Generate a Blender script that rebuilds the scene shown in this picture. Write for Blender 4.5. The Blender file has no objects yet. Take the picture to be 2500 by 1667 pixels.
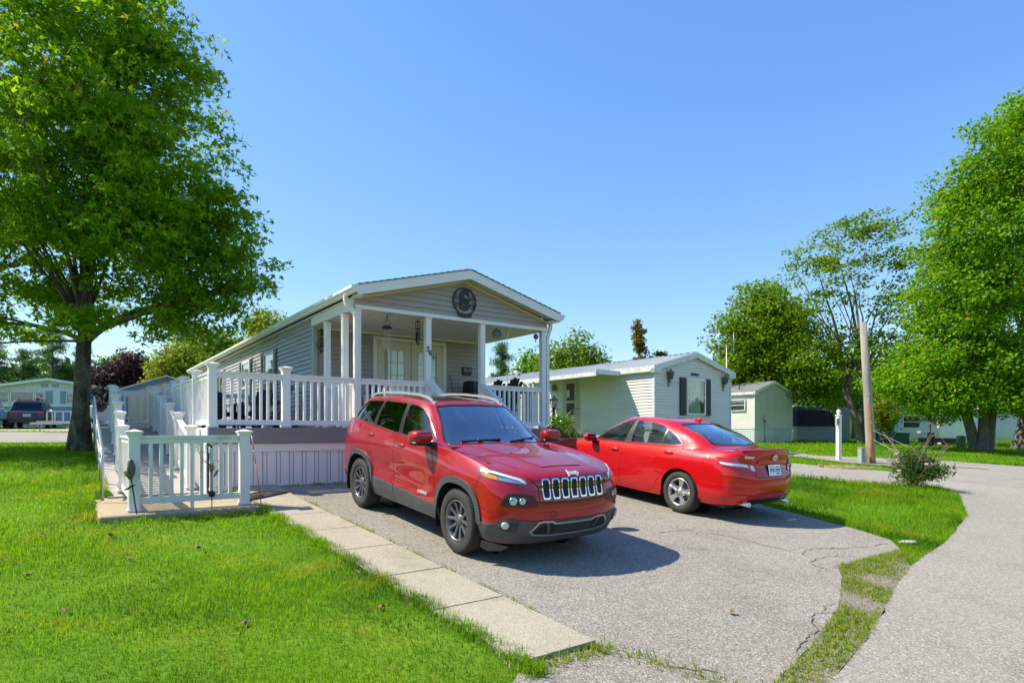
import bpy, bmesh, math, random
import numpy as np
from mathutils import Vector, Matrix
from mathutils.geometry import delaunay_2d_cdt
random.seed(7); RNG = np.random.default_rng(7)
SC = bpy.context.scene
COL = SC.collection
R = math.radians
# ------------------------------------------------------------------ camera, sky, sun
F_PX, CX, HY, PW = 1480.0, 1250.0, 1048.0, 2500.0      # focal length, centre and horizon in pixels of a 2500 px frame
cam = bpy.data.objects.new('camera', bpy.data.cameras.new('camera'))
COL.objects.link(cam); SC.camera = cam
cam.location = (0, 0, 0); cam.rotation_euler = (R(90), 0, 0)
cam.data.sensor_width = 36; cam.data.sensor_fit = 'HORIZONTAL'
cam.data.lens = 36 * F_PX / PW
cam.data.shift_y = (HY - 833.5) / PW
cam.data.clip_end = 3000; cam.data.clip_start = .05
SUN_EL, SUN_AZ = R(51), R(177)           # azimuth of the sun measured from +X towards +Y
W = bpy.data.worlds.new('World'); SC.world = W; W.use_nodes = True
nt = W.node_tree; nt.nodes.clear()
wo = nt.nodes.new('ShaderNodeOutputWorld'); bg = nt.nodes.new('ShaderNodeBackground')
sky = nt.nodes.new('ShaderNodeTexSky'); sky.sky_type = 'NISHITA'; sky.sun_disc = False
sky.sun_elevation = SUN_EL; sky.sun_rotation = R(90) - SUN_AZ
sky.altitude = 200; sky.air_density = 1.1; sky.dust_density = .25; sky.ozone_density = 3.0
hs = nt.nodes.new('ShaderNodeHueSaturation'); hs.inputs['Saturation'].default_value = 1.08
sm = nt.nodes.new('ShaderNodeMix'); sm.data_type = 'RGBA'; sm.blend_type = 'MULTIPLY'; sm.inputs[0].default_value = 1; sm.inputs[7].default_value = (1.0, .985, 1.04, 1)
nt.links.new(sky.outputs[0], hs.inputs['Color']); nt.links.new(hs.outputs[0], sm.inputs[6]); 
sp_ = nt.nodes.new('ShaderNodeSeparateColor'); cb_ = nt.nodes.new('ShaderNodeCombineColor'); nt.links.new(sm.outputs[2], sp_.inputs[0]); nt.links.new(cb_.outputs[0], bg.inputs['Color'])
for i_, (ref_, out_, g_) in enumerate(((.23, .165, .95), (1.0, .90, .80), (3.2, 3.05, .42))):      # evens the sky out from zenith to horizon, as in the photograph
    d_ = nt.nodes.new('ShaderNodeMath'); d_.operation = 'DIVIDE'; d_.inputs[1].default_value = ref_; p_ = nt.nodes.new('ShaderNodeMath'); p_.operation = 'POWER'; p_.inputs[1].default_value = g_; k_ = nt.nodes.new('ShaderNodeMath'); k_.operation = 'MULTIPLY'; k_.inputs[1].default_value = out_
    nt.links.new(sp_.outputs[i_], d_.inputs[0]); nt.links.new(d_.outputs[0], p_.inputs[0]); nt.links.new(p_.outputs[0], k_.inputs[0]); nt.links.new(k_.outputs[0], cb_.inputs[i_])
bg.inputs['Strength'].default_value = .15
nt.links.new(bg.outputs[0], wo.inputs['Surface'])
sun = bpy.data.objects.new('sun', bpy.data.lights.new('sun', 'SUN')); COL.objects.link(sun)
sun.data.energy = 3.8; sun.data.angle = R(.6); sun.data.color = (1.0, .92, .79)
sdir = Vector((math.cos(SUN_EL)*math.cos(SUN_AZ), math.cos(SUN_EL)*math.sin(SUN_AZ), math.sin(SUN_EL)))
sun.rotation_euler = sdir.to_track_quat('Z', 'Y').to_euler(); sun.location = (-20, 0, 30)
vs = SC.view_settings; vs.view_transform = 'Standard'; vs.look = 'None'; vs.gamma = 1; vs.exposure = .97
vs.use_curve_mapping = False
SC.render.engine = 'CYCLES'; SC.cycles.max_bounces = 8; SC.cycles.transparent_max_bounces = 12
SC.cycles.use_denoising = True; SC.cycles.caustics_reflective = False; SC.cycles.caustics_refractive = False

# ------------------------------------------------------------------ materials
MATS = {}
def mat(name, col, rough=.6, metal=0.0, var=.0, scale=8.0, bump=.0, bscale=40.0, coat=0.0, spec=.5, var2=None, scale2=1.0, isl=0.0, trans=0.0, emit=None, aniso=None):
    """Principled material: base colour with noise variation (var), a second tint (var2 colour, amount) at scale2, fine bump, per-piece variation (isl)."""
    if name in MATS: return MATS[name]
    m = bpy.data.materials.new(name); m.use_nodes = True; MATS[name] = m
    t = m.node_tree; p = t.nodes['Principled BSDF']; L = t.links
    c4 = (*col, 1)
    p.inputs['Base Color'].default_value = c4; p.inputs['Roughness'].default_value = rough; p.inputs['Metallic'].default_value = metal
    p.inputs['Specular IOR Level'].default_value = spec
    p.inputs['Coat Weight'].default_value = coat; p.inputs['Coat Roughness'].default_value = .03
    cur = None
    tc = t.nodes.new('ShaderNodeTexCoord')
    def noise(sc, detail=5, rough_=.6):
        n = t.nodes.new('ShaderNodeTexNoise'); n.inputs['Scale'].default_value = sc; n.inputs['Detail'].default_value = detail; n.inputs['Roughness'].default_value = rough_
        if aniso:
            mp = t.nodes.new('ShaderNodeMapping'); mp.inputs['Scale'].default_value = aniso; L.new(tc.outputs['Object'], mp.inputs['Vector']); L.new(mp.outputs[0], n.inputs['Vector'])
        else: L.new(tc.outputs['Object'], n.inputs['Vector'])
        return n
    def mixc(fac, a, b, blend='MIX'):
        x = t.nodes.new('ShaderNodeMix'); x.data_type = 'RGBA'; x.blend_type = blend
        if isinstance(fac, float): x.inputs[0].default_value = fac
        else: L.new(fac, x.inputs[0])
        for i, v in ((6, a), (7, b)):
            if isinstance(v, tuple): x.inputs[i].default_value = v
            else: L.new(v, x.inputs[i])
        return x.outputs[2]
    def ramp(src, a, b):
        r = t.nodes.new('ShaderNodeMapRange'); r.inputs[1].default_value = a; r.inputs[2].default_value = b; L.new(src, r.inputs[0]); return r.outputs[0]
    if var:
        n = noise(scale); f = ramp(n.outputs[0], .3, .7)
        cur = mixc(f, tuple(max(0, c*(1-var)) for c in col)+(1,), tuple(min(1, c*(1+var)) for c in col)+(1,))
    if var2:
        n = noise(scale2, 6, .65); f = ramp(n.outputs[0], .5, .72)
        mm = t.nodes.new('ShaderNodeMath'); mm.operation = 'MULTIPLY'; L.new(f, mm.inputs[0]); mm.inputs[1].default_value = var2[1]
        cur = mixc(mm.outputs[0], cur if cur else c4, (*var2[0], 1))
    if isl:
        g = t.nodes.new('ShaderNodeNewGeometry')
        mr = t.nodes.new('ShaderNodeMapRange'); mr.inputs[3].default_value = 1-isl; mr.inputs[4].default_value = 1+isl; L.new(g.outputs['Random Per Island'], mr.inputs[0])
        v = t.nodes.new('ShaderNodeVectorMath'); v.operation = 'SCALE'
        if cur: L.new(cur, v.inputs[0])
        else: v.inputs[0].default_value = col
        L.new(mr.outputs[0], v.inputs['Scale']); cur = v.outputs[0]
    if cur: L.new(cur, p.inputs['Base Color'])
    if bump:
        n = noise(bscale, 4, .7); b = t.nodes.new('ShaderNodeBump'); b.inputs['Strength'].default_value = bump; b.inputs['Distance'].default_value = .01
        L.new(n.outputs[0], b.inputs['Height']); L.new(b.outputs[0], p.inputs['Normal'])
    if emit: p.inputs['Emission Color'].default_value = (*emit[0], 1); p.inputs['Emission Strength'].default_value = emit[1]
    return m
def glass_mat(name, tint=(.05, .06, .06), alpha=.5, rough=.02, ior=1.5, refl=1.15, base=.03):
    """Thin window glass: fresnel mirror over a tinted see-through layer."""
    if name in MATS: return MATS[name]
    m = bpy.data.materials.new(name); m.use_nodes = True; MATS[name] = m
    t = m.node_tree; t.nodes.clear(); L = t.links
    o = t.nodes.new('ShaderNodeOutputMaterial'); mx = t.nodes.new('ShaderNodeMixShader'); fr = t.nodes.new('ShaderNodeFresnel'); fr.inputs[0].default_value = ior
    ge = t.nodes.new('ShaderNodeNewGeometry'); io = t.nodes.new('ShaderNodeMath'); io.operation = 'MULTIPLY_ADD'; io.inputs[1].default_value = 1/ior-ior; io.inputs[2].default_value = ior; L.new(ge.outputs['Backfacing'], io.inputs[0]); L.new(io.outputs[0], fr.inputs[0])
    ma = t.nodes.new('ShaderNodeMath'); ma.operation = 'MULTIPLY_ADD'; ma.inputs[1].default_value = refl; ma.inputs[2].default_value = base; ma.use_clamp = True
    g = t.nodes.new('ShaderNodeBsdfGlossy'); g.inputs['Roughness'].default_value = rough; g.inputs['Color'].default_value = (.95, .98, 1, 1)
    tr = t.nodes.new('ShaderNodeBsdfTransparent'); tr.inputs[0].default_value = (*[alpha*(.55+.45*c/max(tint)) for c in tint], 1)
    L.new(fr.outputs[0], ma.inputs[0]); L.new(ma.outputs[0], mx.inputs[0]); L.new(tr.outputs[0], mx.inputs[1]); L.new(g.outputs[0], mx.inputs[2]); L.new(mx.outputs[0], o.inputs[0])
    return m
def leaf_mat(name, col, col2, trans=.35, autumn=None, rough=.5, patches=None):
    """Leaf: per-leaf colour between col and col2, a little light coming through."""
    if name in MATS: return MATS[name]
    m = bpy.data.materials.new(name); m.use_nodes = True; MATS[name] = m
    t = m.node_tree; p = t.nodes['Principled BSDF']; L = t.links; o = t.nodes['Material Output']
    g = t.nodes.new('ShaderNodeNewGeometry'); x = t.nodes.new('ShaderNodeValToRGB'); e = x.color_ramp.elements
    e[0].position = 0; e[0].color = (*col, 1); e[1].position = .972 if autumn else 1; e[1].color = (*col2, 1)
    if autumn:
        a = e.new(.993); a.color = (*autumn, 1)
    L.new(g.outputs['Random Per Island'], x.inputs[0])
    out = x.outputs[0]
    for c, sc, lo, hi, amt in (patches or []):
        tc = t.nodes.new('ShaderNodeTexCoord'); n = t.nodes.new('ShaderNodeTexNoise'); n.inputs['Scale'].default_value = sc; n.inputs['Detail'].default_value = 6; n.inputs['Roughness'].default_value = .65; L.new(tc.outputs['Object'], n.inputs['Vector'])
        mr = t.nodes.new('ShaderNodeMapRange'); L.new(n.outputs[0], mr.inputs[0]); mr.inputs[1].default_value = lo; mr.inputs[2].default_value = hi; mr.inputs[4].default_value = amt
        xm = t.nodes.new('ShaderNodeMix'); xm.data_type = 'RGBA'; L.new(mr.outputs[0], xm.inputs[0]); L.new(out, xm.inputs[6]); xm.inputs[7].default_value = (*c, 1); out = xm.outputs[2]
    L.new(out, p.inputs['Base Color']); p.inputs['Roughness'].default_value = rough+.1; p.inputs['Specular IOR Level'].default_value = .14
    tl = t.nodes.new('ShaderNodeBsdfTranslucent'); h = t.nodes.new('ShaderNodeHueSaturation'); h.inputs['Hue'].default_value = .49; h.inputs['Value'].default_value = 1.7
    L.new(out, h.inputs['Color']); L.new(h.outputs[0], tl.inputs[0])
    mx = t.nodes.new('ShaderNodeMixShader'); mx.inputs[0].default_value = trans
    L.new(p.outputs[0], mx.inputs[1]); L.new(tl.outputs[0], mx.inputs[2]); L.new(mx.outputs[0], o.inputs[0])
    return m

# ------------------------------------------------------------------ object helpers
BASE = {}                                  # root object name -> base height its children are measured from
def tag(o, label=None, cat=None, group=None, kind=None):
    if label: o['label'] = label
    if cat: o['category'] = cat
    if group: o['group'] = group
    if kind: o['kind'] = kind
    return o
def thing(name, label, cat, loc=(0, 0, 0), rz=0.0, group=None, zrel=False):
    """An Empty at the thing's base that carries its parts. zrel: children give heights relative to the camera."""
    o = bpy.data.objects.new(name, None); COL.objects.link(o); o.empty_display_size = .2
    o.location = loc; o.rotation_euler = (0, 0, rz); tag(o, label, cat, group)
    if zrel: BASE[o.name] = loc[2]
    return o
def base_of(o):
    while o is not None:
        if o.name in BASE: return BASE[o.name]
        o = o.parent
    return 0.0
def link_mesh(name, me, m, parent=None, label=None, kind=None):
    o = bpy.data.objects.new(name, me); COL.objects.link(o)
    if m: me.materials.clear(); [me.materials.append(q) for q in (m if isinstance(m, (list, tuple)) else [m])]
    if parent: o.parent = parent
    if label: o['label'] = label
    if kind: o['kind'] = kind
    return o
def np_mesh(name, V, loops, starts, totals, smooth=False):
    me = bpy.data.meshes.new(name)
    me.vertices.add(len(V)); me.vertices.foreach_set('co', np.asarray(V, np.float32).ravel())
    me.loops.add(len(loops)); me.loops.foreach_set('vertex_index', np.asarray(loops, np.int32))
    me.polygons.add(len(starts)); me.polygons.foreach_set('loop_start', np.asarray(starts, np.int32)); me.polygons.foreach_set('loop_total', np.asarray(totals, np.int32))
    if smooth: me.polygons.foreach_set('use_smooth', np.ones(len(starts), bool))
    me.update(calc_edges=True); return me
class MB:
    """collects boxes, tubes, lathes and prisms into one mesh"""
    def __init__(s): s.v = []; s.f = []; s.mi = []; s.sm = []; s.cur = 0
    def add(s, vs, fs, smooth=False):
        n = len(s.v); s.v += [tuple(v) for v in vs]
        for f in fs: s.f.append([i+n for i in f]); s.mi.append(s.cur); s.sm.append(smooth)
        return s
    def box(s, x0, x1, y0, y1, z0, z1):
        return s.add([(x0,y0,z0),(x1,y0,z0),(x1,y1,z0),(x0,y1,z0),(x0,y0,z1),(x1,y0,z1),(x1,y1,z1),(x0,y1,z1)],
                     [(0,3,2,1),(4,5,6,7),(0,1,5,4),(1,2,6,5),(2,3,7,6),(3,0,4,7)])
    def bbox(s, x0, x1, y0, y1, z0, z1, b=.01):
        """box with all edges chamfered by b"""
        b = min(b, (x1-x0)*.45, (y1-y0)*.45, (z1-z0)*.45); V = []
        for k, (zz, i) in enumerate(((z0, b), (z0+b, 0), (z1-b, 0), (z1, b))):
            a0, a1, c0, c1 = x0+i, x1-i, y0+i, y1-i; q = b if i == 0 else .0
            V += [(a0+q,c0,zz),(a1-q,c0,zz),(a1,c0+q,zz),(a1,c1-q,zz),(a1-q,c1,zz),(a0+q,c1,zz),(a0,c1-q,zz),(a0,c0+q,zz)]
        Fs = [tuple(range(7, -1, -1)), tuple(range(24, 32))]
        for k in range(3):
            for j in range(8): Fs.append((k*8+j, k*8+(j+1) % 8, k*8+8+(j+1) % 8, k*8+8+j))
        return s.add(V, Fs)
    def obox(s, p, q, wx, wz, up=(0, 0, 1)):
        """box bar from p to q, width wx (sideways) and wz (up)"""
        p = Vector(p); q = Vector(q); d = (q-p).normalized(); u = Vector(up); sd = d.cross(u)
        if sd.length < 1e-4: u = Vector((0, 1, 0)); sd = d.cross(u)
        sd.normalize(); u = sd.cross(d); V = []
        for c in (p, q):
            for a, b in ((-1,-1),(1,-1),(1,1),(-1,1)): V.append(c + sd*(a*wx/2) + u*(b*wz/2))
        return s.add(V, [(0,3,2,1)[::-1],(4,5,6,7)[::-1],(0,1,5,4)[::-1],(1,2,6,5)[::-1],(2,3,7,6)[::-1],(3,0,4,7)[::-1]])
    def tube(s, pts, r, n=8, cap=True):
        pts = [Vector(p) for p in pts]; rr = r if isinstance(r, (list, tuple)) else [r]*len(pts)
        V = []; ref = None
        for i, p in enumerate(pts):
            d = (pts[min(i+1, len(pts)-1)] - pts[max(i-1, 0)]).normalized()
            if ref is None:
                ref = d.orthogonal().normalized()
            ref = (ref - d*ref.dot(d)); 
            if ref.length < 1e-5: ref = d.orthogonal()
            ref.normalize(); b = d.cross(ref)
            for k in range(n):
                a = 2*math.pi*k/n; V.append(p + (ref*math.cos(a) + b*math.sin(a))*rr[i])
        Fs = []
        for i in range(len(pts)-1):
            for k in range(n): Fs.append((i*n+k, i*n+(k+1) % n, (i+1)*n+(k+1) % n, (i+1)*n+k))
        s.add(V, Fs, True)
        if cap: m = len(s.v)-len(V); s.f += [[m+k for k in range(n)][::-1], [m+(len(pts)-1)*n+k for k in range(n)]]; s.mi += [s.cur]*2; s.sm += [False]*2
        return s
    def lathe(s, prof, n=24, c=(0, 0, 0), axis='z', smooth=True, a0=0, a1=2*math.pi):
        """prof: list of (radius, height)"""
        V = []; full = abs(a1-a0-2*math.pi) < 1e-6; m = n if full else n+1
        for (r, h) in prof:
            for k in range(m):
                a = a0+(a1-a0)*k/n; x, y = r*math.cos(a), r*math.sin(a)
                V.append({'z': (c[0]+x, c[1]+y, c[2]+h), 'y': (c[0]+x, c[1]+h, c[2]+y), 'x': (c[0]+h, c[1]+x, c[2]+y)}[axis])
        Fs = []
        for i in range(len(prof)-1):
            for k in range(n): 
                f = (i*m+k, i*m+(k+1) % m, (i+1)*m+(k+1) % m, (i+1)*m+k); Fs.append(f if axis != 'y' else f[::-1])
        return s.add(V, Fs, smooth)
    def sphere(s, c, r, n=12, sq=(1, 1, 1)):
        V = []; m = n//2
        for i in range(m+1):
            t = math.pi*i/m
            for k in range(n): a = 2*math.pi*k/n; V.append((c[0]+r*sq[0]*math.sin(t)*math.cos(a), c[1]+r*sq[1]*math.sin(t)*math.sin(a), c[2]-r*sq[2]*math.cos(t)))
        return s.add(V, [(i*n+k, i*n+(k+1) % n, (i+1)*n+(k+1) % n, (i+1)*n+k) for i in range(m) for k in range(n)], True)
    def prism(s, poly, h0, h1, plane='xy'):
        """2-D polygon (counter-clockwise) pushed from h0 to h1 along the plane's normal"""
        def P(a, b, h): return {'xy': (a, b, h), 'xz': (a, h, b), 'yz': (h, a, b)}[plane]
        n = len(poly); V = [P(a, b, h0) for a, b in poly] + [P(a, b, h1) for a, b in poly]
        Fs = [tuple(range(n))[::-1], tuple(range(n, 2*n))] + [(i, (i+1) % n, n+(i+1) % n, n+i) for i in range(n)]
        if plane == 'xz': Fs = [f[::-1] for f in Fs]
        return s.add(V, Fs)
    def build(s, name, m, parent=None, label=None, kind=None):
        dz = base_of(parent)
        me = bpy.data.meshes.new(name); me.from_pydata([(x, y, z-dz) for x, y, z in s.v], [], s.f)
        o = link_mesh(name, me, m, parent, label, kind)
        me.polygons.foreach_set('material_index', s.mi); me.polygons.foreach_set('use_smooth', s.sm); me.update()
        return o
def dupe(o, loc=None, rz=None, label=None, group=None, parent=None):
    """copy of a thing with its parts and their parts (meshes shared)"""
    c = o.copy(); COL.objects.link(c)
    if parent: c.parent = parent
    if loc is not None: c.location = loc
    if rz is not None: c.rotation_euler = (0, 0, rz)
    if label: c['label'] = label
    if group: c['group'] = group
    for ch in list(o.children): dupe(ch, parent=c)
    return c
def copy_part(o, loc=(0, 0, 0), rot=None, scale=None):
    c = o.copy(); COL.objects.link(c); c.location = loc
    if rot is not None: c.rotation_euler = rot
    if scale is not None: c.scale = scale
    return c
def text_mesh(txt, size, depth=.004, bold=0.0, shear=0.0, align='CENTER'):
    cu = bpy.data.curves.new('lettering', 'FONT'); cu.body = txt; cu.size = size; cu.extrude = depth; cu.offset = bold; cu.shear = shear
    cu.align_x = align; cu.align_y = 'CENTER'; cu.resolution_u = 3
    ob = bpy.data.objects.new('lettering', cu); COL.objects.link(ob)
    dg = bpy.context.evaluated_depsgraph_get(); dg.update()
    me = bpy.data.meshes.new_from_object(ob.evaluated_get(dg)); bpy.data.objects.remove(ob); bpy.data.curves.remove(cu)
    return me
def put_text(name, txt, size, m, parent, mw, **k):
    """mw: Matrix in the parent's frame; text lies in its XY plane facing +Z"""
    me = text_mesh(txt, size, **k); o = link_mesh(name, me, m, parent); o.matrix_local = mw; return o
def frame(o, x, y):
    """4x4 from origin, x axis and y axis"""
    x = Vector(x).normalized(); y = Vector(y); z = x.cross(y).normalized(); y = z.cross(x)
    return Matrix(((x.x, y.x, z.x, o[0]), (x.y, y.y, z.y, o[1]), (x.z, y.z, z.z, o[2]), (0, 0, 0, 1)))

# ------------------------------------------------------------------ terrain (heights relative to the camera)
U1 = (-.586, .8105); U2 = (.8105, .586)                # the house's long axis (to the back) and its front (to the right)
YAW = math.atan2(U2[1], U2[0])
_L = np.array([(-400, -3.2), (-60, -1.2), (-25, -.75), (-8, -.45), (0, 0), (11, .968), (14, 1.18), (18, 1.4), (25, 1.6), (55, 2.05), (120, 2.4), (600, 3.2)])
_Rr = np.array([(-400, -3.2), (-60, -1.2), (-25, -.75), (-8, -.45), (0, 0), (9.5, .836), (12, .98), (20, 1.1), (40, 1.3), (120, 1.8), (600, 2.4)])
def terr(x, y):
    x = np.asarray(x, float); y = np.asarray(y, float)
    a = x*U1[0]+y*U1[1]; b = x*U2[0]+y*U2[1]
    t = np.clip((b-6)/16, 0, 1); t = t*t*(3-2*t)
    f = np.interp(a, _L[:, 0], _L[:, 1])*(1-t)+np.interp(a, _Rr[:, 0], _Rr[:, 1])*t
    return -1.90+f+.004*np.clip(b, -3, 8)
def tz(x, y): return float(terr(x, y))
K = 2500/2352
def gp(px, py, disp=True):
    """where the ground is seen at this picture point"""
    if disp: px *= K; py *= K
    r, v = (px-CX)/F_PX, (py-HY)/F_PX
    d = np.concatenate([np.arange(1.5, 40, .02), np.arange(40, 200, .2)])
    g = terr(r*d, d)+v*d; i = int(np.argmax(g > 0)) if (g > 0).any() else int(np.argmin(abs(d-48)))
    return (r*d[i], d[i])
def at(px, py, d):
    """point seen at source pixel px, py at depth d"""
    return Vector(((px-CX)/F_PX*d, d, -(py-HY)/F_PX*d))
def hs_(s, t, o=(-2.873, 11.13)):
    """house coordinates (along the front, to the back) to world x, y"""
    return (o[0]+s*U2[0]+t*U1[0], o[1]+s*U2[1]+t*U1[1])
def pip(P, poly):
    P = np.asarray(P, float); poly = np.asarray(poly, float); x, y = P[:, 0], P[:, 1]; ins = np.zeros(len(P), bool)
    n = len(poly); j = n-1
    for i in range(n):
        xi, yi = poly[i]; xj, yj = poly[j]
        c = ((yi > y) != (yj > y))
        with np.errstate(divide='ignore', invalid='ignore'):
            ins ^= c & (x < (xj-xi)*(y-yi)/(yj-yi+1e-12)+xi)
        j = i
    return ins
def resample(poly, step, closed=True, jit=0.0, rng=None):
    out = []; n = len(poly)
    for i in range(n if closed else n-1):
        a, b = np.array(poly[i], float), np.array(poly[(i+1) % n], float); m = max(1, int(np.linalg.norm(b-a)/step))
        for k in range(m):
            p = a+(b-a)*k/m
            if jit and rng is not None: p = p+rng.normal(0, jit, 2)
            out.append(tuple(p))
    if not closed: out.append(tuple(poly[-1]))
    return out
def patch(name, poly, dz, step, m, parent=None, kind=None, edge_step=.3, jit=.0, label=None, gridmax=14000):
    """a paved sheet following the ground inside an outline"""
    rng = np.random.default_rng(len(name)+len(poly))
    poly = resample(poly, edge_step, jit=jit, rng=rng); A = np.array(poly); lo, hi = A.min(0), A.max(0)
    gx, gy = np.meshgrid(np.arange(lo[0], hi[0], step), np.arange(lo[1], hi[1], step)); G = np.c_[gx.ravel(), gy.ravel()]
    G = G[pip(G, poly)]
    co = [Vector(p) for p in poly]+[Vector(p) for p in G[:gridmax]]
    v, e, f, *_ = delaunay_2d_cdt(co, [], [list(range(len(poly)))], 1, 1e-4)
    V = [(p.x, p.y, tz(p.x, p.y)+dz) for p in v]
    f = [q if ((v[q[1]]-v[q[0]]).cross(v[q[2]]-v[q[0]]) > 0) else list(q)[::-1] for q in f]
    me = bpy.data.meshes.new(name); me.from_pydata(V, [], [list(q) for q in f])
    return link_mesh(name, me, m, parent, label, kind)
# ------------------------------------------------------------------ the ground and everything laid on it
def ground_mat(name, c1, c2, c3, speck, sc=1.0, rough=.9, cracks=0.0):
    """asphalt or concrete: broad stains, aggregate specks and fine relief"""
    m = bpy.data.materials.new(name); m.use_nodes = True; t = m.node_tree; p = t.nodes['Principled BSDF']; L = t.links
    p.inputs['Roughness'].default_value = rough; p.inputs['Specular IOR Level'].default_value = .25
    tc = t.nodes.new('ShaderNodeTexCoord')
    def N(scale, d=4, r=.6):
        n = t.nodes.new('ShaderNodeTexNoise'); n.inputs['Scale'].default_value = scale; n.inputs['Detail'].default_value = d; n.inputs['Roughness'].default_value = r; L.new(tc.outputs['Object'], n.inputs['Vector']); return n.outputs[0]
    def MR(s, a, b, c=0, d=1):
        r = t.nodes.new('ShaderNodeMapRange'); L.new(s, r.inputs[0]); [setattr(r.inputs[i+1], 'default_value', v) for i, v in enumerate((a, b, c, d))]; return r.outputs[0]
    def MX(f, a, b):
        x = t.nodes.new('ShaderNodeMix'); x.data_type = 'RGBA'; L.new(f, x.inputs[0])
        for i, v in ((6, a), (7, b)):
            if isinstance(v, tuple): x.inputs[i].default_value = (*v, 1)
            else: L.new(v, x.inputs[i])
        return x.outputs[2]
    a = MX(MR(N(.35*sc, 5), .35, .7), c1, c2)
    a = MX(MR(N(1.1*sc, 7, .72), .52, .72, 0, .75), a, c3)
    vo = t.nodes.new('ShaderNodeTexVoronoi'); vo.inputs['Scale'].default_value = 100*sc; L.new(tc.outputs['Object'], vo.inputs['Vector'])
    sp = t.nodes.new('ShaderNodeSeparateColor'); L.new(vo.outputs['Color'], sp.inputs[0])
    lo = MX(MR(sp.outputs[0], .55, .95, 0, speck), a, tuple(min(1, c*2.0) for c in c2))
    lo = MX(MR(sp.outputs[1], .6, .95, 0, speck), lo, tuple(c*.3 for c in c3))
    L.new(lo, p.inputs['Base Color'])
    b = t.nodes.new('ShaderNodeBump'); b.inputs['Strength'].default_value = .7; b.inputs['Distance'].default_value = .012
    L.new(N(70*sc, 3, .75), b.inputs['Height']); L.new(b.outputs[0], p.inputs['Normal'])
    return m
M_ASPH = ground_mat('asphalt_driveway', (.245, .222, .178), (.312, .285, .232), (.155, .14, .115), .6)
M_ROAD = ground_mat('asphalt_street', (.275, .25, .20), (.335, .306, .25), (.19, .172, .142), .45, .85)
M_EDGE = ground_mat('broken_asphalt_and_soil', (.20, .165, .115), (.27, .245, .20), (.12, .10, .06), .7, 1.5)
M_CONC = ground_mat('sidewalk_concrete', (.36, .315, .225), (.45, .395, .29), (.20, .178, .125), .28, 1.3)
M_CONC2 = ground_mat('pad_concrete', (.38, .31, .19), (.46, .38, .25), (.20, .17, .11), .25, 1.3)
def lawn_mat():
    m = bpy.data.materials.new('lawn_soil_and_turf'); m.use_nodes = True; t = m.node_tree; p = t.nodes['Principled BSDF']; L = t.links
    p.inputs['Roughness'].default_value = .95; p.inputs['Specular IOR Level'].default_value = .1
    tc = t.nodes.new('ShaderNodeTexCoord'); r = t.nodes.new('ShaderNodeValToRGB')
    n = t.nodes.new('ShaderNodeTexNoise'); n.inputs['Scale'].default_value = .8; n.inputs['Detail'].default_value = 8; n.inputs['Roughness'].default_value = .7; L.new(tc.outputs['Object'], n.inputs['Vector'])
    e = r.color_ramp.elements; e[0].position = .3; e[0].color = (.07, .16, .01, 1); e[1].position = .7; e[1].color = (.17, .25, .02, 1)
    x = e.new(.5); x.color = (.10, .21, .012, 1)
    L.new(n.outputs[0], r.inputs[0]); L.new(r.outputs[0], p.inputs['Base Color'])
    return m
M_LAWN = lawn_mat()
D = lambda L: [gp(*q) for q in L]
# outlines (where each is seen in the photograph, laid out on the real ground)
DRIVE = D([(1060, 1800), (1130, 1640), (1205, 1530)]) + [hs_(-1.05, -7.45), hs_(-1.06, -7.3), hs_(-1.25, -4.4), hs_(-1.42, -1.5), hs_(-1.42, -.05), hs_(6.6, -.05), hs_(6.6, 3.2), hs_(9.0, 3.2)] \
    + [hs_(8.2, -.5)] + D([(1760, 1163), (1850, 1185), (1960, 1213), (2045, 1240), (2068, 1262), (2020, 1290), (1935, 1330), (1925, 1400), (1860, 1490), (1780, 1568), (1700, 1700), (1600, 1800)])
STREET = D([(1720, 1800), (1840, 1640), (1905, 1568), (1990, 1470), (2060, 1350), (2092, 1303), (2180, 1240), (2222, 1185), (2205, 1140), (2150, 1117),
            (2049, 1114), (1882, 1101), (1760, 1088), (1640, 1078), (1640, 1056), (1790, 1062), (1882, 1070), (2039, 1083), (2140, 1099), (2163, 1098), (2110, 1083), (2040, 1071),
            (1924, 1061), (1882, 1055), (1790, 1046), (1600, 1032), (1600, 1024), (1790, 1038), (1882, 1047), (2010, 1052), (2160, 1058), (2352, 1072), (2600, 1090), (2900, 1120), (3300, 1250), (3600, 1800)])
FAR_ST = D([(-400, 1014), (0, 1017), (420, 1017), (420, 994), (0, 992), (-400, 990)])
FAR_SLAB = D([(-300, 988.5), (0, 990.5), (208, 991.5), (208, 985), (0, 984), (-300, 984)])
STRIP = D([(1925, 1300), (2068, 1262), (2092, 1303), (2060, 1350), (1990, 1470), (1905, 1568), (1840, 1640), (1720, 1800), (1600, 1800), (1700, 1700), (1780, 1568), (1860, 1490), (1925, 1400), (1935, 1330)])
PAVED = [DRIVE, STREET, FAR_ST, FAR_SLAB, STRIP]
def walk_edge(t):
    k = max(0, min(1.02, (t+1.5)/-5.9)); return -2.1+.36*k, -1.43+.38*k
WALK = [hs_(walk_edge(t)[0], t) for t in (-.05, -1.5, -7.42)]+[hs_(walk_edge(t)[1], t) for t in (-7.42, -1.5, -.05)]
PAD = [hs_(-3.95, -1.92), hs_(-2.15, -1.92), hs_(-2.15, .3), hs_(-3.95, .3)]
HOUSE_FOOT = [hs_(-2.45, -.05), hs_(4.47, -.05), hs_(4.47, 18.9), hs_(.03, 18.9), hs_(.03, 7.1), hs_(-3.75, 7.1), hs_(-3.75, .3), hs_(-2.45, .3)]
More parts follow.
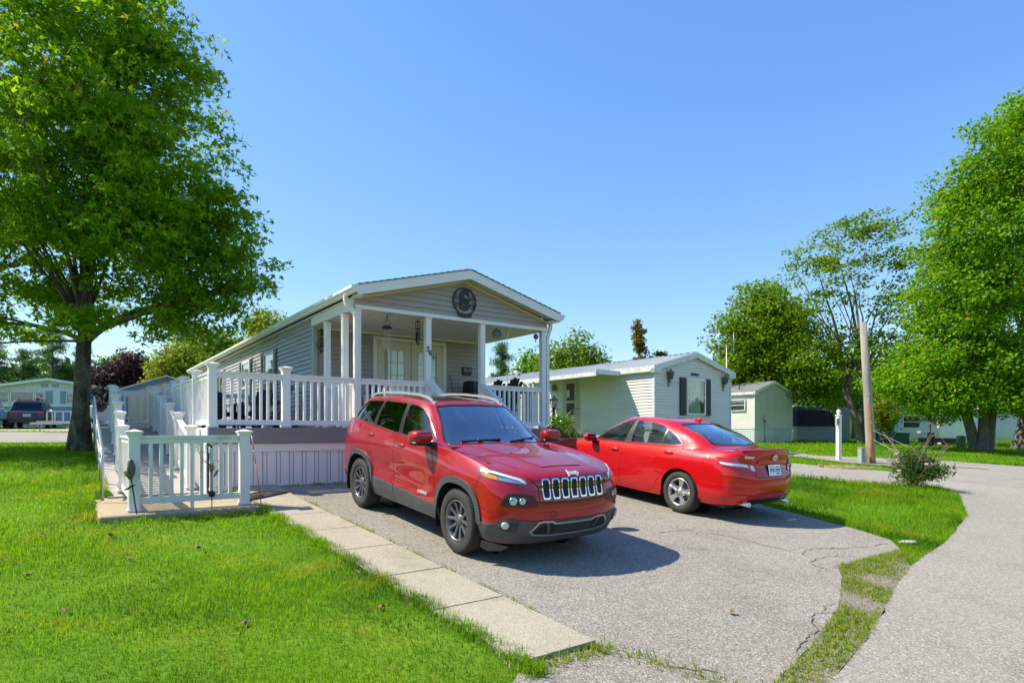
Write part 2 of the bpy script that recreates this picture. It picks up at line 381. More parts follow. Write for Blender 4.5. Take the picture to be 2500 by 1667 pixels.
def lawn():
    ax = [0.0]; st = .22
    while ax[-1] < 900:
        if ax[-1] > 10: st = min(st*1.12, 60)
        ax.append(ax[-1]+st)
    xs = np.array([-a for a in ax[:0:-1]]+ax); ys = np.concatenate([np.array([-a for a in ax[:0:-1]])+2, np.arange(2, 26, .22), 26+np.array(ax)])
    ys = np.unique(np.round(ys, 4)); X, Y = np.meshgrid(xs, ys); Z = terr(X, Y)
    P = np.c_[X.ravel(), Y.ravel()]; low = np.zeros(len(P))
    for q, d in [(q, .06) for q in PAVED+[WALK]]+[(PAD, .4), (HOUSE_FOOT, .4)]: low = np.maximum(low, pip(P, q)*d)
    Z = Z.ravel() - low
    w = len(xs); i = (np.arange(len(ys)-1)[:, None]*w+np.arange(w-1)[None]).ravel()
    q = np.c_[i, i+1, i+w+1, i+w]
    me = np_mesh('lawn', np.c_[P, Z], q.ravel(), np.arange(len(q))*4, np.full(len(q), 4), True)
    tag(link_mesh('lawn', me, M_LAWN), kind='structure')
lawn()
drive = tag(patch('driveway', DRIVE, .0, .28, M_ASPH, edge_step=.12, jit=.012), kind='structure')
tag(patch('broken_pavement_edge', STRIP, .004, .12, M_EDGE, edge_step=.1), kind='structure')
street = tag(patch('street', STREET, .012, .6, M_ROAD, edge_step=.2, jit=.012), kind='structure')
tag(patch('far_street', FAR_ST, .006, 2.0, M_ROAD, edge_step=1.0), kind='structure')
tag(patch('parking_slab', FAR_SLAB, .004, 2.0, M_CONC, edge_step=1.0), kind='structure')
# sidewalk: one slab per pour, joints open between them
walk = bpy.data.objects.new('sidewalk', None); COL.objects.link(walk); walk['kind'] = 'structure'
def slab(t0, t1):
    g = .008; mb = MB(); V = []
    ts = np.linspace(t0-g, t1+g, 4); ring = []
    for t in ts:
        a, b = walk_edge(t)
        for s in np.linspace(a, b, 4): x, y = hs_(s, t); V.append((x, y, tz(x, y)+.035+.004*math.sin(7*t0)))
    n = len(V); V += [(x, y, z-.12) for x, y, z in V]; Fs = []
    for i in range(3):
        for j in range(3): Fs.append((i*4+j, i*4+j+1, (i+1)*4+j+1, (i+1)*4+j)[::-1])
    rim = [0,1,2,3,7,11,15,14,13,12,8,4]
    for i in range(12): a, b = rim[i], rim[(i+1) % 12]; Fs.append((a, a+n, b+n, b)[::-1])
    mb.add(V, Fs); o = mb.build('slab', M_CONC, walk); return o
tj = [-.06, -1.59, -2.48, -3.41, -4.36, -5.36, -6.32, -7.42]
for a, b in zip(tj[:-1], tj[1:]): slab(a, b)
# ------------------------------------------------------------------ main house, porch and deck
M_WHITE = mat('white_vinyl', (.83, .80, .75), .38, var=.03, scale=3, var2=((.62, .64, .60), .25), scale2=1.3)
M_WHITE2 = mat('white_aluminium', (.81, .785, .735), .4, var=.03, scale=4, var2=((.60, .60, .55), .3), scale2=2)
M_DIRTYW = mat('mildewed_white_vinyl', (.74, .745, .67), .45, var=.04, scale=4, var2=((.22, .30, .12), .75), scale2=2.6)
M_SIDE = mat('grey_vinyl_siding', (.40, .385, .385), .5, var=.05, scale=2, isl=.04, aniso=(.4, .4, 6))
M_SIDE_F = mat('taupe_vinyl_siding', (.395, .35, .315), .5, var=.04, scale=2, isl=.04, aniso=(.4, .4, 6))
M_TRIM = mat('taupe_corner_trim', (.42, .385, .34), .5)
M_BEIGE = mat('beige_soffit', (.60, .55, .43), .5)
M_SHING = mat('brown_shingles', (.085, .075, .065), .95, var=.5, scale=30, bump=.5)
M_FASC = mat('grey_composite_fascia', (.215, .20, .195), .6, var=.08, scale=3, aniso=(.3, .3, 3))
M_DECK = mat('weathered_deck_board', (.40, .36, .33), .8, var=.15, scale=6, isl=.08, bump=.15, aniso=(.3, 2, 2))
M_RAMP = mat('grey_ramp_board', (.42, .375, .34), .85, var=.16, scale=5, isl=.08, bump=.15)
M_SKIRT = mat('white_skirting', (.80, .775, .735), .4, var=.03, scale=2, var2=((.60, .60, .58), .22), scale2=1.6)
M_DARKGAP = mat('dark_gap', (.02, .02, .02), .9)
M_CEIL = mat('porch_ceiling_vinyl', (.72, .70, .65), .5, var=.03)
M_DOOR = mat('cream_door', (.66, .61, .49), .4, var=.03, scale=2)
M_SHUT = mat('navy_shutter', (.028, .042, .06), .5)
M_CURT = mat('white_curtain', (.84, .84, .81), .9, var=.12, scale=6, aniso=(6, 6, .4))
M_GLASS = glass_mat('window_glass', (.8, .86, .83), .93)
M_WIN = mat('window_inside', (.045, .055, .04), .7, var=.4, scale=2)
M_BLK = mat('black_metal', (.015, .015, .016), .45)
M_CHROME = mat('chrome', (.75, .76, .78), .12, 1.0)
M_STEEL = mat('galvanised_steel', (.50, .50, .50), .38, .9, var=.12, scale=12)
O_H = (-2.873, 11.13)
home = thing('manufactured_home', 'grey mobile home with a gabled porch and the number 56 on a white post', 'house', (*O_H, -1.0), YAW, zrel=True)

def siding_run(parent, x0, x1, z0, z1, y, m, axis='x', name='siding_board', out=-1, step=.1016, clip=None, joined=False):
    """courses of lapped siding: each board leans out at its lower edge; clip(z) gives the run's ends at a height"""
    n = int(math.ceil((z1-z0)/step)); big = MB()
    for i in range(n):
        za = z0+i*step; zb = min(z1, za+step)
        a, b = (x0, x1) if clip is None else clip(za)
        a2, b2 = (a, b) if clip is None else clip(zb)
        if b-a < .02: continue
        o1, o0 = .027*out, .001*out; mb = big if joined else MB()
        P = [(a, y, za), (b, y, za), (b, y+o1, za), (a, y+o1, za), (a2, y, zb), (max(a2, b2), y, zb), (max(a2, b2), y+o0, zb), (a2, y+o0, zb)]
        if axis == 'y': P = [(q[1], q[0], q[2]) for q in P]
        mb.add(P, [(0, 3, 2, 1), (4, 5, 6, 7), (3, 7, 6, 2), (0, 1, 5, 4), (1, 2, 6, 5), (0, 4, 7, 3)])
        if not joined: mb.build(name, m, parent)
    if joined: return big.build('siding', m, parent)

# walls behind the boards
mb = MB(); mb.box(.05, 4.42, 2.53, 18.9, -.9, 2.40); mb.build('wall', M_SIDE, home)
siding_run(home, .09, 1.38, .04, 2.25, 2.53, M_SIDE_F)
siding_run(home, 3.34, 4.38, .04, 2.25, 2.53, M_SIDE_F)
siding_run(home, 1.38, 3.34, 2.16, 2.25, 2.53, M_SIDE_F)
wins = [(5.43, 7.03), (8.1, 9.7), (12.0, 13.3)]
e = [2.60]+[q for w in wins for q in w]+[18.88]
for k in range(0, len(e), 2): siding_run(home, e[k], e[k+1], .04, 2.36, .05, M_SIDE, axis='y')
for w in wins:
    siding_run(home, w[0], w[1], 2.05, 2.36, .05, M_SIDE, axis='y'); siding_run(home, w[0], w[1], .04, .50, .05, M_SIDE, axis='y')
mb = MB(); mb.box(.02, .10, 2.46, 2.60, .03, 2.38); mb.build('corner_trim', M_TRIM, home)
mb = MB(); mb.box(4.37, 4.45, 2.46, 2.60, .03, 2.38); mb.build('corner_trim', M_TRIM, home)
def side_window(t0, t1, z0=.48, z1=2.05):
    fr = MB(); a, b = t0+.30, t1-.30; x = .035
    for q in ((a, a+.05, z0, z1), (b-.05, b, z0, z1), (a+.05, b-.05, z0, z0+.05), (a+.05, b-.05, z1-.05, z1), (a+.05, b-.05, (z0+z1)/2-.025, (z0+z1)/2+.025)):
        fr.box(x-.02, x+.05, q[0], q[1], q[2], q[3])
    w = fr.build('window', M_WHITE, home)
    for q in ((z0+.05, (z0+z1)/2-.025), ((z0+z1)/2+.025, z1-.05)):
        g = MB(); g.box(x, x+.006, a+.05, b-.05, q[0], q[1]); g.build('pane', M_GLASS, w)
    g = MB(); g.box(x+.045, x+.05, a+.05, b-.05, z0+.05, z1-.05); g.build('blind', M_WIN, w)
    for c in (t0, t1-.28):
        s = MB(); s.box(.012, .046, c, c+.28, z0-.02, z1+.02)
        for zc in (z0+.08, (z0+z1)/2+.05):
            for k in range(10): s.box(.002, .012, c+.05, c+.23, zc+k*.065, zc+k*.065+.035)
        s.build('shutter', M_SHUT, home)
for w in wins: side_window(*w)
# porch structure
def post(x, y, z0, z1, w=.118, m=None, parent=None):
    p = MB(); p.bbox(x-w/2, x+w/2, y-w/2, y+w/2, z0, z1, .008); p.bbox(x-w/2-.018, x+w/2+.018, y-w/2-.018, y+w/2+.018, z0, z0+.06, .012); p.bbox(x-w/2-.014, x+w/2+.014, y-w/2-.014, y+w/2+.014, z1-.04, z1, .01)
    return p.build('porch_post', m or M_WHITE, parent or home)
posts = [post(x, y, .03, 2.22) for x, y in ((.05, .05), (1.51, .05), (2.79, .05), (4.44, .05), (.05, .67), (.05, 1.67))]
for txt, dx, dz in (('5', -.018, 1.58), ('6', .030, 1.51)):
    put_text('house_number', txt, .155, M_BLK, posts[1], frame((1.51+dx, -.012, dz+1.0), (1, 0, -.12), (.12, 0, 1)), depth=.003, bold=.003)
ce = MB(); n = 44; xs = np.linspace(.06, 4.43, n*3+1); P = []
for i in range(n):
    a, b, c = xs[i*3], xs[i*3+2], xs[i*3+3]
    ce.box(a, b, .0, 2.52, 2.235, 2.26); ce.box(b, c, 0, 2.52, 2.248, 2.26)
ce.build('porch_ceiling', M_CEIL, home, kind='stuff')
mb = MB(); mb.box(-.02, .045, .04, 2.5, 2.23, 2.42); mb.build('porch_beam', M_WHITE2, home)
mb = MB(); mb.box(4.445, 4.51, .04, 2.5, 2.23, 2.42); mb.build('porch_beam', M_WHITE2, home)
mb = MB(); mb.box(.08, 4.42, 2.485, 2.53, 2.19, 2.235); mb.build('ceiling_trim', M_WHITE2, home)
# gable
EA, EB, RS = -.075, 4.665, 2.295; ZE, ZR = 2.59, 3.217; SL = (ZR-ZE)/(RS-EA)
def roofz(s): return ZR-SL*abs(s-RS)
def gclip(z):
    top = z+.20; w = (ZR-.02-top)/SL; return max(RS-w, .0), min(RS+w, 4.50)
siding_run(home, 0, 4.5, 2.285, 3.02, -.02, M_SIDE_F, clip=gclip)
mb = MB(); mb.prism([(0, 2.22), (4.5, 2.22), (4.5, 2.42), (RS, 3.03), (0, 2.42)], -.018, .03, 'xz'); mb.build('gable_wall', M_SIDE_F, home)
mb = MB(); mb.box(-.01, 4.51, -.05, -.019, 2.215, 2.285); mb.build('gable_trim', M_WHITE2, home)
for sgn in (0, 1):
    a = (-.0, 2.41) if not sgn else (4.5, 2.41); b = (RS, 3.025)
    mb = MB(); mb.obox((a[0], -.04, a[1]), (b[0], -.04, b[1]), .04, .05); mb.build('gable_trim', M_BEIGE, home)
# roof: two slopes of shingles, soffit, fascia
T0, T1 = -.31, 19.1
rf = MB()
for sgn in (-1, 1):
    e = EA if sgn < 0 else EB
    n = 17
    for k in range(n):
        s0 = e+(RS-e)*k/n; s1 = e+(RS-e)*(k+1)/n; z0, z1 = roofz(s0), roofz(s1)
        P = [(s0, T0-.02, z0+.004), (s0, T1, z0+.004), (s1, T1, z1+.004), (s1, T0-.02, z1+.004), (s0, T0-.02, z0+.024), (s0, T1, z0+.024), (s1, T1, z1+.010), (s1, T0-.02, z1+.010)]
        rf.add(P, [(4, 5, 6, 7), (0, 3, 2, 1), (0, 1, 5, 4), (1, 2, 6, 5), (2, 3, 7, 6), (3, 0, 4, 7)])
roof = rf.build('roof', M_SHING, home)
for sgn in (-1, 1):
    e = EA if sgn < 0 else EB
    mb = MB(); P = []
    zf = ZE-.185
    V = [(e, T0, ZE-.185), (RS, T0, ZR-.185), (RS, T0, ZR), (e, T0, ZE), (e, T0+.03, ZE-.185), (RS, T0+.03, ZR-.185), (RS, T0+.03, ZR), (e, T0+.03, ZE)]
    F = [(0, 1, 2, 3), (4, 7, 6, 5), (0, 3, 7, 4), (0, 4, 5, 1), (3, 2, 6, 7)]
    if sgn > 0: F = [f[::-1] for f in F]
    mb.add(V, F); mb.build('gable_fascia', M_WHITE2, roof)
    # soffit under the front overhang
    n = 22; mb = MB()
    for k in range(n):
        s0 = e+(RS-e)*(k+.04)/n; s1 = e+(RS-e)*(k+.96)/n; z0, z1 = roofz(s0)-.165, roofz(s1)-.165
        mb.add([(s0, T0+.03, z0), (s1, T0+.03, z1), (s1, -.02, z1), (s0, -.02, z0), (s0, T0+.03, z0+.02), (s1, T0+.03, z1+.02), (s1, -.02, z1+.02), (s0, -.02, z0+.02)],
               [(0, 3, 2, 1), (4, 5, 6, 7), (0, 1, 5, 4), (1, 2, 6, 5), (2, 3, 7, 6), (3, 0, 4, 7)])
    mb.build('soffit', M_BEIGE, roof)
    # eave soffit along the side and gutter
    x0, x1 = (e, .05) if sgn < 0 else (4.42, e)
    mb = MB(); mb.box(x0, x1, T0+.03, T1, 2.405, 2.42); mb.build('soffit', M_WHITE2, roof)
    g = MB(); o = -1 if sgn < 0 else 1
    prof = [(0, 2.575), (0, 2.46), (o*.05, 2.445), (o*.085, 2.455), (o*.10, 2.50), (o*.125, 2.52), (o*.125, 2.575)]
    V = []; 
    for t in (T0-.01, T1):
        V += [(e+q[0], t, q[1]) for q in prof]
    m_ = len(prof); F = [(i, i+1, m_+i+1, m_+i) for i in range(m_-1)]+[tuple(range(m_)), tuple(range(m_, 2*m_))[::-1]]
    V2 = [(e+o*.01+q[0]*.8, t, q[1]+.006) for t in (T0-.005, T1) for q in prof]
    g.add(V, F); g.build('gutter', M_WHITE2, roof)
# vent pipe on the ridge far back (orange terracotta)
mb = MB(); mb.lathe([(.07, 3.0), (.07, 3.30), (.11, 3.31), (.09, 3.38), (0, 3.39)], 10, (1.7, 11.0, 0)); mb.build('vent_pipe', mat('terracotta', (.42, .17, .08), .8), roof)
# downspout at the left front corner
dsp = MB()
pth = [(-.15, .10, 2.46), (-.15, .10, 2.36), (-.13, .08, 2.28), (-.02, -.02, 2.12), (-.005, -.045, 2.02), (-.005, -.045, .07)]
for k in range(len(pth)-1): dsp.obox(pth[k], pth[k+1], .075, .055, up=(0, 1, 0))
for k in range(1, len(pth)-1): dsp.sphere(pth[k], .043, 8)
dsp.build('downspout', M_WHITE2, home)
dsp = MB(); pth = [(4.72, .10, 2.46), (4.66, .05, 2.3), (4.55, .02, 2.05), (4.55, .0, .1)]
for k in range(len(pth)-1): dsp.obox(pth[k], pth[k+1], .075, .055, up=(0, 1, 0))
dsp.build('downspout', M_WHITE2, home)
# french doors
mb = MB()
for q in ((1.40, 1.49, .03, 2.15), (3.23, 3.32, .03, 2.15), (1.49, 3.23, 2.07, 2.15)): mb.box(q[0], q[1], 2.475, 2.53, q[2], q[3])
mb.build('door_casing', M_WHITE2, home)
for i, x in enumerate((1.50, 2.37)):
    d = MB(); w = .85; gx0, gx1, gz0, gz1 = x+.17, x+w-.17, .42, 1.86
    for q in ((x, gx0, .04, 2.06), (gx1, x+w, .04, 2.06), (gx0, gx1, .04, gz0), (gx0, gx1, gz1, 2.06)): d.box(q[0], q[1], 2.487, 2.53, q[2], q[3])
    for q in ((gx0-.03, gx0, gz0-.03, gz1+.03), (gx1, gx1+.03, gz0-.03, gz1+.03), (gx0, gx1, gz1, gz1+.03), (gx0, gx1, gz0-.03, gz0)): d.box(q[0], q[1], 2.476, 2.488, q[2], q[3])
    for k in (1, 2): xx = gx0+(gx1-gx0)*k/3; d.box(xx-.009, xx+.009, 2.478, 2.49, gz0, gz1)
    for k in range(1, 5): zz = gz0+(gz1-gz0)*k/5; d.box(gx0, gx1, 2.478, 2.49, zz-.009, zz+.009)
    dd = d.build('door', M_DOOR, home)
    for a in range(3):
        for b in range(5):
            p = MB(); p.box(gx0+(gx1-gx0)*a/3+.01, gx0+(gx1-gx0)*(a+1)/3-.01, 2.493, 2.497, gz0+(gz1-gz0)*b/5+.01, gz0+(gz1-gz0)*(b+1)/5-.01); p.build('pane', M_GLASS, dd)
    # curtain with folds behind the glass
    c = MB(); n = 26; P = []
    for k in range(n+1):
        xx = gx0+(gx1-gx0)*k/n; yy = 2.512+.006*math.sin(k*1.9)+.003*math.sin(k*.8); P += [(xx, yy, gz0), (xx, yy, gz1)]
    c.add(P, [(2*k, 2*k+2, 2*k+3, 2*k+1) for k in range(n)], True); c.build('curtain', M_CURT, dd)
    h = MB(); hx = x+w-.06 if i == 0 else x+.06; h.lathe([(.028, 0), (.028, -.012), (.012, -.02), (.012, -.05)], 12, (hx, 2.487, 1.02), 'y'); h.obox((hx, 2.44, 1.02), (hx-.10 if i == 0 else hx+.1, 2.44, 1.02), .016, .02)
    h.build('handle', M_BLK, dd)
# ------------------------------------------------------------------ deck with railings and skirting
deck = thing('deck', 'raised deck around the porch with white vinyl railings, grey fascia and white skirting', 'deck', (*O_H, -1.0), YAW, zrel=True)
nb = 19
for k in range(nb):                      # porch floor boards run left to right
    t = -.13+k*.14
    mb = MB(); mb.box(-2.46, 4.50, t+.004, t+.136, -.005, .028); mb.build('deck_board', M_DECK, deck)
b0 = None
for k in range(nb, 51):
    t = -.13+k*.14
    if b0 is None: mb = MB(); mb.box(-2.46, .02, .004, .136, -.005, .028); b0 = mb.build('deck_board', M_DECK, deck); b0.location = (0, t, 0)
    else: copy_part(b0, (0, t, 0))
mb = MB(); mb.box(-2.47, 4.51, -.15, -.134, -.235, .024); mb.build('fascia_board', M_FASC, deck)
mb = MB(); mb.box(-2.487, -2.471, -.15, 7.0, -.235, .024); mb.build('fascia_board', M_WHITE2, deck)
mb = MB(); mb.box(-2.46, 4.50, -.12, -.10, -.36, -.237); mb.box(-2.46, 4.5, -.128, -.12, -.365, -.345); mb.build('skirting_rail', M_SKIRT, deck)
mb = MB(); mb.box(-2.46, 4.50, -.115, -.09, -.955, -.925); mb.build('skirting_rail', M_SKIRT, deck)
mb = MB(); mb.box(-2.44, 4.48, -.085, -.06, -1.0, -.3); mb.build('skirting_backing', M_SKIRT, deck)
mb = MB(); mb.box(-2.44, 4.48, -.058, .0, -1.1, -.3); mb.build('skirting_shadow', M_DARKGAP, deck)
p1 = p2 = None; vs_ = MB()
x = -2.44
while x < 4.3:
    if p1 is None:
        mb = MB(); mb.bbox(0, .146, -.10, -.085, -.925, -.362, .004); p1 = mb.build('skirting_panel', M_SKIRT, deck); p1.location = (x, 0, 0)
        mb = MB(); mb.bbox(.150, .214, -.096, -.085, -.925, -.362, .004); p2 = mb.build('skirting_panel', M_SKIRT, deck); p2.location = (x, 0, 0)
    else: copy_part(p1, (x, 0, 0)); copy_part(p2, (x, 0, 0))
    for xx in (x-.002, x+.148):
        for k in range(18): vs_.box(xx-.0045, xx+.0045, -.1015, -.0852, -.905+k*.03, -.905+k*.03+.018)
    x += .216
vs_.build('vent_slots', M_DARKGAP, deck, kind='stuff')
mb = MB(); mb.box(-2.49, -2.475, -.06, 7.0, -1.1, -.26); mb.build('skirting_panel', M_SKIRT, deck)
mb = MB(); mb.box(-2.50, -2.49, -.06, 7.0, -.36, -.24); mb.build('skirting_rail', M_SKIRT, deck)
def capped_post(parent, x, y, z0, z1, w=.127, m=None, name='railing_post'):
    p = MB(); h = w/2
    p.bbox(x-h, x+h, y-h, y+h, z0, z1, .008); p.bbox(x-h-.016, x+h+.016, y-h-.016, y+h+.016, z0, z0+.05, .014)
    def ring(r, z): return [(x-r, y-r, z), (x+r, y-r, z), (x+r, y+r, z), (x-r, y+r, z)]
    prof = [(h+.004, z1-.03), (h+.012, z1-.01), (h+.032, z1+.022), (h+.032, z1+.036), (.012, z1+.062)]
    V = [q for r, z in prof for q in ring(r, z)]
    p.add(V, [(i*4+k, i*4+(k+1) % 4, i*4+4+(k+1) % 4, i*4+4+k) for i in range(4) for k in range(4)]+[(16, 17, 18, 19)])
    return p.build(name, m or M_WHITE, parent)
def rail_run(parent, p, q, zt, zb, m=None, n=None, gap=.135, end=.065, bw=.042, zt2=None, zb2=None):
    """top rail, bottom rail and balusters between two posts; heights at p (zt, zb) and at q (zt2, zb2)"""
    m = m or M_WHITE; zt2 = zt if zt2 is None else zt2; zb2 = zb if zb2 is None else zb2
    p = Vector((*p, 0)); q = Vector((*q, 0)); d = (q-p); L = d.length; d.normalize(); a = p+d*end; b = q-d*end
    A = lambda t, z: Vector((a.x+(b.x-a.x)*t, a.y+(b.y-a.y)*t, z))
    r = MB(); r.obox(A(0, zt-.016), A(1, zt2-.016), .088, .032); r.obox(A(0, zt-.068), A(1, zt2-.068), .05, .07); r.build('top_rail', m, parent)
    r = MB(); r.obox(A(0, zb+.042), A(1, zb2+.042), .05, .085); r.build('bottom_rail', m, parent)
    n = n or max(2, int(round(L/gap))-1); ang = math.atan2(d.y, d.x); first = None
    for k in range(n):
        t = (k+1)/(n+1); zb_ = zb+(zb2-zb)*t+.08; h = (zt-zb)-.175
        c = A(t, 0)
        if first is None:
            r = MB(); r.box(-bw/2, bw/2, -bw/2, bw/2, base_of(parent), base_of(parent)+h); first = r.build('baluster', m, parent)
            first.location = (c.x, c.y, zb_-base_of(parent)); first.rotation_euler = (0, 0, ang)
        else: copy_part(first, (c.x, c.y, zb_-base_of(parent)), (0, 0, ang))
RT, RB = .94, .075
for x in (-2.39, -1.245): capped_post(deck, x, .0, .028, 1.02)
rail_run(deck, (-2.39, 0), (-1.245, 0), RT, RB, n=8)
rail_run(deck, (-1.245, 0), (.02, 0), RT, RB, n=8)
rail_run(deck, (.05, .03), (1.51, .03), RT, RB, n=10)
rail_run(deck, (2.79, .03), (4.44, .03), RT, RB, n=11)
rail_run(deck, (4.44, .05), (4.44, 2.5), RT, RB, n=16)
rail_run(deck, (.05, .67), (.05, 1.67), RT, RB, n=6); rail_run(deck, (.05, .05), (.05, .67), RT, RB, n=3)
pt = [0, 1.57, 3.08, 4.35, 5.67, 6.85]
for t in pt[1:]: capped_post(deck, -2.39, t, .028, 1.02)
for a, b in zip(pt[:-1], pt[1:]): rail_run(deck, (-2.39, a), (-2.39, b), RT, RB, gap=.125)
rail_run(deck, (-2.39, 6.85), (.03, 6.85), RT, RB)
# steps down from the porch between the two middle posts
for i in range(5):
    z = .0-.19*(i+1); mb = MB(); mb.box(1.58, 2.72, -.16-.28*(i+1), -.14-.28*i, z-.04, z); mb.build('step_tread', M_DECK, deck)
    mb = MB(); mb.box(1.60, 2.70, -.145-.28*i, -.13-.28*i, z, z+.15); mb.build('step_riser', M_WHITE2, deck)
for x in (1.54, 2.76):
    mb = MB(); mb.obox((x, -.02, .93), (x, -1.5, -.02), .085, .11); mb.build('stair_rail', M_WHITE, deck)
    mb = MB(); mb.obox((x, -.15, .12), (x, -1.5, -.82), .05, .09); mb.build('stair_rail', M_WHITE, deck)
    capped_post(deck, x, -1.55, -1.0, .02)
    for k in range(8):
        t = (k+.7)/8.4; y = -.05-1.43*t; mb = MB(); mb.box(x-.02, x+.02, y-.02, y+.02, .15-.98*t, .86-.94*t); mb.build('baluster', M_WHITE, deck)
# ------------------------------------------------------------------ ramp
pad = bpy.data.objects.new('concrete_pad', None)
mb = MB(); mb.bbox(-3.95, -2.06, -1.92, .45, -1.30, -1.05, .015); pd = mb.build('concrete_pad', M_CONC2); pd.location = (*O_H, 0); pd.rotation_euler = (0, 0, YAW)
tag(pd, kind='structure')
ramp = thing('wheelchair_ramp', 'long wheelchair ramp of grey boards with white vinyl railings rising beside the deck', 'ramp', (*O_H, -1.05), YAW, zrel=True)
def rz(t): return -1.03+(t-.3)*(1.06/6.0)
b0 = None; ang = math.atan(1.06/6.0)
for k in range(44):
    t = .33+k*.14
    if t > 6.3: break
    if b0 is None:
        mb = MB(); mb.box(-3.78, -2.50, .006, .134, -1.05-.03, -1.05); b0 = mb.build('ramp_board', M_RAMP, ramp); b0.location = (0, t, rz(t)+1.05); b0.rotation_euler = (ang, 0, 0)
    else: copy_part(b0, (0, t*1.0, rz(t)+1.05), (ang, 0, 0))
for k in range(6):
    c = copy_part(b0, (0, 6.34+k*.14, .03+1.05), (0, 0, 0))
for x in (-3.80, -2.50):
    mb = MB(); mb.obox((x, .3, rz(.3)-.12), (x, 6.3, rz(6.3)-.12), .04, .2); mb.build('ramp_stringer', M_WHITE2, ramp)
tl = [.57, 2.0, 3.25, 4.34, 5.76, 6.9]
sl_ = [-3.57, -3.53, -3.50, -3.49, -3.45, -3.44]
for side in (0, 1):
    S = sl_ if side == 0 else [-2.62]*6
    for x, t in zip(S, tl): capped_post(ramp, x, t, rz(min(t, 6.3)), rz(min(t, 6.3))+1.0, m=M_WHITE)
    for k in range(5):
        a, b = tl[k], tl[k+1]
        rail_run(ramp, (S[k], a), (S[k+1], b), rz(a)+.92, rz(a)+.09, zt2=rz(min(b, 6.3))+.92, zb2=rz(min(b, 6.3))+.09, gap=.13, bw=.04)
rail_run(ramp, (-3.44, 6.9), (-2.62, 6.9), .95, .10, m=M_WHITE, n=6)
fl = capped_post(ramp, -3.57, -1.63, -1.05, -.06, m=M_DIRTYW); capped_post(ramp, -2.26, -1.63, -1.05, -.06, m=M_WHITE)
rail_run(ramp, (-3.57, -1.63), (-2.26, -1.63), -.08, -.955, m=M_DIRTYW, n=9)
mb = MB(); mb.box(-2.93, -2.89, -1.65, -1.61, -1.05, -.955); mb.build('rail_foot', M_DIRTYW, ramp)
rail_run(ramp, (-3.57, -1.63), (-3.57, .57), -.09, -.93, m=M_WHITE, n=14)
# pipe handrail on the outer face of the ramp
hr = MB(); hr.tube([(-3.86, -.2, -1.02), (-3.86, -.25, -.55), (-3.86, -.2, -.36), (-3.86, .1, -.26), (-3.82, 6.2, .75), (-3.82, 6.35, .60), (-3.82, 6.3, .30)], .022, 8)
hr.tube([(-3.84, .1, -.66), (-3.82, 6.2, .36)], .018, 8)
for t in (1.2, 3.0, 4.8): hr.tube([(-3.84, t, rz(t)-.1), (-3.84, t, rz(t)+.72)], .02, 8)
hr.build('pipe_handrail', M_STEEL, ramp)
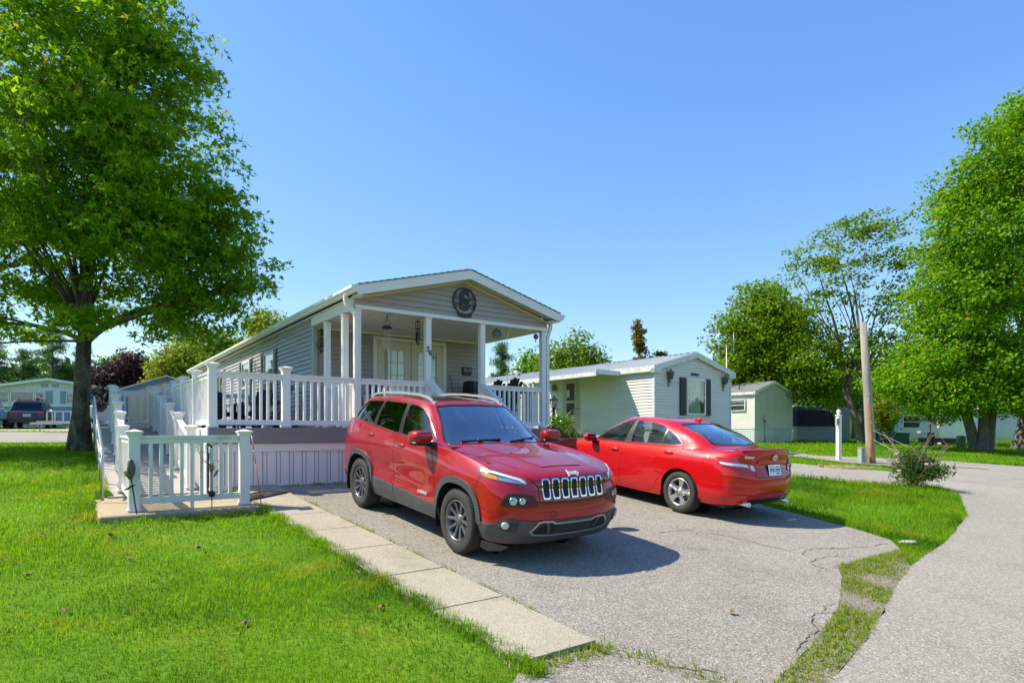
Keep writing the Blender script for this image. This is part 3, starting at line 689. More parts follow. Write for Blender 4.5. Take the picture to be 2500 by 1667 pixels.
# ------------------------------------------------------------------ cars: lofted bodies with panels cut from the surface
def cr(C, u):
    """Catmull-Rom along axis 0 of control array (with ghost rows already added at both ends)"""
    n = C.shape[0]-2; u = np.clip(u, 0, n-1-1e-9); i = np.floor(u).astype(int); f = (u-i)
    return i, f
def wts(f): return np.stack([-.5*f+f*f-.5*f**3, 1-2.5*f*f+1.5*f**3, .5*f+2*f*f-1.5*f**3, -.5*f*f+.5*f**3], -1)
class Surf:
    """body shell: rings (bottom to top) of control points, stations run front centre -> side -> rear centre; y >= 0 half"""
    def __init__(s, rings, ts=.75):
        C = np.array(rings, float); fl = C*np.array([1, -1, 1])
        C = np.concatenate([fl[:, 1:2], C, fl[:, -2:-1]], 1)
        C = np.concatenate([2*C[:1]-C[1:2], C, 2*C[-1:]-C[-2:-1]], 0)
        s.C = C; s.nv, s.nu = len(rings), len(rings[0])
        g = np.linspace(0, s.nu-1, 225); h = np.linspace(0, s.nv-1, 129); s.tu, s.tv = [a.ravel() for a in np.meshgrid(g, h)]; s.tp = s.ev(s.tu, s.tv)
    def ev(s, u, v):
        u = np.asarray(u, float); v = np.asarray(v, float)
        i, f = cr(np.zeros((s.nu+2, 1)), u); j, g = cr(np.zeros((s.nv+2, 1)), v); wu, wv = wts(f), wts(g); P = np.zeros(u.shape+(3,))
        for a in range(4):
            for b in range(4): P += (wv[..., a]*wu[..., b])[..., None]*s.C[j+a, i+b]
        return P
    def nrm(s, u, v):
        e = 2e-3
        du = s.ev(np.minimum(u+e, s.nu-1), v)-s.ev(np.maximum(u-e, 0), v); dv = s.ev(u, np.minimum(v+e, s.nv-1))-s.ev(u, np.maximum(v-e, 0))
        n = np.cross(du, dv); n /= np.linalg.norm(n, axis=-1, keepdims=True)+1e-12
        return n*s.sign
    sign = 1
    def pr(s, P, u, pl): return {'xz': P[..., [0, 2]], 'yz': P[..., [1, 2]], 'xy': P[..., [0, 1]], 'uz': np.stack([np.asarray(u, float)*np.ones(P.shape[:-1]), P[..., 2]], -1)}[pl]
    def inv(s, AB, pl, reg):
        u0, u1, v0, v1 = reg; AB = np.asarray(AB, float)
        k = (s.tu >= u0-1e-6) & (s.tu <= u1+1e-6) & (s.tv >= v0-1e-6) & (s.tv <= v1+1e-6); T = s.pr(s.tp[k], s.tu[k], pl); sc = np.array([.15, 1]) if pl == 'uz' else np.ones(2)
        idx = np.array([np.argmin((((T-a)*sc)**2).sum(1)) for a in AB]); u, v = s.tu[k][idx].copy(), s.tv[k][idx].copy()
        for _ in range(10):
            e = 1e-3; P = s.pr(s.ev(u, v), u, pl); Ju = (s.pr(s.ev(u+e, v), u+e, pl)-P)/e; Jv = (s.pr(s.ev(u, v+e), u, pl)-P)/e
            r = AB-P; det = Ju[:, 0]*Jv[:, 1]-Ju[:, 1]*Jv[:, 0]; det = np.where(abs(det) < 1e-6, 1e-6, det)
            du = np.clip((r[:, 0]*Jv[:, 1]-r[:, 1]*Jv[:, 0])/det, -.2, .2); dv = np.clip((Ju[:, 0]*r[:, 1]-Ju[:, 1]*r[:, 0])/det, -.2, .2)
            u = np.clip(u+.8*du, u0, u1); v = np.clip(v+.8*dv, v0, v1)
        return u, v
def tri_fix(v, f, flip):
    out = []
    for q in f:
        a, b, c = (v[i] for i in q[:3]); ccw = (b[0]-a[0])*(c[1]-a[1])-(b[1]-a[1])*(c[0]-a[0]) > 0
        out.append(list(q) if ccw != flip else list(q)[::-1])
    return out
SU, SV = .42, .22       # metric scale of one station / one ring in the triangulation plane
class Car:
    def __init__(s, surf, root): s.S = surf; s.root = root; s.holes = []
    def uv(s, poly, pl, reg, step=.03, closed=True):
        p = resample(poly, step, closed); u, v = s.S.inv(p, pl, reg); return np.c_[u, v]
    def body(s, m, name='body', vmax=None):
        S = s.S; du, dv = .1, .08
        gu, gv = np.meshgrid(np.arange(0, S.nu-1+1e-6, du), np.linspace(0, S.nv-1, int((S.nv-1)/dv)+1)); co = [Vector((a*SU, b*SV)) for a, b in zip(gu.ravel(), gv.ravel())]
        ed = []
        for h in s.holes:
            n = len(co); co += [Vector((a*SU, b*SV)) for a, b in h]; ed += [(n+i, n+(i+1) % len(h)) for i in range(len(h))]
        v, e, f, *_ = delaunay_2d_cdt(co, ed, [], 0, 1e-5)
        V = np.array([(p.x/SU, p.y/SV) for p in v]); f = np.array([q[:3] for q in f]); c = V[f].mean(1); keep = np.ones(len(f), bool)
        for h in s.holes: keep &= ~pip(c, h)
        f = f[keep]; P = S.ev(V[:, 0], V[:, 1]); N = S.nrm(V[:, 0], V[:, 1])
        s.half(name, P, tri_fix(V, f, S.sign < 0), m, s.root, both=True, N=N)
    def half(s, name, P, f, m, parent, both=False, mirror=False, N=None):
        bm = bmesh.new(); vs = [bm.verts.new(p) for p in P]
        for q in f:
            try: bm.faces.new([vs[i] for i in q])
            except ValueError: pass
        if both or mirror:
            if both:
                g = bmesh.ops.duplicate(bm, geom=bm.verts[:]+bm.edges[:]+bm.faces[:]); nv = [x for x in g['geom'] if isinstance(x, bmesh.types.BMVert)]; nf = [x for x in g['geom'] if isinstance(x, bmesh.types.BMFace)]
            else: nv, nf = bm.verts[:], bm.faces[:]
            for x in nv: x.co.y *= -1
            bmesh.ops.reverse_faces(bm, faces=nf)
            if both: bmesh.ops.remove_doubles(bm, verts=[x for x in bm.verts if abs(x.co.y) < 2e-3], dist=1.5e-3)
        bmesh.ops.delete(bm, geom=[x for x in bm.verts if not x.link_faces], context='VERTS')
        for x in bm.faces: x.smooth = True
        for x in bm.edges:
            if len(x.link_faces) == 2 and x.calc_face_angle(0) > .75: x.smooth = False
        me = bpy.data.meshes.new(name); bm.to_mesh(me); bm.free()
        return link_mesh(name, me, m, parent)
    def panel(s, name, poly, pl, reg, m, off=.004, th=.012, sides='LR', step=.05, parent=None, bulge=0.0, uvp=None, ostep=.02, ring=None, label=None):
        """a piece cut from the shell along poly, raised by off with a rim th deep. sides: L, R, LR (two objects) or C (joined across the centre). ring: inner outline left open"""
        S = s.S; o = s.uv(poly, pl, reg, ostep) if uvp is None else uvp
        inn = s.uv(ring, pl, reg, ostep) if ring is not None else None
        lo, hi = o.min(0), o.max(0); g, h = np.meshgrid(np.arange(lo[0], hi[0], step/SU), np.arange(lo[1], hi[1], step/SV)); G = np.c_[g.ravel(), h.ravel()]
        G = G[pip(G, o)] if len(G) else G
        if inn is not None and len(G): G = G[~pip(G, inn)]
        co = [Vector((a*SU, b*SV)) for a, b in o]; ed = [(i, (i+1) % len(o)) for i in range(len(o))]
        if inn is not None: n = len(co); co += [Vector((a*SU, b*SV)) for a, b in inn]; ed += [(n+i, n+(i+1) % len(inn)) for i in range(len(inn))]
        co += [Vector((a*SU, b*SV)) for a, b in G]
        v, e, f, *_ = delaunay_2d_cdt(co, ed, [], 0, 1e-5)
        V = np.array([(p.x/SU, p.y/SV) for p in v]); f = np.array([q[:3] for q in f]); c = V[f].mean(1); k = pip(c, o)
        if inn is not None: k &= ~pip(c, inn)
        f = tri_fix(V, f[k], S.sign < 0); N = S.nrm(V[:, 0], V[:, 1]); P = S.ev(V[:, 0], V[:, 1])+N*off
        cnt = {}
        for q in f:
            for i in range(3): a, b = q[i], q[(i+1) % 3]; cnt[(a, b)] = 1
        bd = [(a, b) for a, b in cnt if (b, a) not in cnt and not (abs(P[a][1]) < 2e-3 and abs(P[b][1]) < 2e-3)]
        if th:
            ids = sorted({i for e_ in bd for i in e_}); mp = {i: len(P)+k for k, i in enumerate(ids)}; P = np.concatenate([P, P[ids]-N[ids]*th]); f = f+[[b, a, mp[a], mp[b]] for a, b in bd]
        out = []
        if 'C' in sides: out.append(s.half(name, P, f, m, parent or s.root, both=True))
        if 'L' in sides: out.append(s.half(name, P, f, m, parent or s.root))
        if 'R' in sides: out.append(s.half(name, P, f, m, parent or s.root, mirror=True))
        if label: [tag(q, label) for q in out]
        return out
    def seam(s, pts, pl, reg, w=.006, off=.0012, name='panel_gap', m=None, sides='LR', parent=None, closed=False, step=.03):
        """thin dark line lying on the shell"""
        S = s.S; q = s.uv(pts, pl, reg, step, closed); 
        if closed: q = np.concatenate([q, q[:1]])
        P = S.ev(q[:, 0], q[:, 1]); N = S.nrm(q[:, 0], q[:, 1]); T = np.gradient(P, axis=0); B = np.cross(N, T); B /= np.linalg.norm(B, axis=1, keepdims=True)+1e-9
        V = np.concatenate([P+B*w/2+N*off, P-B*w/2+N*off]); n = len(P); f = [[i, i+1, n+i+1, n+i] for i in range(n-1)]
        if S.sign > 0: f = [x[::-1] for x in f]
        if 'C' in sides: s.half(name, V, f, m or M_SEAM, parent or s.root, both=True)
        if 'L' in sides: s.half(name, V, f, m or M_SEAM, parent or s.root)
        if 'R' in sides: s.half(name, V, f, m or M_SEAM, parent or s.root, mirror=True)
    def wire(s, pts, pl, reg, r=.006, off=.004, name='trim', m=None, sides='LR', parent=None, closed=False, n=6, step=.03):
        q = s.uv(pts, pl, reg, step, closed); P = s.S.ev(q[:, 0], q[:, 1])+s.S.nrm(q[:, 0], q[:, 1])*off
        if closed: P = np.concatenate([P, P[:2]])
        for sd in sides:
            mb = MB(); mb.tube([(p[0], p[1]*(-1 if sd == 'R' else 1), p[2]) for p in P], r, n); mb.build(name, m, parent or s.root)
    def on(s, ab, pl, reg, off=0.0, side=1):
        u, v = s.S.inv([ab], pl, reg); P = s.S.ev(u, v)[0]; N = s.S.nrm(u, v)[0]; P = P+N*off
        return Vector((P[0], P[1]*side, P[2])), Vector((N[0], N[1]*side, N[2]))
def rounded(poly, r, n=4):
    """polygon with rounded corners"""
    out = []; m = len(poly)
    for i in range(m):
        p, a, b = (Vector(poly[i]), Vector(poly[i-1]), Vector(poly[(i+1) % m])); da, db = (a-p), (b-p); rr = min(r, da.length*.45, db.length*.45); A = p+da.normalized()*rr; B = p+db.normalized()*rr
        for k in range(n+1): t = k/n; q = A*(1-t)**2+p*2*t*(1-t)+B*t*t; out.append((q.x, q.y))
    return out
def arch(cx, cz, r, n=22, a0=-25, a1=205, p=2.0, zb=.12):
    """wheel-arch outline, open bottom closed at zb"""
    o = []
    for k in range(n+1):
        a = R(a0+(a1-a0)*k/n); c, s_ = math.cos(a), math.sin(a); q = (abs(c)**p+abs(s_)**p)**(-1/p); o.append((cx+r*q*c, cz+r*q*s_))
    return o
def wheel(parent, name, x, y, r, w, rim_r, mk_rim, m_rim, side):
    """tyre with tread grooves; rim made by mk_rim; outer face towards +y*side"""
    e = bpy.data.objects.new(name, None); COL.objects.link(e); e.parent = parent; e.location = (x, y, r); e.scale = (1, side, 1)
    h = w/2; pr = [(rim_r-.02, -h+.03), (rim_r, -h+.012), (rim_r+.02, -h), (r-.06, -h-.004), (r-.022, -h+.008), (r-.006, -h+.03)]
    g = [-.066, -.022, .022, .066]
    for q in g: pr += [(r, q-.006), (r-.009, q-.005), (r-.009, q+.005), (r, q+.006)]
    pr += [(r-.006, h-.03), (r-.022, h-.008), (r-.03, h-.001), (r-.06, h+.004), (rim_r+.03, h+.003), (rim_r+.012, h-.004), (rim_r, h-.02), (rim_r-.02, h-.03)]
    mb = MB(); mb.lathe(pr, 72, axis='y')
    for k in range(72):          # shoulder blocks
        a = 2*math.pi*k/72
        for o in (-1, 1):
            c, s_ = math.cos(a), math.sin(a); p0 = Vector((c*(r+.001), o*(h-.034), s_*(r+.001))); p1 = Vector((c*(r-.028), o*(h-.002), s_*(r-.028))); mb.obox(p0, p1, .011, .009, up=(c, 0, s_))
    mb.build('tyre', M_TYRE, e)
    mk_rim(e, rim_r, h, m_rim); return e
M_TYRE = mat('tyre_rubber', (.035, .034, .031), .75, var=.25, scale=25, bump=.1)
M_SEAM = mat('panel_gap_dark', (.05, .004, .004), .7)
M_PLAST = mat('dark_grey_cladding', (.062, .065, .07), .5, var=.1, scale=9, bump=.05, var2=((.16, .15, .13), .3), scale2=5)
M_BLKP = mat('black_plastic', (.012, .012, .013), .35)
M_MESH = mat('black_grille_mesh', (.008, .008, .008), .6)
M_INT = mat('car_interior', (.035, .036, .04), .8)
M_INTL = mat('car_seat_grey', (.22, .21, .20), .8)
M_LENS = glass_mat('lamp_lens', (.9, .95, 1), .97, refl=.35, base=.01)
M_AMBER = mat('amber_lens', (.85, .30, .015), .15, coat=.5)
M_REDL = mat('red_lens', (.45, .008, .012), .12, coat=1)
M_SILV = mat('silver_alloy', (.62, .62, .62), .28, .85, var=.05)
M_DKALLOY = mat('dark_grey_alloy', (.17, .175, .185), .3, .6, var=.1)
M_CG = glass_mat('car_glass', (.42, .50, .46), .62, refl=1.8, base=.05)
M_CGT = glass_mat('car_glass_tinted', (.06, .065, .065), .12, refl=1.6, base=.05)
M_WSH = glass_mat('windscreen_glass', (.40, .50, .48), .62, refl=2.2, base=.2)
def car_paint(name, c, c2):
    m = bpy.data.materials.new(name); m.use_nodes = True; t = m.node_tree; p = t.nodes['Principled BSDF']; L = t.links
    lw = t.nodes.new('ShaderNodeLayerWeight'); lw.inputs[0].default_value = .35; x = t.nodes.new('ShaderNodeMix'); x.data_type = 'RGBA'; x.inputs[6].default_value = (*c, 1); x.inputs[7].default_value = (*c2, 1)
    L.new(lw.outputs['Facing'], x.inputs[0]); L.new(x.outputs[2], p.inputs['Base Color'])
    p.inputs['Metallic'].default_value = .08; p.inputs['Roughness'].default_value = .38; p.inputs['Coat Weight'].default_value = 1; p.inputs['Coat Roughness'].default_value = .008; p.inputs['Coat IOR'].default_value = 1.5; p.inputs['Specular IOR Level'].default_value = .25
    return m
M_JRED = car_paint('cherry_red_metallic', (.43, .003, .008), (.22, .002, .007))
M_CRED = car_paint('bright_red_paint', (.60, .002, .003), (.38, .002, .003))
def car_frame(e, x0, y0, th, pitch, z):
    h = Vector((math.cos(th)*math.cos(pitch), math.sin(th)*math.cos(pitch), math.sin(pitch))); l = Vector((-math.sin(th), math.cos(th), 0)); n = h.cross(l)
    e.matrix_world = Matrix(((h.x, l.x, n.x, x0), (h.y, l.y, n.y, y0), (h.z, l.z, n.z, z), (0, 0, 0, 1)))
def well(root, xc, r, y0, y1):
    mb = MB(); mb.lathe([(r, y0), (r, y1)], 20, (xc, 0, .36), 'y', a0=-.35, a1=math.pi+.35); mb.lathe([(0.01, y0), (r, y0)], 20, (xc, 0, .36), 'y'); mb.build('wheel_well', M_BLKP, root)
def seats(root, xs, z, m):
    for x, ys in xs:
        for y in ys:
            mb = MB(); mb.bbox(x-.05, x+.45, y-.24, y+.24, z, z+.14, .05); mb.build('seat_cushion', m, root)
            mb = MB(); mb.prism(rounded([(x-.05, z+.12), (x+.09, z+.12), (x-.10, z+.70), (x-.22, z+.70)], .04), y-.23, y+.23, 'xz'); mb.build('seat_back', m, root)
            mb = MB(); mb.bbox(x-.23, x-.12, y-.13, y+.13, z+.73, z+.90, .04); mb.build('headrest', m, root)
# ------------------------------------------------------------------ the dark red SUV
suv = thing('suv', 'dark red SUV facing the camera with silver roof rails and seven-slot grille', 'car')
A = [(.78,0,.24),(.76,.45,.24),(.66,.74,.25),(.52,.84,.26),(.42,.86,.27),(0,.86,.27),(-.45,.85,.27),(-1.05,.85,.27),(-1.75,.85,.27),(-2.25,.85,.27),(-2.7,.85,.27),(-3.2,.83,.30),(-3.45,.76,.33),(-3.55,.5,.34),(-3.58,0,.34)]
B = [(.895,0,.42),(.87,.45,.42),(.775,.73,.43),(.62,.885,.45),(.42,.912,.45),(0,.92,.45),(-.45,.908,.45),(-1.05,.90,.45),(-1.75,.90,.45),(-2.25,.908,.45),(-2.7,.92,.46),(-3.2,.895,.47),(-3.52,.80,.49),(-3.67,.5,.5),(-3.70,0,.5)]
C_ = [(.925,0,.60),(.90,.45,.61),(.80,.735,.63),(.64,.888,.65),(.42,.92,.67),(0,.932,.70),(-.45,.915,.68),(-1.05,.902,.66),(-1.75,.902,.68),(-2.25,.915,.70),(-2.7,.93,.72),(-3.2,.90,.72),(-3.54,.81,.72),(-3.69,.5,.72),(-3.72,0,.72)]
Dd = [(.885,0,.80),(.862,.45,.805),(.765,.715,.83),(.61,.872,.86),(.41,.922,.895),(0,.938,.915),(-.45,.928,.93),(-1.05,.928,.945),(-1.75,.928,.96),(-2.25,.935,.975),(-2.7,.938,.985),(-3.2,.895,.99),(-3.50,.79,1.0),(-3.65,.5,1.0),(-3.68,0,1.0)]
E_ = [(.80,0,.985),(.77,.43,.975),(.66,.66,.98),(.51,.795,1.01),(.36,.845,1.04),(0,.87,1.085),(-.45,.878,1.115),(-1.05,.888,1.135),(-1.75,.89,1.165),(-2.25,.885,1.195),(-2.7,.87,1.215),(-3.2,.83,1.235),(-3.47,.73,1.235),(-3.61,.45,1.22),(-3.64,0,1.22)]
Fm = [(.30,0,1.085),(.28,.40,1.085),(.18,.63,1.075),(.06,.755,1.075),(-.05,.80,1.085),(-.25,.835,1.11),(-.55,.855,1.13),(-1.05,.872,1.148),(-1.75,.875,1.178),(-2.25,.87,1.208),(-2.7,.855,1.228),(-3.18,.81,1.25),(-3.44,.705,1.25),(-3.575,.43,1.24),(-3.60,0,1.24)]
Ff = [(-.40,0,1.165),(-.43,.40,1.16),(-.50,.62,1.145),(-.57,.735,1.138),(-.62,.785,1.138),(-.68,.82,1.142),(-.80,.845,1.15),(-1.08,.855,1.162),(-1.75,.86,1.19),(-2.25,.855,1.22),(-2.7,.84,1.24),(-3.14,.79,1.265),(-3.39,.68,1.265),(-3.53,.42,1.26),(-3.56,0,1.26)]
Gm = [(-.80,0,1.42),(-.82,.39,1.41),(-.88,.575,1.395),(-.94,.655,1.385),(-.98,.69,1.385),(-1.04,.715,1.39),(-1.16,.745,1.395),(-1.36,.76,1.40),(-1.84,.77,1.42),(-2.3,.765,1.43),(-2.7,.755,1.435),(-3.07,.715,1.44),(-3.30,.625,1.44),(-3.44,.39,1.44),(-3.47,0,1.44)]
Gg = [(-1.10,0,1.60),(-1.12,.38,1.59),(-1.17,.53,1.575),(-1.21,.585,1.57),(-1.25,.605,1.575),(-1.31,.62,1.582),(-1.42,.635,1.592),(-1.62,.645,1.602),(-1.95,.65,1.612),(-2.35,.645,1.61),(-2.7,.635,1.60),(-3.03,.61,1.585),(-3.22,.545,1.575),(-3.34,.34,1.58),(-3.37,0,1.585)]
Gh = [(-1.22,0,1.637),(-1.24,.30,1.633),(-1.28,.42,1.622),(-1.32,.47,1.62),(-1.36,.49,1.624),(-1.42,.50,1.63),(-1.52,.51,1.638),(-1.70,.515,1.648),(-2.0,.52,1.655),(-2.35,.515,1.652),(-2.65,.505,1.643),(-2.92,.48,1.63),(-3.08,.43,1.618),(-3.18,.27,1.615),(-3.20,0,1.615)]
Hh = [(-1.5-.25*((-x-1.2)*0), 0, 0) for x, _, _ in Gh]
def roofc(x): return 1.672-.035*((x+2.0)/1.0)**2
Hh = [(max(-3.0, min(-1.45, -2.2+(x+2.2)*.8)), 0, 0) for x, _, _ in Gh]; Hh = [(x, 0, roofc(x)) for x, _, _ in Hh]
SJ = Surf([A, B, C_, Dd, E_, Fm, Ff, Gm, Gg, Gh, Hh]); SJ.sign = 1
t_ = SJ.nrm(np.array([8.]), np.array([2.]))[0]; SJ.sign = 1 if t_[1] > 0 else -1
J = Car(SJ, suv); J_RW = .3635
SIDE = (3.2, 12.3, 0, 5.0); GLS = (3.5, 13.2, 6.0, 8.0); FR = (0, 4.4, 0, 4.4)
ARF, ARR = arch(0, .36, .43, p=2.5), arch(-2.70, .36, .43, p=2.5)
for a in (ARF, ARR): J.holes.append(J.uv(rounded(a, .02, 2), 'xz', (3.0, 12.5, 0, 4), .04))
WF = rounded([(-.735, 1.162), (-1.49, 1.185), (-1.615, 1.567), (-1.45, 1.56), (-1.27, 1.525), (-1.07, 1.42)], .045)
WR = rounded([(-1.60, 1.192), (-2.30, 1.235), (-2.33, 1.40), (-2.36, 1.575), (-1.70, 1.572)], .035)
WQ = rounded([(-2.42, 1.245), (-3.24, 1.283), (-3.25, 1.33), (-3.10, 1.49), (-3.0, 1.545), (-2.43, 1.573)], .05)
for w in (WF, WR, WQ): J.holes.append(J.uv(w, 'xz', GLS, .04))
WS = [(0, 1.175), (.40, 1.172), (.62, 1.16), (.70, 1.155), (.715, 1.17), (.545, 1.565), (.38, 1.585), (0, 1.594)]
WSREG = (0, 4.2, 6, 8)
J.holes.append(J.uv(WS, 'yz', WSREG, .04))
RWN = [(0, 1.28), (.42, 1.28), (.60, 1.285), (.55, 1.50), (.30, 1.55), (0, 1.555)]
J.holes.append(J.uv(RWN, 'yz', (11.8, 14, 6, 8), .04))
J.body(M_JRED)
J.panel('windscreen', WS, 'yz', WSREG, M_WSH, off=-.004, th=0, sides='C')
J.wire([(.0, 1.166), (.40, 1.164), (.62, 1.152), (.71, 1.150)], 'yz', WSREG, r=.018, off=-.012, name='cowl', m=M_BLKP, sides='LR')
J.seam([(.712, 1.165), (.55, 1.565), (.38, 1.588), (0, 1.597)], 'yz', WSREG, w=.03, off=.002, name='windscreen_seal', m=M_BLKP, sides='C')
J.panel('rear_window', RWN, 'yz', (11.8, 14, 6, 8), M_CGT, off=-.004, th=0, sides='C')
for w, m in ((WF, M_CG), (WR, M_CGT), (WQ, M_CGT)): J.panel('side_window', w, 'xz', GLS, m, off=-.010, th=0)
# dark pillars between the side windows and the bright surround
J.panel('pillar_trim', [(-1.493, 1.182), (-1.598, 1.188), (-1.70, 1.58), (-1.617, 1.575)], 'xz', GLS, M_BLKP, off=.002, th=.004)
J.panel('pillar_trim', [(-2.303, 1.232), (-2.418, 1.24), (-2.428, 1.58), (-2.362, 1.582)], 'xz', GLS, M_BLKP, off=.002, th=.004)
J.wire([(-.70, 1.160), (-1.05, 1.172), (-1.74, 1.192), (-2.65, 1.242), (-3.24, 1.272), (-3.28, 1.30), (-3.13, 1.49), (-3.0, 1.56), (-2.5, 1.592), (-1.75, 1.585), (-1.48, 1.578), (-1.28, 1.545), (-1.05, 1.42), (-.72, 1.175)], 'xz', GLS, r=.007, off=.003, name='window_surround', m=M_CHROME, closed=False)
# cladding: arches, sills, lower bumpers
def ringpoly(cx, r0, r1, a0, a1, p=2.5):
    n = 20; o = [];  i = []
    for k in range(n+1):
        a = R(a0+(a1-a0)*k/n); c, s_ = math.cos(a), math.sin(a); q = (abs(c)**p+abs(s_)**p)**(-1/p); o.append((cx+r1*q*c, .36+r1*q*s_)); i.append((cx+r0*q*c, .36+r0*q*s_))
    return o+i[::-1]
J.panel('arch_flare', ringpoly(0, .425, .495, 8, 193), 'xz', (3.0, 7.2, 0, 4.2), M_PLAST, off=.016, th=.03)
J.panel('arch_flare', ringpoly(-2.70, .425, .495, -13, 186), 'xz', (9, 12.6, 0, 4.2), M_PLAST, off=.016, th=.03)
J.panel('sill_cladding', [(-.46, .285), (-1.59, .28), (-1.60, .50), (-1.0, .475), (-.50, .452)], 'xz', SIDE, M_PLAST, off=.014, th=.03)
J.panel('sill_cladding', [(-1.60, .28), (-2.24, .285), (-2.215, .53), (-2.0, .52), (-1.61, .50)], 'xz', SIDE, M_PLAST, off=.014, th=.03)
LB = [(0, .255), (1.0, .255), (2.0, .265), (3.0, .275), (3.95, .29), (4.06, .47), (3.86, .464), (3.3, .458), (2.76, .47), (2.54, .508), (2.2, .525), (1.81, .522), (1.21, .505), (0, .50)]
J.panel('lower_bumper', LB, 'uz', FR, M_PLAST, off=.012, th=.03, sides='C')
J.panel('rear_bumper', [(12, .36), (14, .36), (14, .60), (12.4, .58), (11.4, .48), (11.2, .36)], 'uz', (11, 14, 0, 2.6), M_PLAST, off=.012, th=.03, sides='C')
# shut lines
for pts, reg in (([(-.505, .46), (-.515, .8), (-.545, .95), (-.66, 1.13)], (4, 9, 0, 6.2)), ([(-1.60, .50), (-1.60, .8), (-1.595, 1.03), (-1.56, 1.17)], (6, 10, 0, 6.2)), ([(-2.21, .56), (-2.25, .78), (-2.36, .90), (-2.45, 1.0), (-2.47, 1.235)], (8, 12, 0, 6.2))):
    J.seam(pts, 'xz', reg, w=.008)
J.seam([(1.04, .69), (1.04, .83), (1.12, .868), (1.34, .925), (1.52, .957)], 'uz', (0, 4.5, 1, 5), w=.010)
J.seam([(.66, .58), (.44, .62), (.38, .80), (.46, .98)], 'xz', (3, 6, 1, 4.4), w=.007)
J.seam([(.62, .56), (.509, .60), (.2, .675), (-.15, .73), (-.45, .755)], 'xy', (0, 5.5, 3.8, 6.0), w=.008)
# hood bulge edges
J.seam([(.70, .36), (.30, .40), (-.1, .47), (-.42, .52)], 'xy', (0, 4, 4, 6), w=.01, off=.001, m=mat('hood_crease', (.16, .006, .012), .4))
J.panel('hood_bulge', [(.66, 0), (.66, .28), (.50, .33), (.10, .38), (-.38, .43), (-.38, 0)], 'xy', (0, 3.5, 4, 6), M_JRED, off=.008, th=.008, sides='C')
# door handles
for x, z in ((-1.40, 1.046), (-2.34, 1.098)):
    for sd in (1, -1):
        c, n = J.on((x, z), 'xz', SIDE, .012, sd); mb = MB(); mb.sphere((0, 0, 0), .1, 12, (1, .17, .19)); o = mb.build('door_handle', M_JRED, suv); o.location = c
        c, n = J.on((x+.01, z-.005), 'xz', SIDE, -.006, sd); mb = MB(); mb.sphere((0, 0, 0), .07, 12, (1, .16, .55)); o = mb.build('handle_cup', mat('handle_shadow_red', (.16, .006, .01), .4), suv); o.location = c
# grille: seven slots
GP = (0, 2.4, 1.2, 4.6)
for k in range(7):
    y = abs(k-3)*.126
    def slot(w, zt, zb): return rounded([(y-w*.86, zb), (y+w*.86, zb), (y+w, .835), (y+w*.92, zt), (y-w*.92, zt), (y-w, .835)], .018, 3)
    if k < 3: continue
    if k == 3:
        P1 = [(0, .738), (.032, .738), (.038, .835), (.034, .905), (.026, .914), (0, .914)]
        J.panel('grille_slot', P1, 'yz', GP, M_MESH, off=.004, th=.004, sides='C')
        J.panel('grille_frame', [(0, .722), (.044, .722), (.051, .835), (.046, .918), (.034, .929), (0, .929), (0, .914), (.026, .914), (.034, .905), (.038, .835), (.032, .738), (0, .738)], 'yz', GP, M_CHROME, off=.012, th=.014, sides='C', ostep=.012)
    else:
        P0, P1 = slot(.051, .929, .722), slot(.039, .914, .738)
        J.panel('grille_slot', P1, 'yz', GP, M_MESH, off=.004, th=.004, sides='LR')
        J.panel('grille_frame', P0, 'yz', GP, M_CHROME, off=.012, th=.014, sides='LR', ring=P1, ostep=.012)
J.seam([(0, .688), (.40, .692), (.455, .70)], 'yz', (0, 2.4, 1, 3.4), w=.022, off=.002, m=M_BLKP, sides='LR', name='grille_gap')
# headlights: slim strip at the hood edge
HL = rounded([(4.20, .99), (4.05, 1.008), (3.6, 1.008), (3.02, .998), (2.4, .973), (1.76, .942), (1.53, .922), (1.42, .877), (1.74, .872), (2.3, .890), (2.79, .902), (3.4, .915), (3.85, .935), (4.11, .962)], .02, 2)
HR = (.9, 5, 2.0, 5.0)
J.panel('headlight_housing', HL, 'uz', HR, mat('headlight_housing_grey', (.10, .105, .115), .3), off=.003, th=.01)
J.panel('turn_signal', [(2.74, .908), (3.16, .918), (3.6, .935), (3.96, .962), (3.4, .958), (2.93, .945)], 'uz', HR, M_AMBER, off=.007, th=.004)
J.panel('headlight', [(1.70, .880), (2.3, .896), (2.70, .907), (2.85, .938), (2.3, .926), (1.80, .902)], 'uz', HR, mat('headlight_reflector', (.45, .50, .56), .2, .5), off=.006, th=.004)
J.panel('daytime_light', [(4.0, .972), (4.06, .990), (3.6, .993), (3.02, .985), (2.4, .960), (1.76, .930), (1.56, .905), (1.50, .880), (1.64, .885), (1.84, .912), (2.4, .940), (3.02, .965), (3.6, .975)], 'uz', HR, mat('daytime_strip', (.80, .82, .84), .25), off=.0075, th=.004)
J.panel('headlight_lens', HL, 'uz', HR, M_LENS, off=.014, th=0)
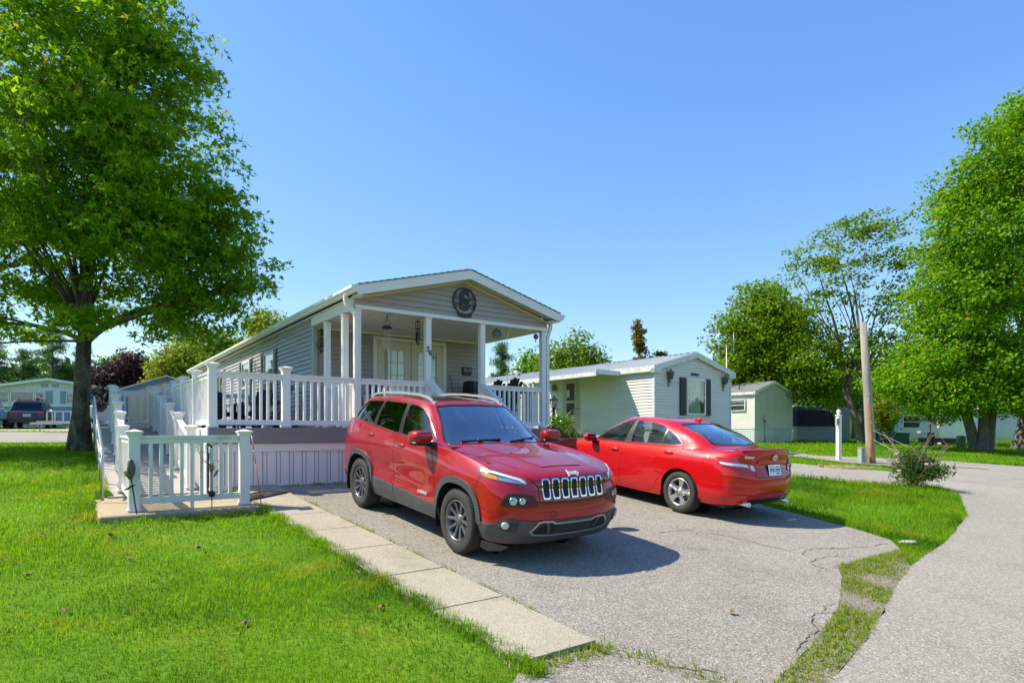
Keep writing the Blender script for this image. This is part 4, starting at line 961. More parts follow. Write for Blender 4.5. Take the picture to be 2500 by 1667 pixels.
# lower headlamp pods
PD = rounded([(2.52, .680), (2.30, .752), (2.13, .768), (1.80, .766), (1.53, .752), (1.45, .706), (1.48, .668), (2.12, .666)], .02, 2)
PDO = rounded([(2.62, .660), (2.38, .768), (2.13, .788), (1.6, .784), (1.20, .768), (1.09, .70), (1.09, .655), (1.46, .646), (2.23, .648)], .03, 3)
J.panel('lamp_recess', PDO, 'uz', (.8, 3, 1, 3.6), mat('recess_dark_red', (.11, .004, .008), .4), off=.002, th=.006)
J.panel('lamp_pod', PD, 'uz', (.8, 3, 1, 3.6), M_BLKP, off=.004, th=.006)
J.panel('lamp_lens', PD, 'uz', (.8, 3, 1, 3.6), M_LENS, off=.012, th=0)
for sd in (1, -1):
    for u_, r_ in ((1.66, .032), (2.02, .038)):
        c, n = J.on((u_, .712), 'uz', (.8, 3, 1, 3.6), .003, sd); mb = MB(); mb.lathe([(.0, .004), (r_*.55, .006), (r_, .010), (r_*1.08, .004)], 16); o = mb.build('headlamp_projector', mat('projector_chrome', (.6, .62, .65), .15, .9), suv); o.location = c; o.rotation_euler = n.to_track_quat('Z', 'Y').to_euler()
# fog lamp pockets
FP = rounded([(2.56, .446), (2.46, .492), (2.2, .508), (1.70, .485), (1.84, .395), (2.4, .415)], .02, 3)
J.panel('fog_lamp_pocket', FP, 'uz', (1, 3.2, .4, 2), mat('pocket_dark', (.025, .026, .03), .5), off=.016, th=.004)
J.wire(FP, 'uz', (1, 3.2, .4, 2), r=.006, off=.016, name='pocket_lip', m=M_PLAST, closed=True)
for sd in (1, -1):
    c, n = J.on((2.29, .464), 'uz', (1, 3.2, .4, 2), .022, sd); mb = MB(); mb.lathe([(.0, .012), (.03, .010), (.040, .0), (.043, -.01)], 18); o = mb.build('fog_lamp', mat('fog_lens', (.62, .62, .58), .2), suv); o.location = c; o.rotation_euler = n.to_track_quat('Z', 'Y').to_euler()
# lower air intake with bright frame
IO = [(0, .330), (.30, .333), (.50, .352), (.555, .392), (.47, .498), (.41, .507), (.30, .50), (.25, .478), (0, .478)]
II = [(0, .347), (.30, .350), (.485, .366), (.53, .392), (.458, .482), (.41, .490), (.31, .484), (.26, .461), (0, .461)]
RGI = (0, 2.6, .3, 2.2)
J.panel('air_intake', II, 'yz', RGI, M_MESH, off=.014, th=.004, sides='C')
J.panel('intake_frame', IO, 'yz', RGI, mat('satin_silver', (.46, .46, .46), .35, .6), off=.020, th=.012, sides='C', ring=II)
J.panel('intake_divider', [(.285, .35), (.33, .353), (.385, .488), (.345, .487)], 'yz', RGI, M_PLAST, off=.019, th=.006)
mb = MB()
for zz in np.arange(.36, .455, .016):
    for k in range(23):
        y = (k-11)*.025+(.0125 if int(zz*1000/16) % 2 else 0); 
        if abs(y) < .27:
            c, n = J.on((abs(y), zz), 'yz', RGI, .016, 1 if y >= 0 else -1); mb.box(c.x-.002, c.x+.004, c.y-.007, c.y+.007, zz-.003, zz+.003)
mb.build('intake_mesh', M_PLAST, suv, kind='stuff')
mb = MB()
for k in range(7):
    yc = (k-3)*.126
    for i, zz in enumerate(np.arange(.75, .91, .016)):
        for j in range(4):
            y = yc-.024+j*.016+(.008 if i % 2 else 0)-.004; c, n = J.on((abs(y), zz), 'yz', (0, 2.4, 1.5, 4.2), .006, 1 if y >= 0 else -1); mb.box(c.x-.002, c.x+.003, c.y-.0035, c.y+.0035, zz-.003, zz+.003)
mb.build('grille_mesh', mat('grille_mesh_grey', (.05, .05, .055), .4), suv, kind='stuff')
c, n = J.on((.30, .565), 'yz', RGI, .004, -1)
J.seam([(.30+.045*math.cos(a), .565+.035*math.sin(a)) for a in np.linspace(0, 6.28, 20)], 'yz', (0, 2.4, .3, 3), w=.005, name='tow_cover_gap', sides='R')
# badges
M_BADGE = mat('badge_silver', (.80, .80, .80), .25, .3)
c, n = J.on((0, .962), 'yz', (0, 2, 3, 5.6), .012, 1)
mw = frame((c.x+.006, 0, c.z+.012), (0, 1, 0), (-.75, 0, .66)); put_text('badge', 'Jeep', .095, M_BADGE, suv, mw, depth=.004, bold=.0025)
for sd in (-1, 1):
    c, n = J.on((-.80, .545), 'xz', SIDE, .006, sd)
    put_text('badge', 'CHEROKEE', .045, M_BADGE, suv, frame(c, (-sd, 0, 0), (0, 0, 1)), depth=.003, bold=.0012, shear=.2)
# roof rails, glass roof, mirrors, wipers, antenna
for sd in (1, -1):
    mb = MB(); P = [(-1.22, .53*sd, 1.592), (-1.30, .53*sd, 1.628), (-1.45, .53*sd, 1.672), (-1.7, .525*sd, 1.695), (-2.2, .52*sd, 1.702), (-2.7, .515*sd, 1.685), (-2.98, .55*sd, 1.655), (-3.08, .545*sd, 1.625), (-3.12, .54*sd, 1.602)]
    for k in range(len(P)-1): mb.obox(P[k], P[k+1], .034, .030)
    mb.tube(P, .018, 8); mb.build('roof_rail', mat('brushed_silver', (.66, .65, .62), .3, .6), suv)
    for x in (-1.34, -2.92):
        mb = MB(); mb.bbox(x-.07, x+.07, .53*sd-.015, .53*sd+.015, 1.59, 1.65, .01); mb.build('rail_foot', M_BLKP, suv)
J.panel('sunroof', [(-1.36, 0), (-1.36, .40), (-2.75, .42), (-2.75, 0)], 'xy', (0, 14, 8, 10), mat('sunroof_glass', (.012, .013, .012), .12, coat=.6), off=.004, th=.006, sides='C')
def superell(mb, r, e=.55, n=20):
    V = []; m = n//2; pw = lambda x: math.copysign(abs(x)**e, x)
    for i in range(m+1):
        t = -math.pi/2+math.pi*i/m
        for k in range(n): a = 2*math.pi*k/n; V.append((r[0]*pw(math.cos(t))*pw(math.cos(a)), r[1]*pw(math.cos(t))*pw(math.sin(a)), r[2]*pw(math.sin(t))))
    return mb.add(V, [(i*n+k, i*n+(k+1) % n, (i+1)*n+(k+1) % n, (i+1)*n+k) for i in range(m) for k in range(n)], True)
for sd in (1, -1):
    mp = (-.72, sd*1.0, 1.225); rr_ = (0, 0, -sd*.2)
    mb = superell(MB(), (.105, .135, .075)); o = mb.build('mirror', M_JRED, suv); o.location = mp; o.rotation_euler = rr_
    mb = superell(MB(), (.10, .132, .028)); o = mb.build('mirror_base', M_BLKP, suv); o.location = (mp[0], mp[1], mp[2]-.075); o.rotation_euler = rr_
    mb = MB(); mb.obox((.02, -.07*sd, 0), (.03, -.19*sd, -.01), .07, .05); o = mb.build('mirror_arm', M_BLKP, suv); o.location = (mp[0], mp[1], mp[2]-.085)
    mb = MB(); mb.box(-.104, -.098, -.10, .095, -.05, .05); o = mb.build('mirror_glass', M_CHROME, suv); o.location = mp; o.rotation_euler = rr_
for y0, y1 in ((-.55, -.02), (.10, .60)):
    c0, _ = J.on((abs(y0), 1.172), 'yz', WSREG, .012, 1 if y0 > 0 else -1); c1, _ = J.on((abs(y1), 1.195), 'yz', WSREG, .012, 1 if y1 > 0 else -1)
    mb = MB(); mb.obox(c0, c1, .02, .022); mb.sphere(c0.lerp(c1, .45)+Vector((.02, 0, .0)), .025, 8, (1, 2.0, .8)); mb.build('wiper', M_BLKP, suv)
mb = MB(); mb.tube([(-3.15, -.25, 1.625), (-3.32, -.27, 1.86)], [.006, .003], 6); mb.build('aerial', M_BLKP, suv)
# underside, wells, cabin
mb = MB(); mb.box(-3.4, .62, -.80, .80, .27, .30); mb.build('floor_pan', M_BLKP, suv)
for x in (0, -2.70): well(suv, x, .43, .50, .93); 
for x in (0, -2.70):
    mb = MB(); mb.lathe([(.43, -.50), (.43, -.93)], 20, (x, 0, .36), 'y', a0=-.35, a1=math.pi+.35); mb.lathe([(.43, -.50), (.01, -.50)], 20, (x, 0, .36), 'y'); mb.build('wheel_well', M_BLKP, suv)
mb = MB(); mb.prism([(-.42, .9), (-.42, 1.13), (-.62, 1.14), (-.95, 1.05), (-.95, .8)], -.74, .74, 'xz'); mb.build('dashboard', M_INT, suv)
mb = MB(); mb.lathe([(.165, -.012), (.185, 0), (.165, .012)], 24); o = mb.build('steering_wheel', M_INT, suv); o.location = (-1.02, .36, 1.08); o.rotation_euler = (0, R(65), 0)
seats(suv, (((-1.45), (-.38, .38)), ((-2.35), (-.42, 0, .42))), .62, M_INTL)
mb = MB(); mb.box(-3.3, -.5, -.78, .78, .58, .60); mb.build('cabin_floor', M_INT, suv)
mb = MB(); mb.box(-3.36, -3.33, -.62, .62, .6, 1.2); mb.build('cabin_rear', M_INT, suv)
mb = MB(); mb.bbox(-.02, .03, -.11, .11, -.03, .04, .015); o = mb.build('rear_view_mirror', M_BLKP, suv); o.location = (-1.02, 0, 1.49)
def rim_ten(e, rr, h, m):
    mb = MB(); mb.lathe([(rr, h-.01), (rr-.008, h-.004), (rr-.022, h-.02), (rr-.03, -.03), (rr-.03, -h+.03)], 48, axis='y')
    mb.lathe([(0, h-.028), (.03, h-.028), (.036, h-.034), (.075, h-.042), (.085, h-.07)], 24, axis='y')
    for k in range(10):
        a = 2*math.pi*(k//2)/5+(R(13) if k % 2 else -R(13))+R(90); b = 2*math.pi*(k//2)/5+(R(19) if k % 2 else -R(19))+R(90)
        c0, s0, c1, s1 = math.cos(a), math.sin(a), math.cos(b), math.sin(b); p0 = Vector((c0*.065, h-.045, s0*.065)); p1 = Vector((c1*(rr-.015), h-.022, s1*(rr-.015))); d = (p1-p0).normalized(); sd = Vector((d.z, 0, -d.x))
        V = []
        for p, w_, dd in ((p0, .021, .05), (p0.lerp(p1, .5), .019, .045), (p1, .029, .04)):
            V += [p+sd*w_-Vector((0, dd, 0)), p+sd*w_*.8, p+Vector((0, .005, 0)), p-sd*w_*.8, p-sd*w_-Vector((0, dd, 0))]
        mb.add(V, [(i*5+j, i*5+j+1, i*5+6+j, i*5+5+j) for i in range(2) for j in range(4)])
    mb.build('rim', m, e)
    mb = MB(); mb.lathe([(rr-.035, -.02), (.01, -.02)], 32, axis='y'); mb.build('brake_shadow', M_BLKP, e)
    mb = MB(); mb.lathe([(.15, .0), (.15, .02), (.05, .025)], 24, axis='y'); mb.build('brake_disc', mat('brake_steel', (.22, .21, .19), .45, .7), e)
    mb = MB()
    for k in range(5):
        a = 2*math.pi*k/5+R(54); mb.lathe([(.008, h-.05), (.010, h-.036), (0, h-.032)], 8, (math.cos(a)*.057, 0, math.sin(a)*.057), 'y')
    mb.build('lug_nuts', M_BLKP, e)
for x in (0, -2.70):
    for sd in (1, -1): wheel(suv, 'wheel', x, sd*.805, J_RW, .225, .232, rim_ten, M_DKALLOY, sd)
# torn lip hanging from the bumper's right corner
mb = MB(); mb.add([(.60, -.80, .24), (.44, -.865, .25), (.42, -.86, .17), (.50, -.83, .14), (.60, -.72, .15), (.66, -.66, .20)], [(0, 1, 2, 3), (0, 3, 4, 5), (3, 2, 1, 0), (5, 4, 3, 0)]); mb.build('torn_splash_guard', M_PLAST, suv)
# ------------------------------------------------------------------ the bright red sedan
sedan = thing('sedan', 'bright red sedan seen from behind with a rear spoiler, parked beyond the SUV', 'car')
kA = [(.85,0,.2),(.82,.42,.2),(.70,.72,.2),(.55,.82,.21),(.42,.84,.22),(0,.84,.22),(-.45,.83,.22),(-1.05,.83,.22),(-1.75,.83,.22),(-2.3,.83,.22),(-2.776,.83,.23),(-3.25,.82,.25),(-3.56,.74,.27),(-3.70,.45,.30),(-3.72,0,.30)]
kB = [(.95,0,.42),(.92,.42,.42),(.80,.74,.42),(.6,.87,.42),(.42,.895,.42),(0,.905,.42),(-.45,.895,.40),(-1.05,.885,.38),(-1.75,.885,.38),(-2.3,.89,.40),(-2.776,.905,.42),(-3.25,.885,.43),(-3.60,.79,.43),(-3.80,.45,.45),(-3.84,0,.45)]
kC = [(.96,0,.58),(.93,.42,.58),(.81,.73,.6),(.62,.86,.62),(.42,.895,.63),(0,.91,.65),(-.45,.9,.64),(-1.05,.9,.62),(-1.75,.905,.64),(-2.3,.91,.66),(-2.776,.915,.68),(-3.25,.89,.68),(-3.61,.79,.68),(-3.81,.45,.66),(-3.86,0,.66)]
kD = [(.88,0,.70),(.85,.42,.70),(.74,.68,.74),(.58,.82,.77),(.40,.865,.79),(0,.88,.81),(-.45,.885,.82),(-1.05,.89,.83),(-1.75,.895,.85),(-2.3,.90,.86),(-2.776,.895,.88),(-3.25,.865,.9),(-3.58,.76,.9),(-3.74,.45,.88),(-3.78,0,.88)]
kE = [(.80,0,.76),(.77,.40,.765),(.66,.62,.79),(.5,.74,.83),(.34,.79,.86),(0,.815,.90),(-.45,.83,.93),(-1.05,.845,.945),(-1.75,.85,.965),(-2.3,.85,.985),(-2.776,.835,1.0),(-3.25,.79,1.02),(-3.56,.70,1.04),(-3.75,.42,1.085),(-3.80,0,1.095)]
kE2 = [(.25,0,.895),(.23,.40,.89),(.15,.60,.895),(.04,.70,.905),(-.08,.755,.915),(-.30,.785,.93),(-.62,.805,.945),(-1.08,.825,.955),(-1.75,.832,.976),(-2.3,.83,.994),(-2.75,.81,1.012),(-3.14,.755,1.035),(-3.38,.66,1.065),(-3.54,.40,1.09),(-3.58,0,1.10)]
kF = [(-.33,0,.985),(-.36,.38,.98),(-.46,.60,.96),(-.54,.70,.955),(-.60,.75,.955),(-.66,.78,.955),(-.80,.80,.96),(-1.1,.81,.965),(-1.75,.815,.985),(-2.3,.81,1.0),(-2.7,.785,1.02),(-3.0,.73,1.045),(-3.15,.62,1.07),(-3.24,.38,1.09),(-3.27,0,1.10)]
kFm = [(-.74,0,1.22),(-.76,.37,1.21),(-.84,.56,1.185),(-.91,.64,1.175),(-.97,.675,1.178),(-1.03,.70,1.18),(-1.14,.715,1.19),(-1.36,.725,1.20),(-1.80,.73,1.22),(-2.22,.725,1.225),(-2.52,.70,1.22),(-2.74,.655,1.225),(-2.85,.56,1.235),(-2.92,.34,1.25),(-2.95,0,1.26)]
kG = [(-1.10,0,1.40),(-1.12,.35,1.39),(-1.18,.50,1.365),(-1.23,.555,1.355),(-1.29,.575,1.36),(-1.36,.59,1.37),(-1.46,.60,1.385),(-1.6,.605,1.395),(-1.85,.61,1.40),(-2.1,.605,1.395),(-2.28,.59,1.38),(-2.4,.56,1.365),(-2.46,.48,1.36),(-2.5,.28,1.38),(-2.52,0,1.39)]
kG2 = [(-1.20,0,1.428),(-1.22,.28,1.422),(-1.27,.40,1.41),(-1.31,.44,1.405),(-1.36,.46,1.412),(-1.42,.47,1.42),(-1.51,.48,1.43),(-1.64,.485,1.438),(-1.86,.49,1.444),(-2.08,.485,1.44),(-2.22,.47,1.43),(-2.32,.44,1.418),(-2.37,.38,1.413),(-2.40,.22,1.418),(-2.42,0,1.42)]
kH = [(max(-2.3, min(-1.35, -1.85+(x+1.85)*.75)), 0, 0) for x, _, _ in kG2]; kH = [(x, 0, 1.458-.05*(x+1.75)**2) for x, _, _ in kH]
SK = Surf([kA, kB, kC, kD, kE, kE2, kF, kFm, kG, kG2, kH]); SK.sign = 1; SK.sign = 1 if SK.nrm(np.array([8.]), np.array([2.]))[0][1] > 0 else -1
Kc = Car(SK, sedan); KW = .334
SIDE = (3.0, 12.3, 0, 5.0); GLS = (3.2, 13, 5.6, 8.3); RR = (10.3, 14, 0, 5.2); RGL = (10.5, 14, 6, 8.2)
for cx in (0, -2.776): Kc.holes.append(Kc.uv(rounded(arch(cx, .334, .375, p=2.1), .02, 2), 'xz', (3.0, 12.5, 0, 4), .04))
WF = rounded([(-.70, .985), (-1.445, 1.0), (-1.535, 1.375), (-1.40, 1.365), (-1.20, 1.29), (-.95, 1.16)], .03)
WR = rounded([(-1.60, 1.01), (-2.265, 1.042), (-2.285, 1.295), (-2.20, 1.33), (-1.90, 1.372), (-1.60, 1.375)], .03)
WQ = rounded([(-2.31, 1.045), (-2.68, 1.062), (-2.52, 1.185), (-2.325, 1.278)], .02)
for w in (WF, WR, WQ): Kc.holes.append(Kc.uv(w, 'xz', GLS, .04))
WS = [(0, 1.0), (.40, .998), (.60, .985), (.67, .985), (.50, 1.36), (.34, 1.388), (0, 1.395)]
Kc.holes.append(Kc.uv(WS, 'yz', (0, 4.2, 5.8, 8.2), .04))
RW = rounded([(0, 1.108), (.54, 1.112), (.55, 1.13), (.50, 1.375), (.44, 1.392), (0, 1.405)], .02, 3); RW = [(0, 1.108), (.40, 1.108), (.53, 1.112), (.545, 1.13), (.50, 1.365), (.46, 1.385), (.25, 1.40), (0, 1.405)]
Kc.holes.append(Kc.uv(RW, 'yz', RGL, .04))
Kc.body(M_CRED)
Kc.panel('windscreen', WS, 'yz', (0, 4.2, 5.8, 8.2), M_WSH, off=-.004, th=0, sides='C')
Kc.panel('rear_window', RW, 'yz', RGL, glass_mat('rear_glass', (.28, .36, .38), .55, refl=2.4, base=.14), off=-.004, th=0, sides='C')
Kc.seam([(0, 1.118), (.40, 1.118), (.525, 1.122), (.53, 1.14), (.49, 1.36), (.45, 1.378), (.25, 1.39), (0, 1.395)], 'yz', RGL, w=.035, off=-.002, name='window_border', m=M_BLKP, sides='LR')
Kc.wire([(.18, 1.40), (.50, 1.375), (.555, 1.13), (.54, 1.10), (.40, 1.098), (0, 1.098)], 'yz', RGL, r=.005, off=.0, name='window_seal', m=M_BLKP)
for w in (WF, WR, WQ): Kc.panel('side_window', w, 'xz', GLS, glass_mat('sedan_glass', (.52, .62, .60), .85, refl=1.6, base=.08), off=-.008, th=0)
Kc.panel('pillar_trim', [(-1.447, .998), (-1.60, 1.005), (-1.60, 1.385), (-1.537, 1.383)], 'xz', GLS, mat('pillar_brown_black', (.05, .045, .04), .35), off=.002, th=.004)
Kc.panel('pillar_trim', [(-2.268, 1.04), (-2.308, 1.042), (-2.322, 1.283), (-2.287, 1.30)], 'xz', GLS, M_BLKP, off=.002, th=.004)
Kc.wire([(-.66, .975), (-1.45, .993), (-2.27, 1.030), (-2.71, 1.054), (-2.70, 1.07), (-2.53, 1.20), (-2.32, 1.303), (-2.21, 1.34), (-1.90, 1.385), (-1.55, 1.388), (-1.39, 1.375), (-1.18, 1.295), (-.94, 1.165), (-.70, 1.0)], 'xz', GLS, r=.0065, off=.003, name='window_surround', m=M_CHROME)
# shut lines
for pts, reg in (([(-.20, .30), (-.205, .74), (-.29, .87), (-.36, .93), (-.62, .97)], (3.5, 8, 0, 6.2)), ([(-1.42, .25), (-1.455, .77), (-1.49, .98), (-1.565, 1.0)], (6, 10, 0, 6.2)),
                 ([(-1.42, .25), (-1.9, .235), (-2.15, .255), (-2.24, .33), (-2.31, .45), (-2.424, .606), (-2.60, .75), (-2.716, .85), (-2.74, .95), (-2.71, 1.045)], (7, 11.5, 0, 6.2)), ([(-.20, .30), (-.24, .245), (-1.42, .235)], (4, 9, 0, 3))):
    Kc.seam(pts, 'xz', reg, w=.008)
Kc.seam(rounded([(-2.97, .995), (-2.985, .845), (-3.20, .835), (-3.20, .985)], .04, 5), 'xz', (9.5, 12.3, 2, 5), w=.007, closed=True, sides='R')
Kc.seam(rounded([(-2.97, .995), (-2.985, .845), (-3.20, .835), (-3.20, .985)], .04, 5), 'xz', (9.5, 12.3, 2, 5), w=.007, closed=True, sides='L')
for x, z in ((-1.30, .85), (-2.51, .93)):
    for sd in (1, -1):
        c, n = Kc.on((x, z), 'xz', SIDE, .014, sd); mb = MB(); mb.sphere((0, 0, 0), .105, 12, (1, .18, .16)); o = mb.build('door_handle', M_CRED, sedan); o.location = c
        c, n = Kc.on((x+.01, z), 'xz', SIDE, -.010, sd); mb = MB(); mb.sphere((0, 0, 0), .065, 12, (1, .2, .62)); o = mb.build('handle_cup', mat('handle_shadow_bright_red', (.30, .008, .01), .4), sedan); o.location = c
# side skirt, rear valance
Kc.panel('side_skirt', [(-.40, .17), (-2.36, .17), (-2.40, .33), (-2.25, .30), (-2.1, .235), (-1.2, .225), (-.4, .23)], 'xz', (4.5, 9.6, 0, 2.2), M_CRED, off=.018, th=.03)
Kc.panel('rear_valance', [(10.72, .235), (11.5, .24), (12.3, .262), (12.75, .30), (12.95, .372), (14, .375), (14, .425), (12.6, .432), (11.7, .425), (10.78, .405)], 'uz', (10.3, 14, 0, 2.2), M_CRED, off=.014, th=.03, sides='C')
Kc.panel('diffuser', [(12.95, .30), (14, .30), (14, .374), (13.05, .372)], 'uz', (10.3, 14, 0, 2.2), M_BLKP, off=.004, th=.02, sides='C')
Kc.seam([(10.6, .668), (11.77, .699)], 'uz', RR, w=.006)
# tail lamps
TL = rounded([(11.30, .968), (12.0, .968), (12.44, .962), (12.84, .942), (13.12, .79), (13.03, .768), (12.5, .805), (11.62, .857)], .03, 3)
Kc.panel('tail_lamp', TL, 'uz', (10.5, 13.6, 1.5, 5), M_REDL, off=.012, th=.02)
Kc.panel('reversing_lamp', [(11.50, .90), (12.1, .892), (12.72, .882), (12.80, .838), (12.2, .852), (11.63, .870)], 'uz', (10.5, 13.6, 1.5, 5), mat('clear_lamp', (.72, .74, .76), .2, .2), off=.0145, th=.004)
Kc.panel('reversing_lamp', [(12.86, .868), (12.98, .868), (13.08, .795), (13.02, .785), (12.90, .80)], 'uz', (10.5, 13.6, 1.5, 5), mat('clear_lamp', (.7, .7, .7)), off=.0145, th=.004)
for i in range(2):
    mb = MB()
    for sd in (1, -1):
        for k in range(7):
            c, n = Kc.on((12.15+k*.085, .872-.006*k-.018*i), 'uz', (10.5, 13.6, 1.5, 5), .0165, sd); mb.sphere(c, .006, 6)
    mb.build('lamp_studs', M_PLAST, sedan, kind='stuff')
# boot lid, spoiler, plate, badges
Kc.seam([(12.47, 1.105), (11.95, 1.07), (11.80, 1.055), (12.1, 1.048), (12.50, 1.0)], 'uz', (11, 14, 3, 6.4), w=.007)
Kc.seam([(12.85, .945), (13.13, .79), (13.05, .72), (13.10, .695), (14, .69)], 'uz', (11.5, 14, 1.5, 5), w=.010)
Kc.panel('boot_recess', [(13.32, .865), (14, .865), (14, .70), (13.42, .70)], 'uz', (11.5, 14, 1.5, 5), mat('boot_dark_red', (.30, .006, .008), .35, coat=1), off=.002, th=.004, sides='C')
Kc.panel('boot_garnish', [(13.22, .945), (14, .955), (14, .905), (13.22, .895)], 'uz', (11.5, 14, 1.5, 5), M_CRED, off=.016, th=.02, sides='C')
mb = MB(); N_ = 12; P = []
for k in range(-N_, N_+1):
    y = .60*k/N_; c, n = Kc.on((abs(y), 0), 'yz', (12, 14, 3.9, 4.1), 0, 1); xb = -3.79+.16*(abs(y)/.6)**2.2; zc = 1.098-.022*(abs(y)/.6)**2
    P += [(xb+.20, y, zc-.012), (xb+.06, y, zc+.012), (xb-.045, y, zc+.014), (xb-.045, y, zc+.002), (xb+.05, y, zc-.03)]
mb.add(P, [(i*5+j, i*5+(j+1) % 5, i*5+5+(j+1) % 5, i*5+5+j) for i in range(2*N_) for j in range(5)]+[(0, 1, 2, 3, 4), tuple(range(10*N_, 10*N_+5))[::-1]], True); sp = mb.build('spoiler', M_CRED, sedan)
pl = thing_part = bpy.data.objects.new('licence_plate', None); COL.objects.link(pl); pl.parent = sedan
c, n = Kc.on((0, .79), 'yz', RR, .012, 1); pl.matrix_local = frame((c.x-.004, 0, .80), (0, -1, 0), (.25, 0, 1))
mb = MB(); mb.bbox(-.152, .152, -.078, .078, 0, .006, .003); mb.build('plate_frame', M_CHROME, pl)
mb = MB(); mb.box(-.14, .14, -.066, .066, .006, .0075); mb.build('plate', mat('plate_white', (.70, .74, .78), .4, var=.12, scale=30), pl)
mb = MB(); [mb.box(-.14+.0235*k, -.126+.0235*k, .046, .066, .0075, .0085) for k in (0, 1, 3, 4, 8, 9, 10)]; mb.build('plate_print', mat('plate_red', (.5, .05, .06), .5), pl)
mb = MB(); mb.box(.02, .12, -.066, -.046, .0075, .0085); mb.build('plate_print', mat('plate_blue', (.05, .10, .3), .5), pl)
o = link_mesh('plate_number', text_mesh('EWC 5993', .062, depth=.001, bold=.0008), mat('plate_ink', (.03, .06, .12), .5), pl); o.location = (0, -.004, .0085)
def badge_ring(rx, rz, y, z, w=.006):
    mb = MB(); mb.tube([(0, y+rx*math.cos(a), z+rz*math.sin(a)) for a in np.linspace(0, 2*math.pi, 25)], w, 6, cap=False); return mb
mb = badge_ring(.058, .042, 0, 0); mb2 = badge_ring(.015, .040, 0, 0, .005); mb.add(mb2.v, mb2.f, True); mb2 = badge_ring(.038, .014, 0, .016, .005); mb.add(mb2.v, mb2.f, True)
o = mb.build('badge', M_BADGE, sedan); c, n = Kc.on((0, .985), 'yz', RR, .016, 1); o.location = (c.x-.012, 0, .985); o.rotation_euler = (0, R(-14), 0)
c, n = Kc.on((12.73, .992), 'uz', (11.5, 14, 1.5, 5), .012, 1)
put_text('badge', 'Camry', .055, M_BADGE, sedan, frame((c.x-.012, c.y, c.z), (-n.y, n.x, 0), (.0, .0, 1)), depth=.003, bold=.0015, shear=.25)
c, n = Kc.on((13.1, .735), 'uz', (11.5, 14, 1.5, 5), .012, -1); put_text('badge', 'SE', .04, M_BADGE, sedan, frame((c.x-.006, c.y, c.z), (-n.y, n.x, 0), (0, 0, 1)), depth=.003, bold=.001)
# exhaust, antenna fin, mirrors, cabin
for sd in (1, -1):
    mb = MB(); mb.lathe([(.024, .10), (.030, 0), (.036, -.004), (.036, .12)], 16, axis='x'); o = mb.build('exhaust', M_CHROME, sedan); o.location = (-3.78, sd*.50, .285)
    mb = MB(); mb.tube([(-2.9, sd*.45, .27), (-3.7, sd*.50, .285)], .035, 10); mb.build('exhaust_pipe', M_STEEL, sedan)
    mb = MB(); mb.sphere((0, 0, 0), .115, 14, (.72, 1.0, .70)); o = mb.build('mirror', M_CRED, sedan); o.location = (-.70, sd*.965, 1.005)
    mb = MB(); mb.bbox(-.075, -.06, -.10, .09, -.07, .06, .006); o = mb.build('mirror_glass', glass_mat('mirror_dark', (.1, .13, .12), .3), sedan); o.location = (-.70, sd*.965, 1.005)
    mb = MB(); mb.obox((-.66, sd*.90, .965), (-.68, sd*.78, .965), .06, .04); mb.build('mirror_arm', M_BLKP, sedan)
mb = MB(); mb.sphere((-2.36, 0, 1.452), .075, 10, (1, .35, .42)); mb.build('aerial_fin', M_CRED, sedan)
mb = MB(); mb.box(-3.55, .6, -.78, .78, .22, .25); mb.build('floor_pan', M_BLKP, sedan)
for x in (0, -2.776):
    for sd in (1, -1):
        mb = MB(); mb.lathe([(.39, .48*sd), (.39, .88*sd)], 20, (x, 0, .334), 'y', a0=-.35, a1=math.pi+.35); mb.lathe([(.01, .48*sd), (.39, .48*sd)], 20, (x, 0, .334), 'y'); mb.build('wheel_well', M_BLKP, sedan)
mb = MB(); mb.box(-2.9, -.4, -.74, .74, .48, .50); mb.build('cabin_floor', M_INT, sedan)
mb = MB(); mb.prism([(-.40, .7), (-.40, .955), (-.62, .985), (-.95, .93), (-.95, .7)], -.70, .70, 'xz'); mb.build('dashboard', M_INT, sedan)
mb = MB(); mb.tube([(0, .185*math.cos(a), .185*math.sin(a)) for a in np.linspace(0, 2*math.pi, 29)], .017, 8, cap=False); mb.obox((0, -.18, 0), (0, .18, 0), .05, .05); o = mb.build('steering_wheel', M_BLKP, sedan); o.location = (-1.06, .37, .955); o.rotation_euler = (0, R(-22), 0)
M_GSEAT = mat('sedan_seat_grey', (.46, .46, .46), .8)
seats(sedan, ((-1.62, (-.37, .37)),), .50, M_GSEAT)
mb = MB(); mb.prism(rounded([(-2.35, .5), (-2.18, .5), (-2.45, 1.06), (-2.62, 1.06)], .04), -.66, .66, 'xz'); mb.build('rear_bench', M_GSEAT, sedan)
mb = MB(); mb.box(-3.2, -2.55, -.62, .62, 1.035, 1.055); mb.build('parcel_shelf', M_GSEAT, sedan)
for y in (-.42, 0, .42): mb = MB(); mb.bbox(-2.70, -2.60, y-.12, y+.12, 1.07, 1.20, .04); mb.build('headrest', M_GSEAT, sedan)
mb = MB(); mb.bbox(-.02, .02, -.10, .10, -.03, .03, .012); o = mb.build('rear_view_mirror', M_BLKP, sedan); o.location = (-1.02, 0, 1.30)
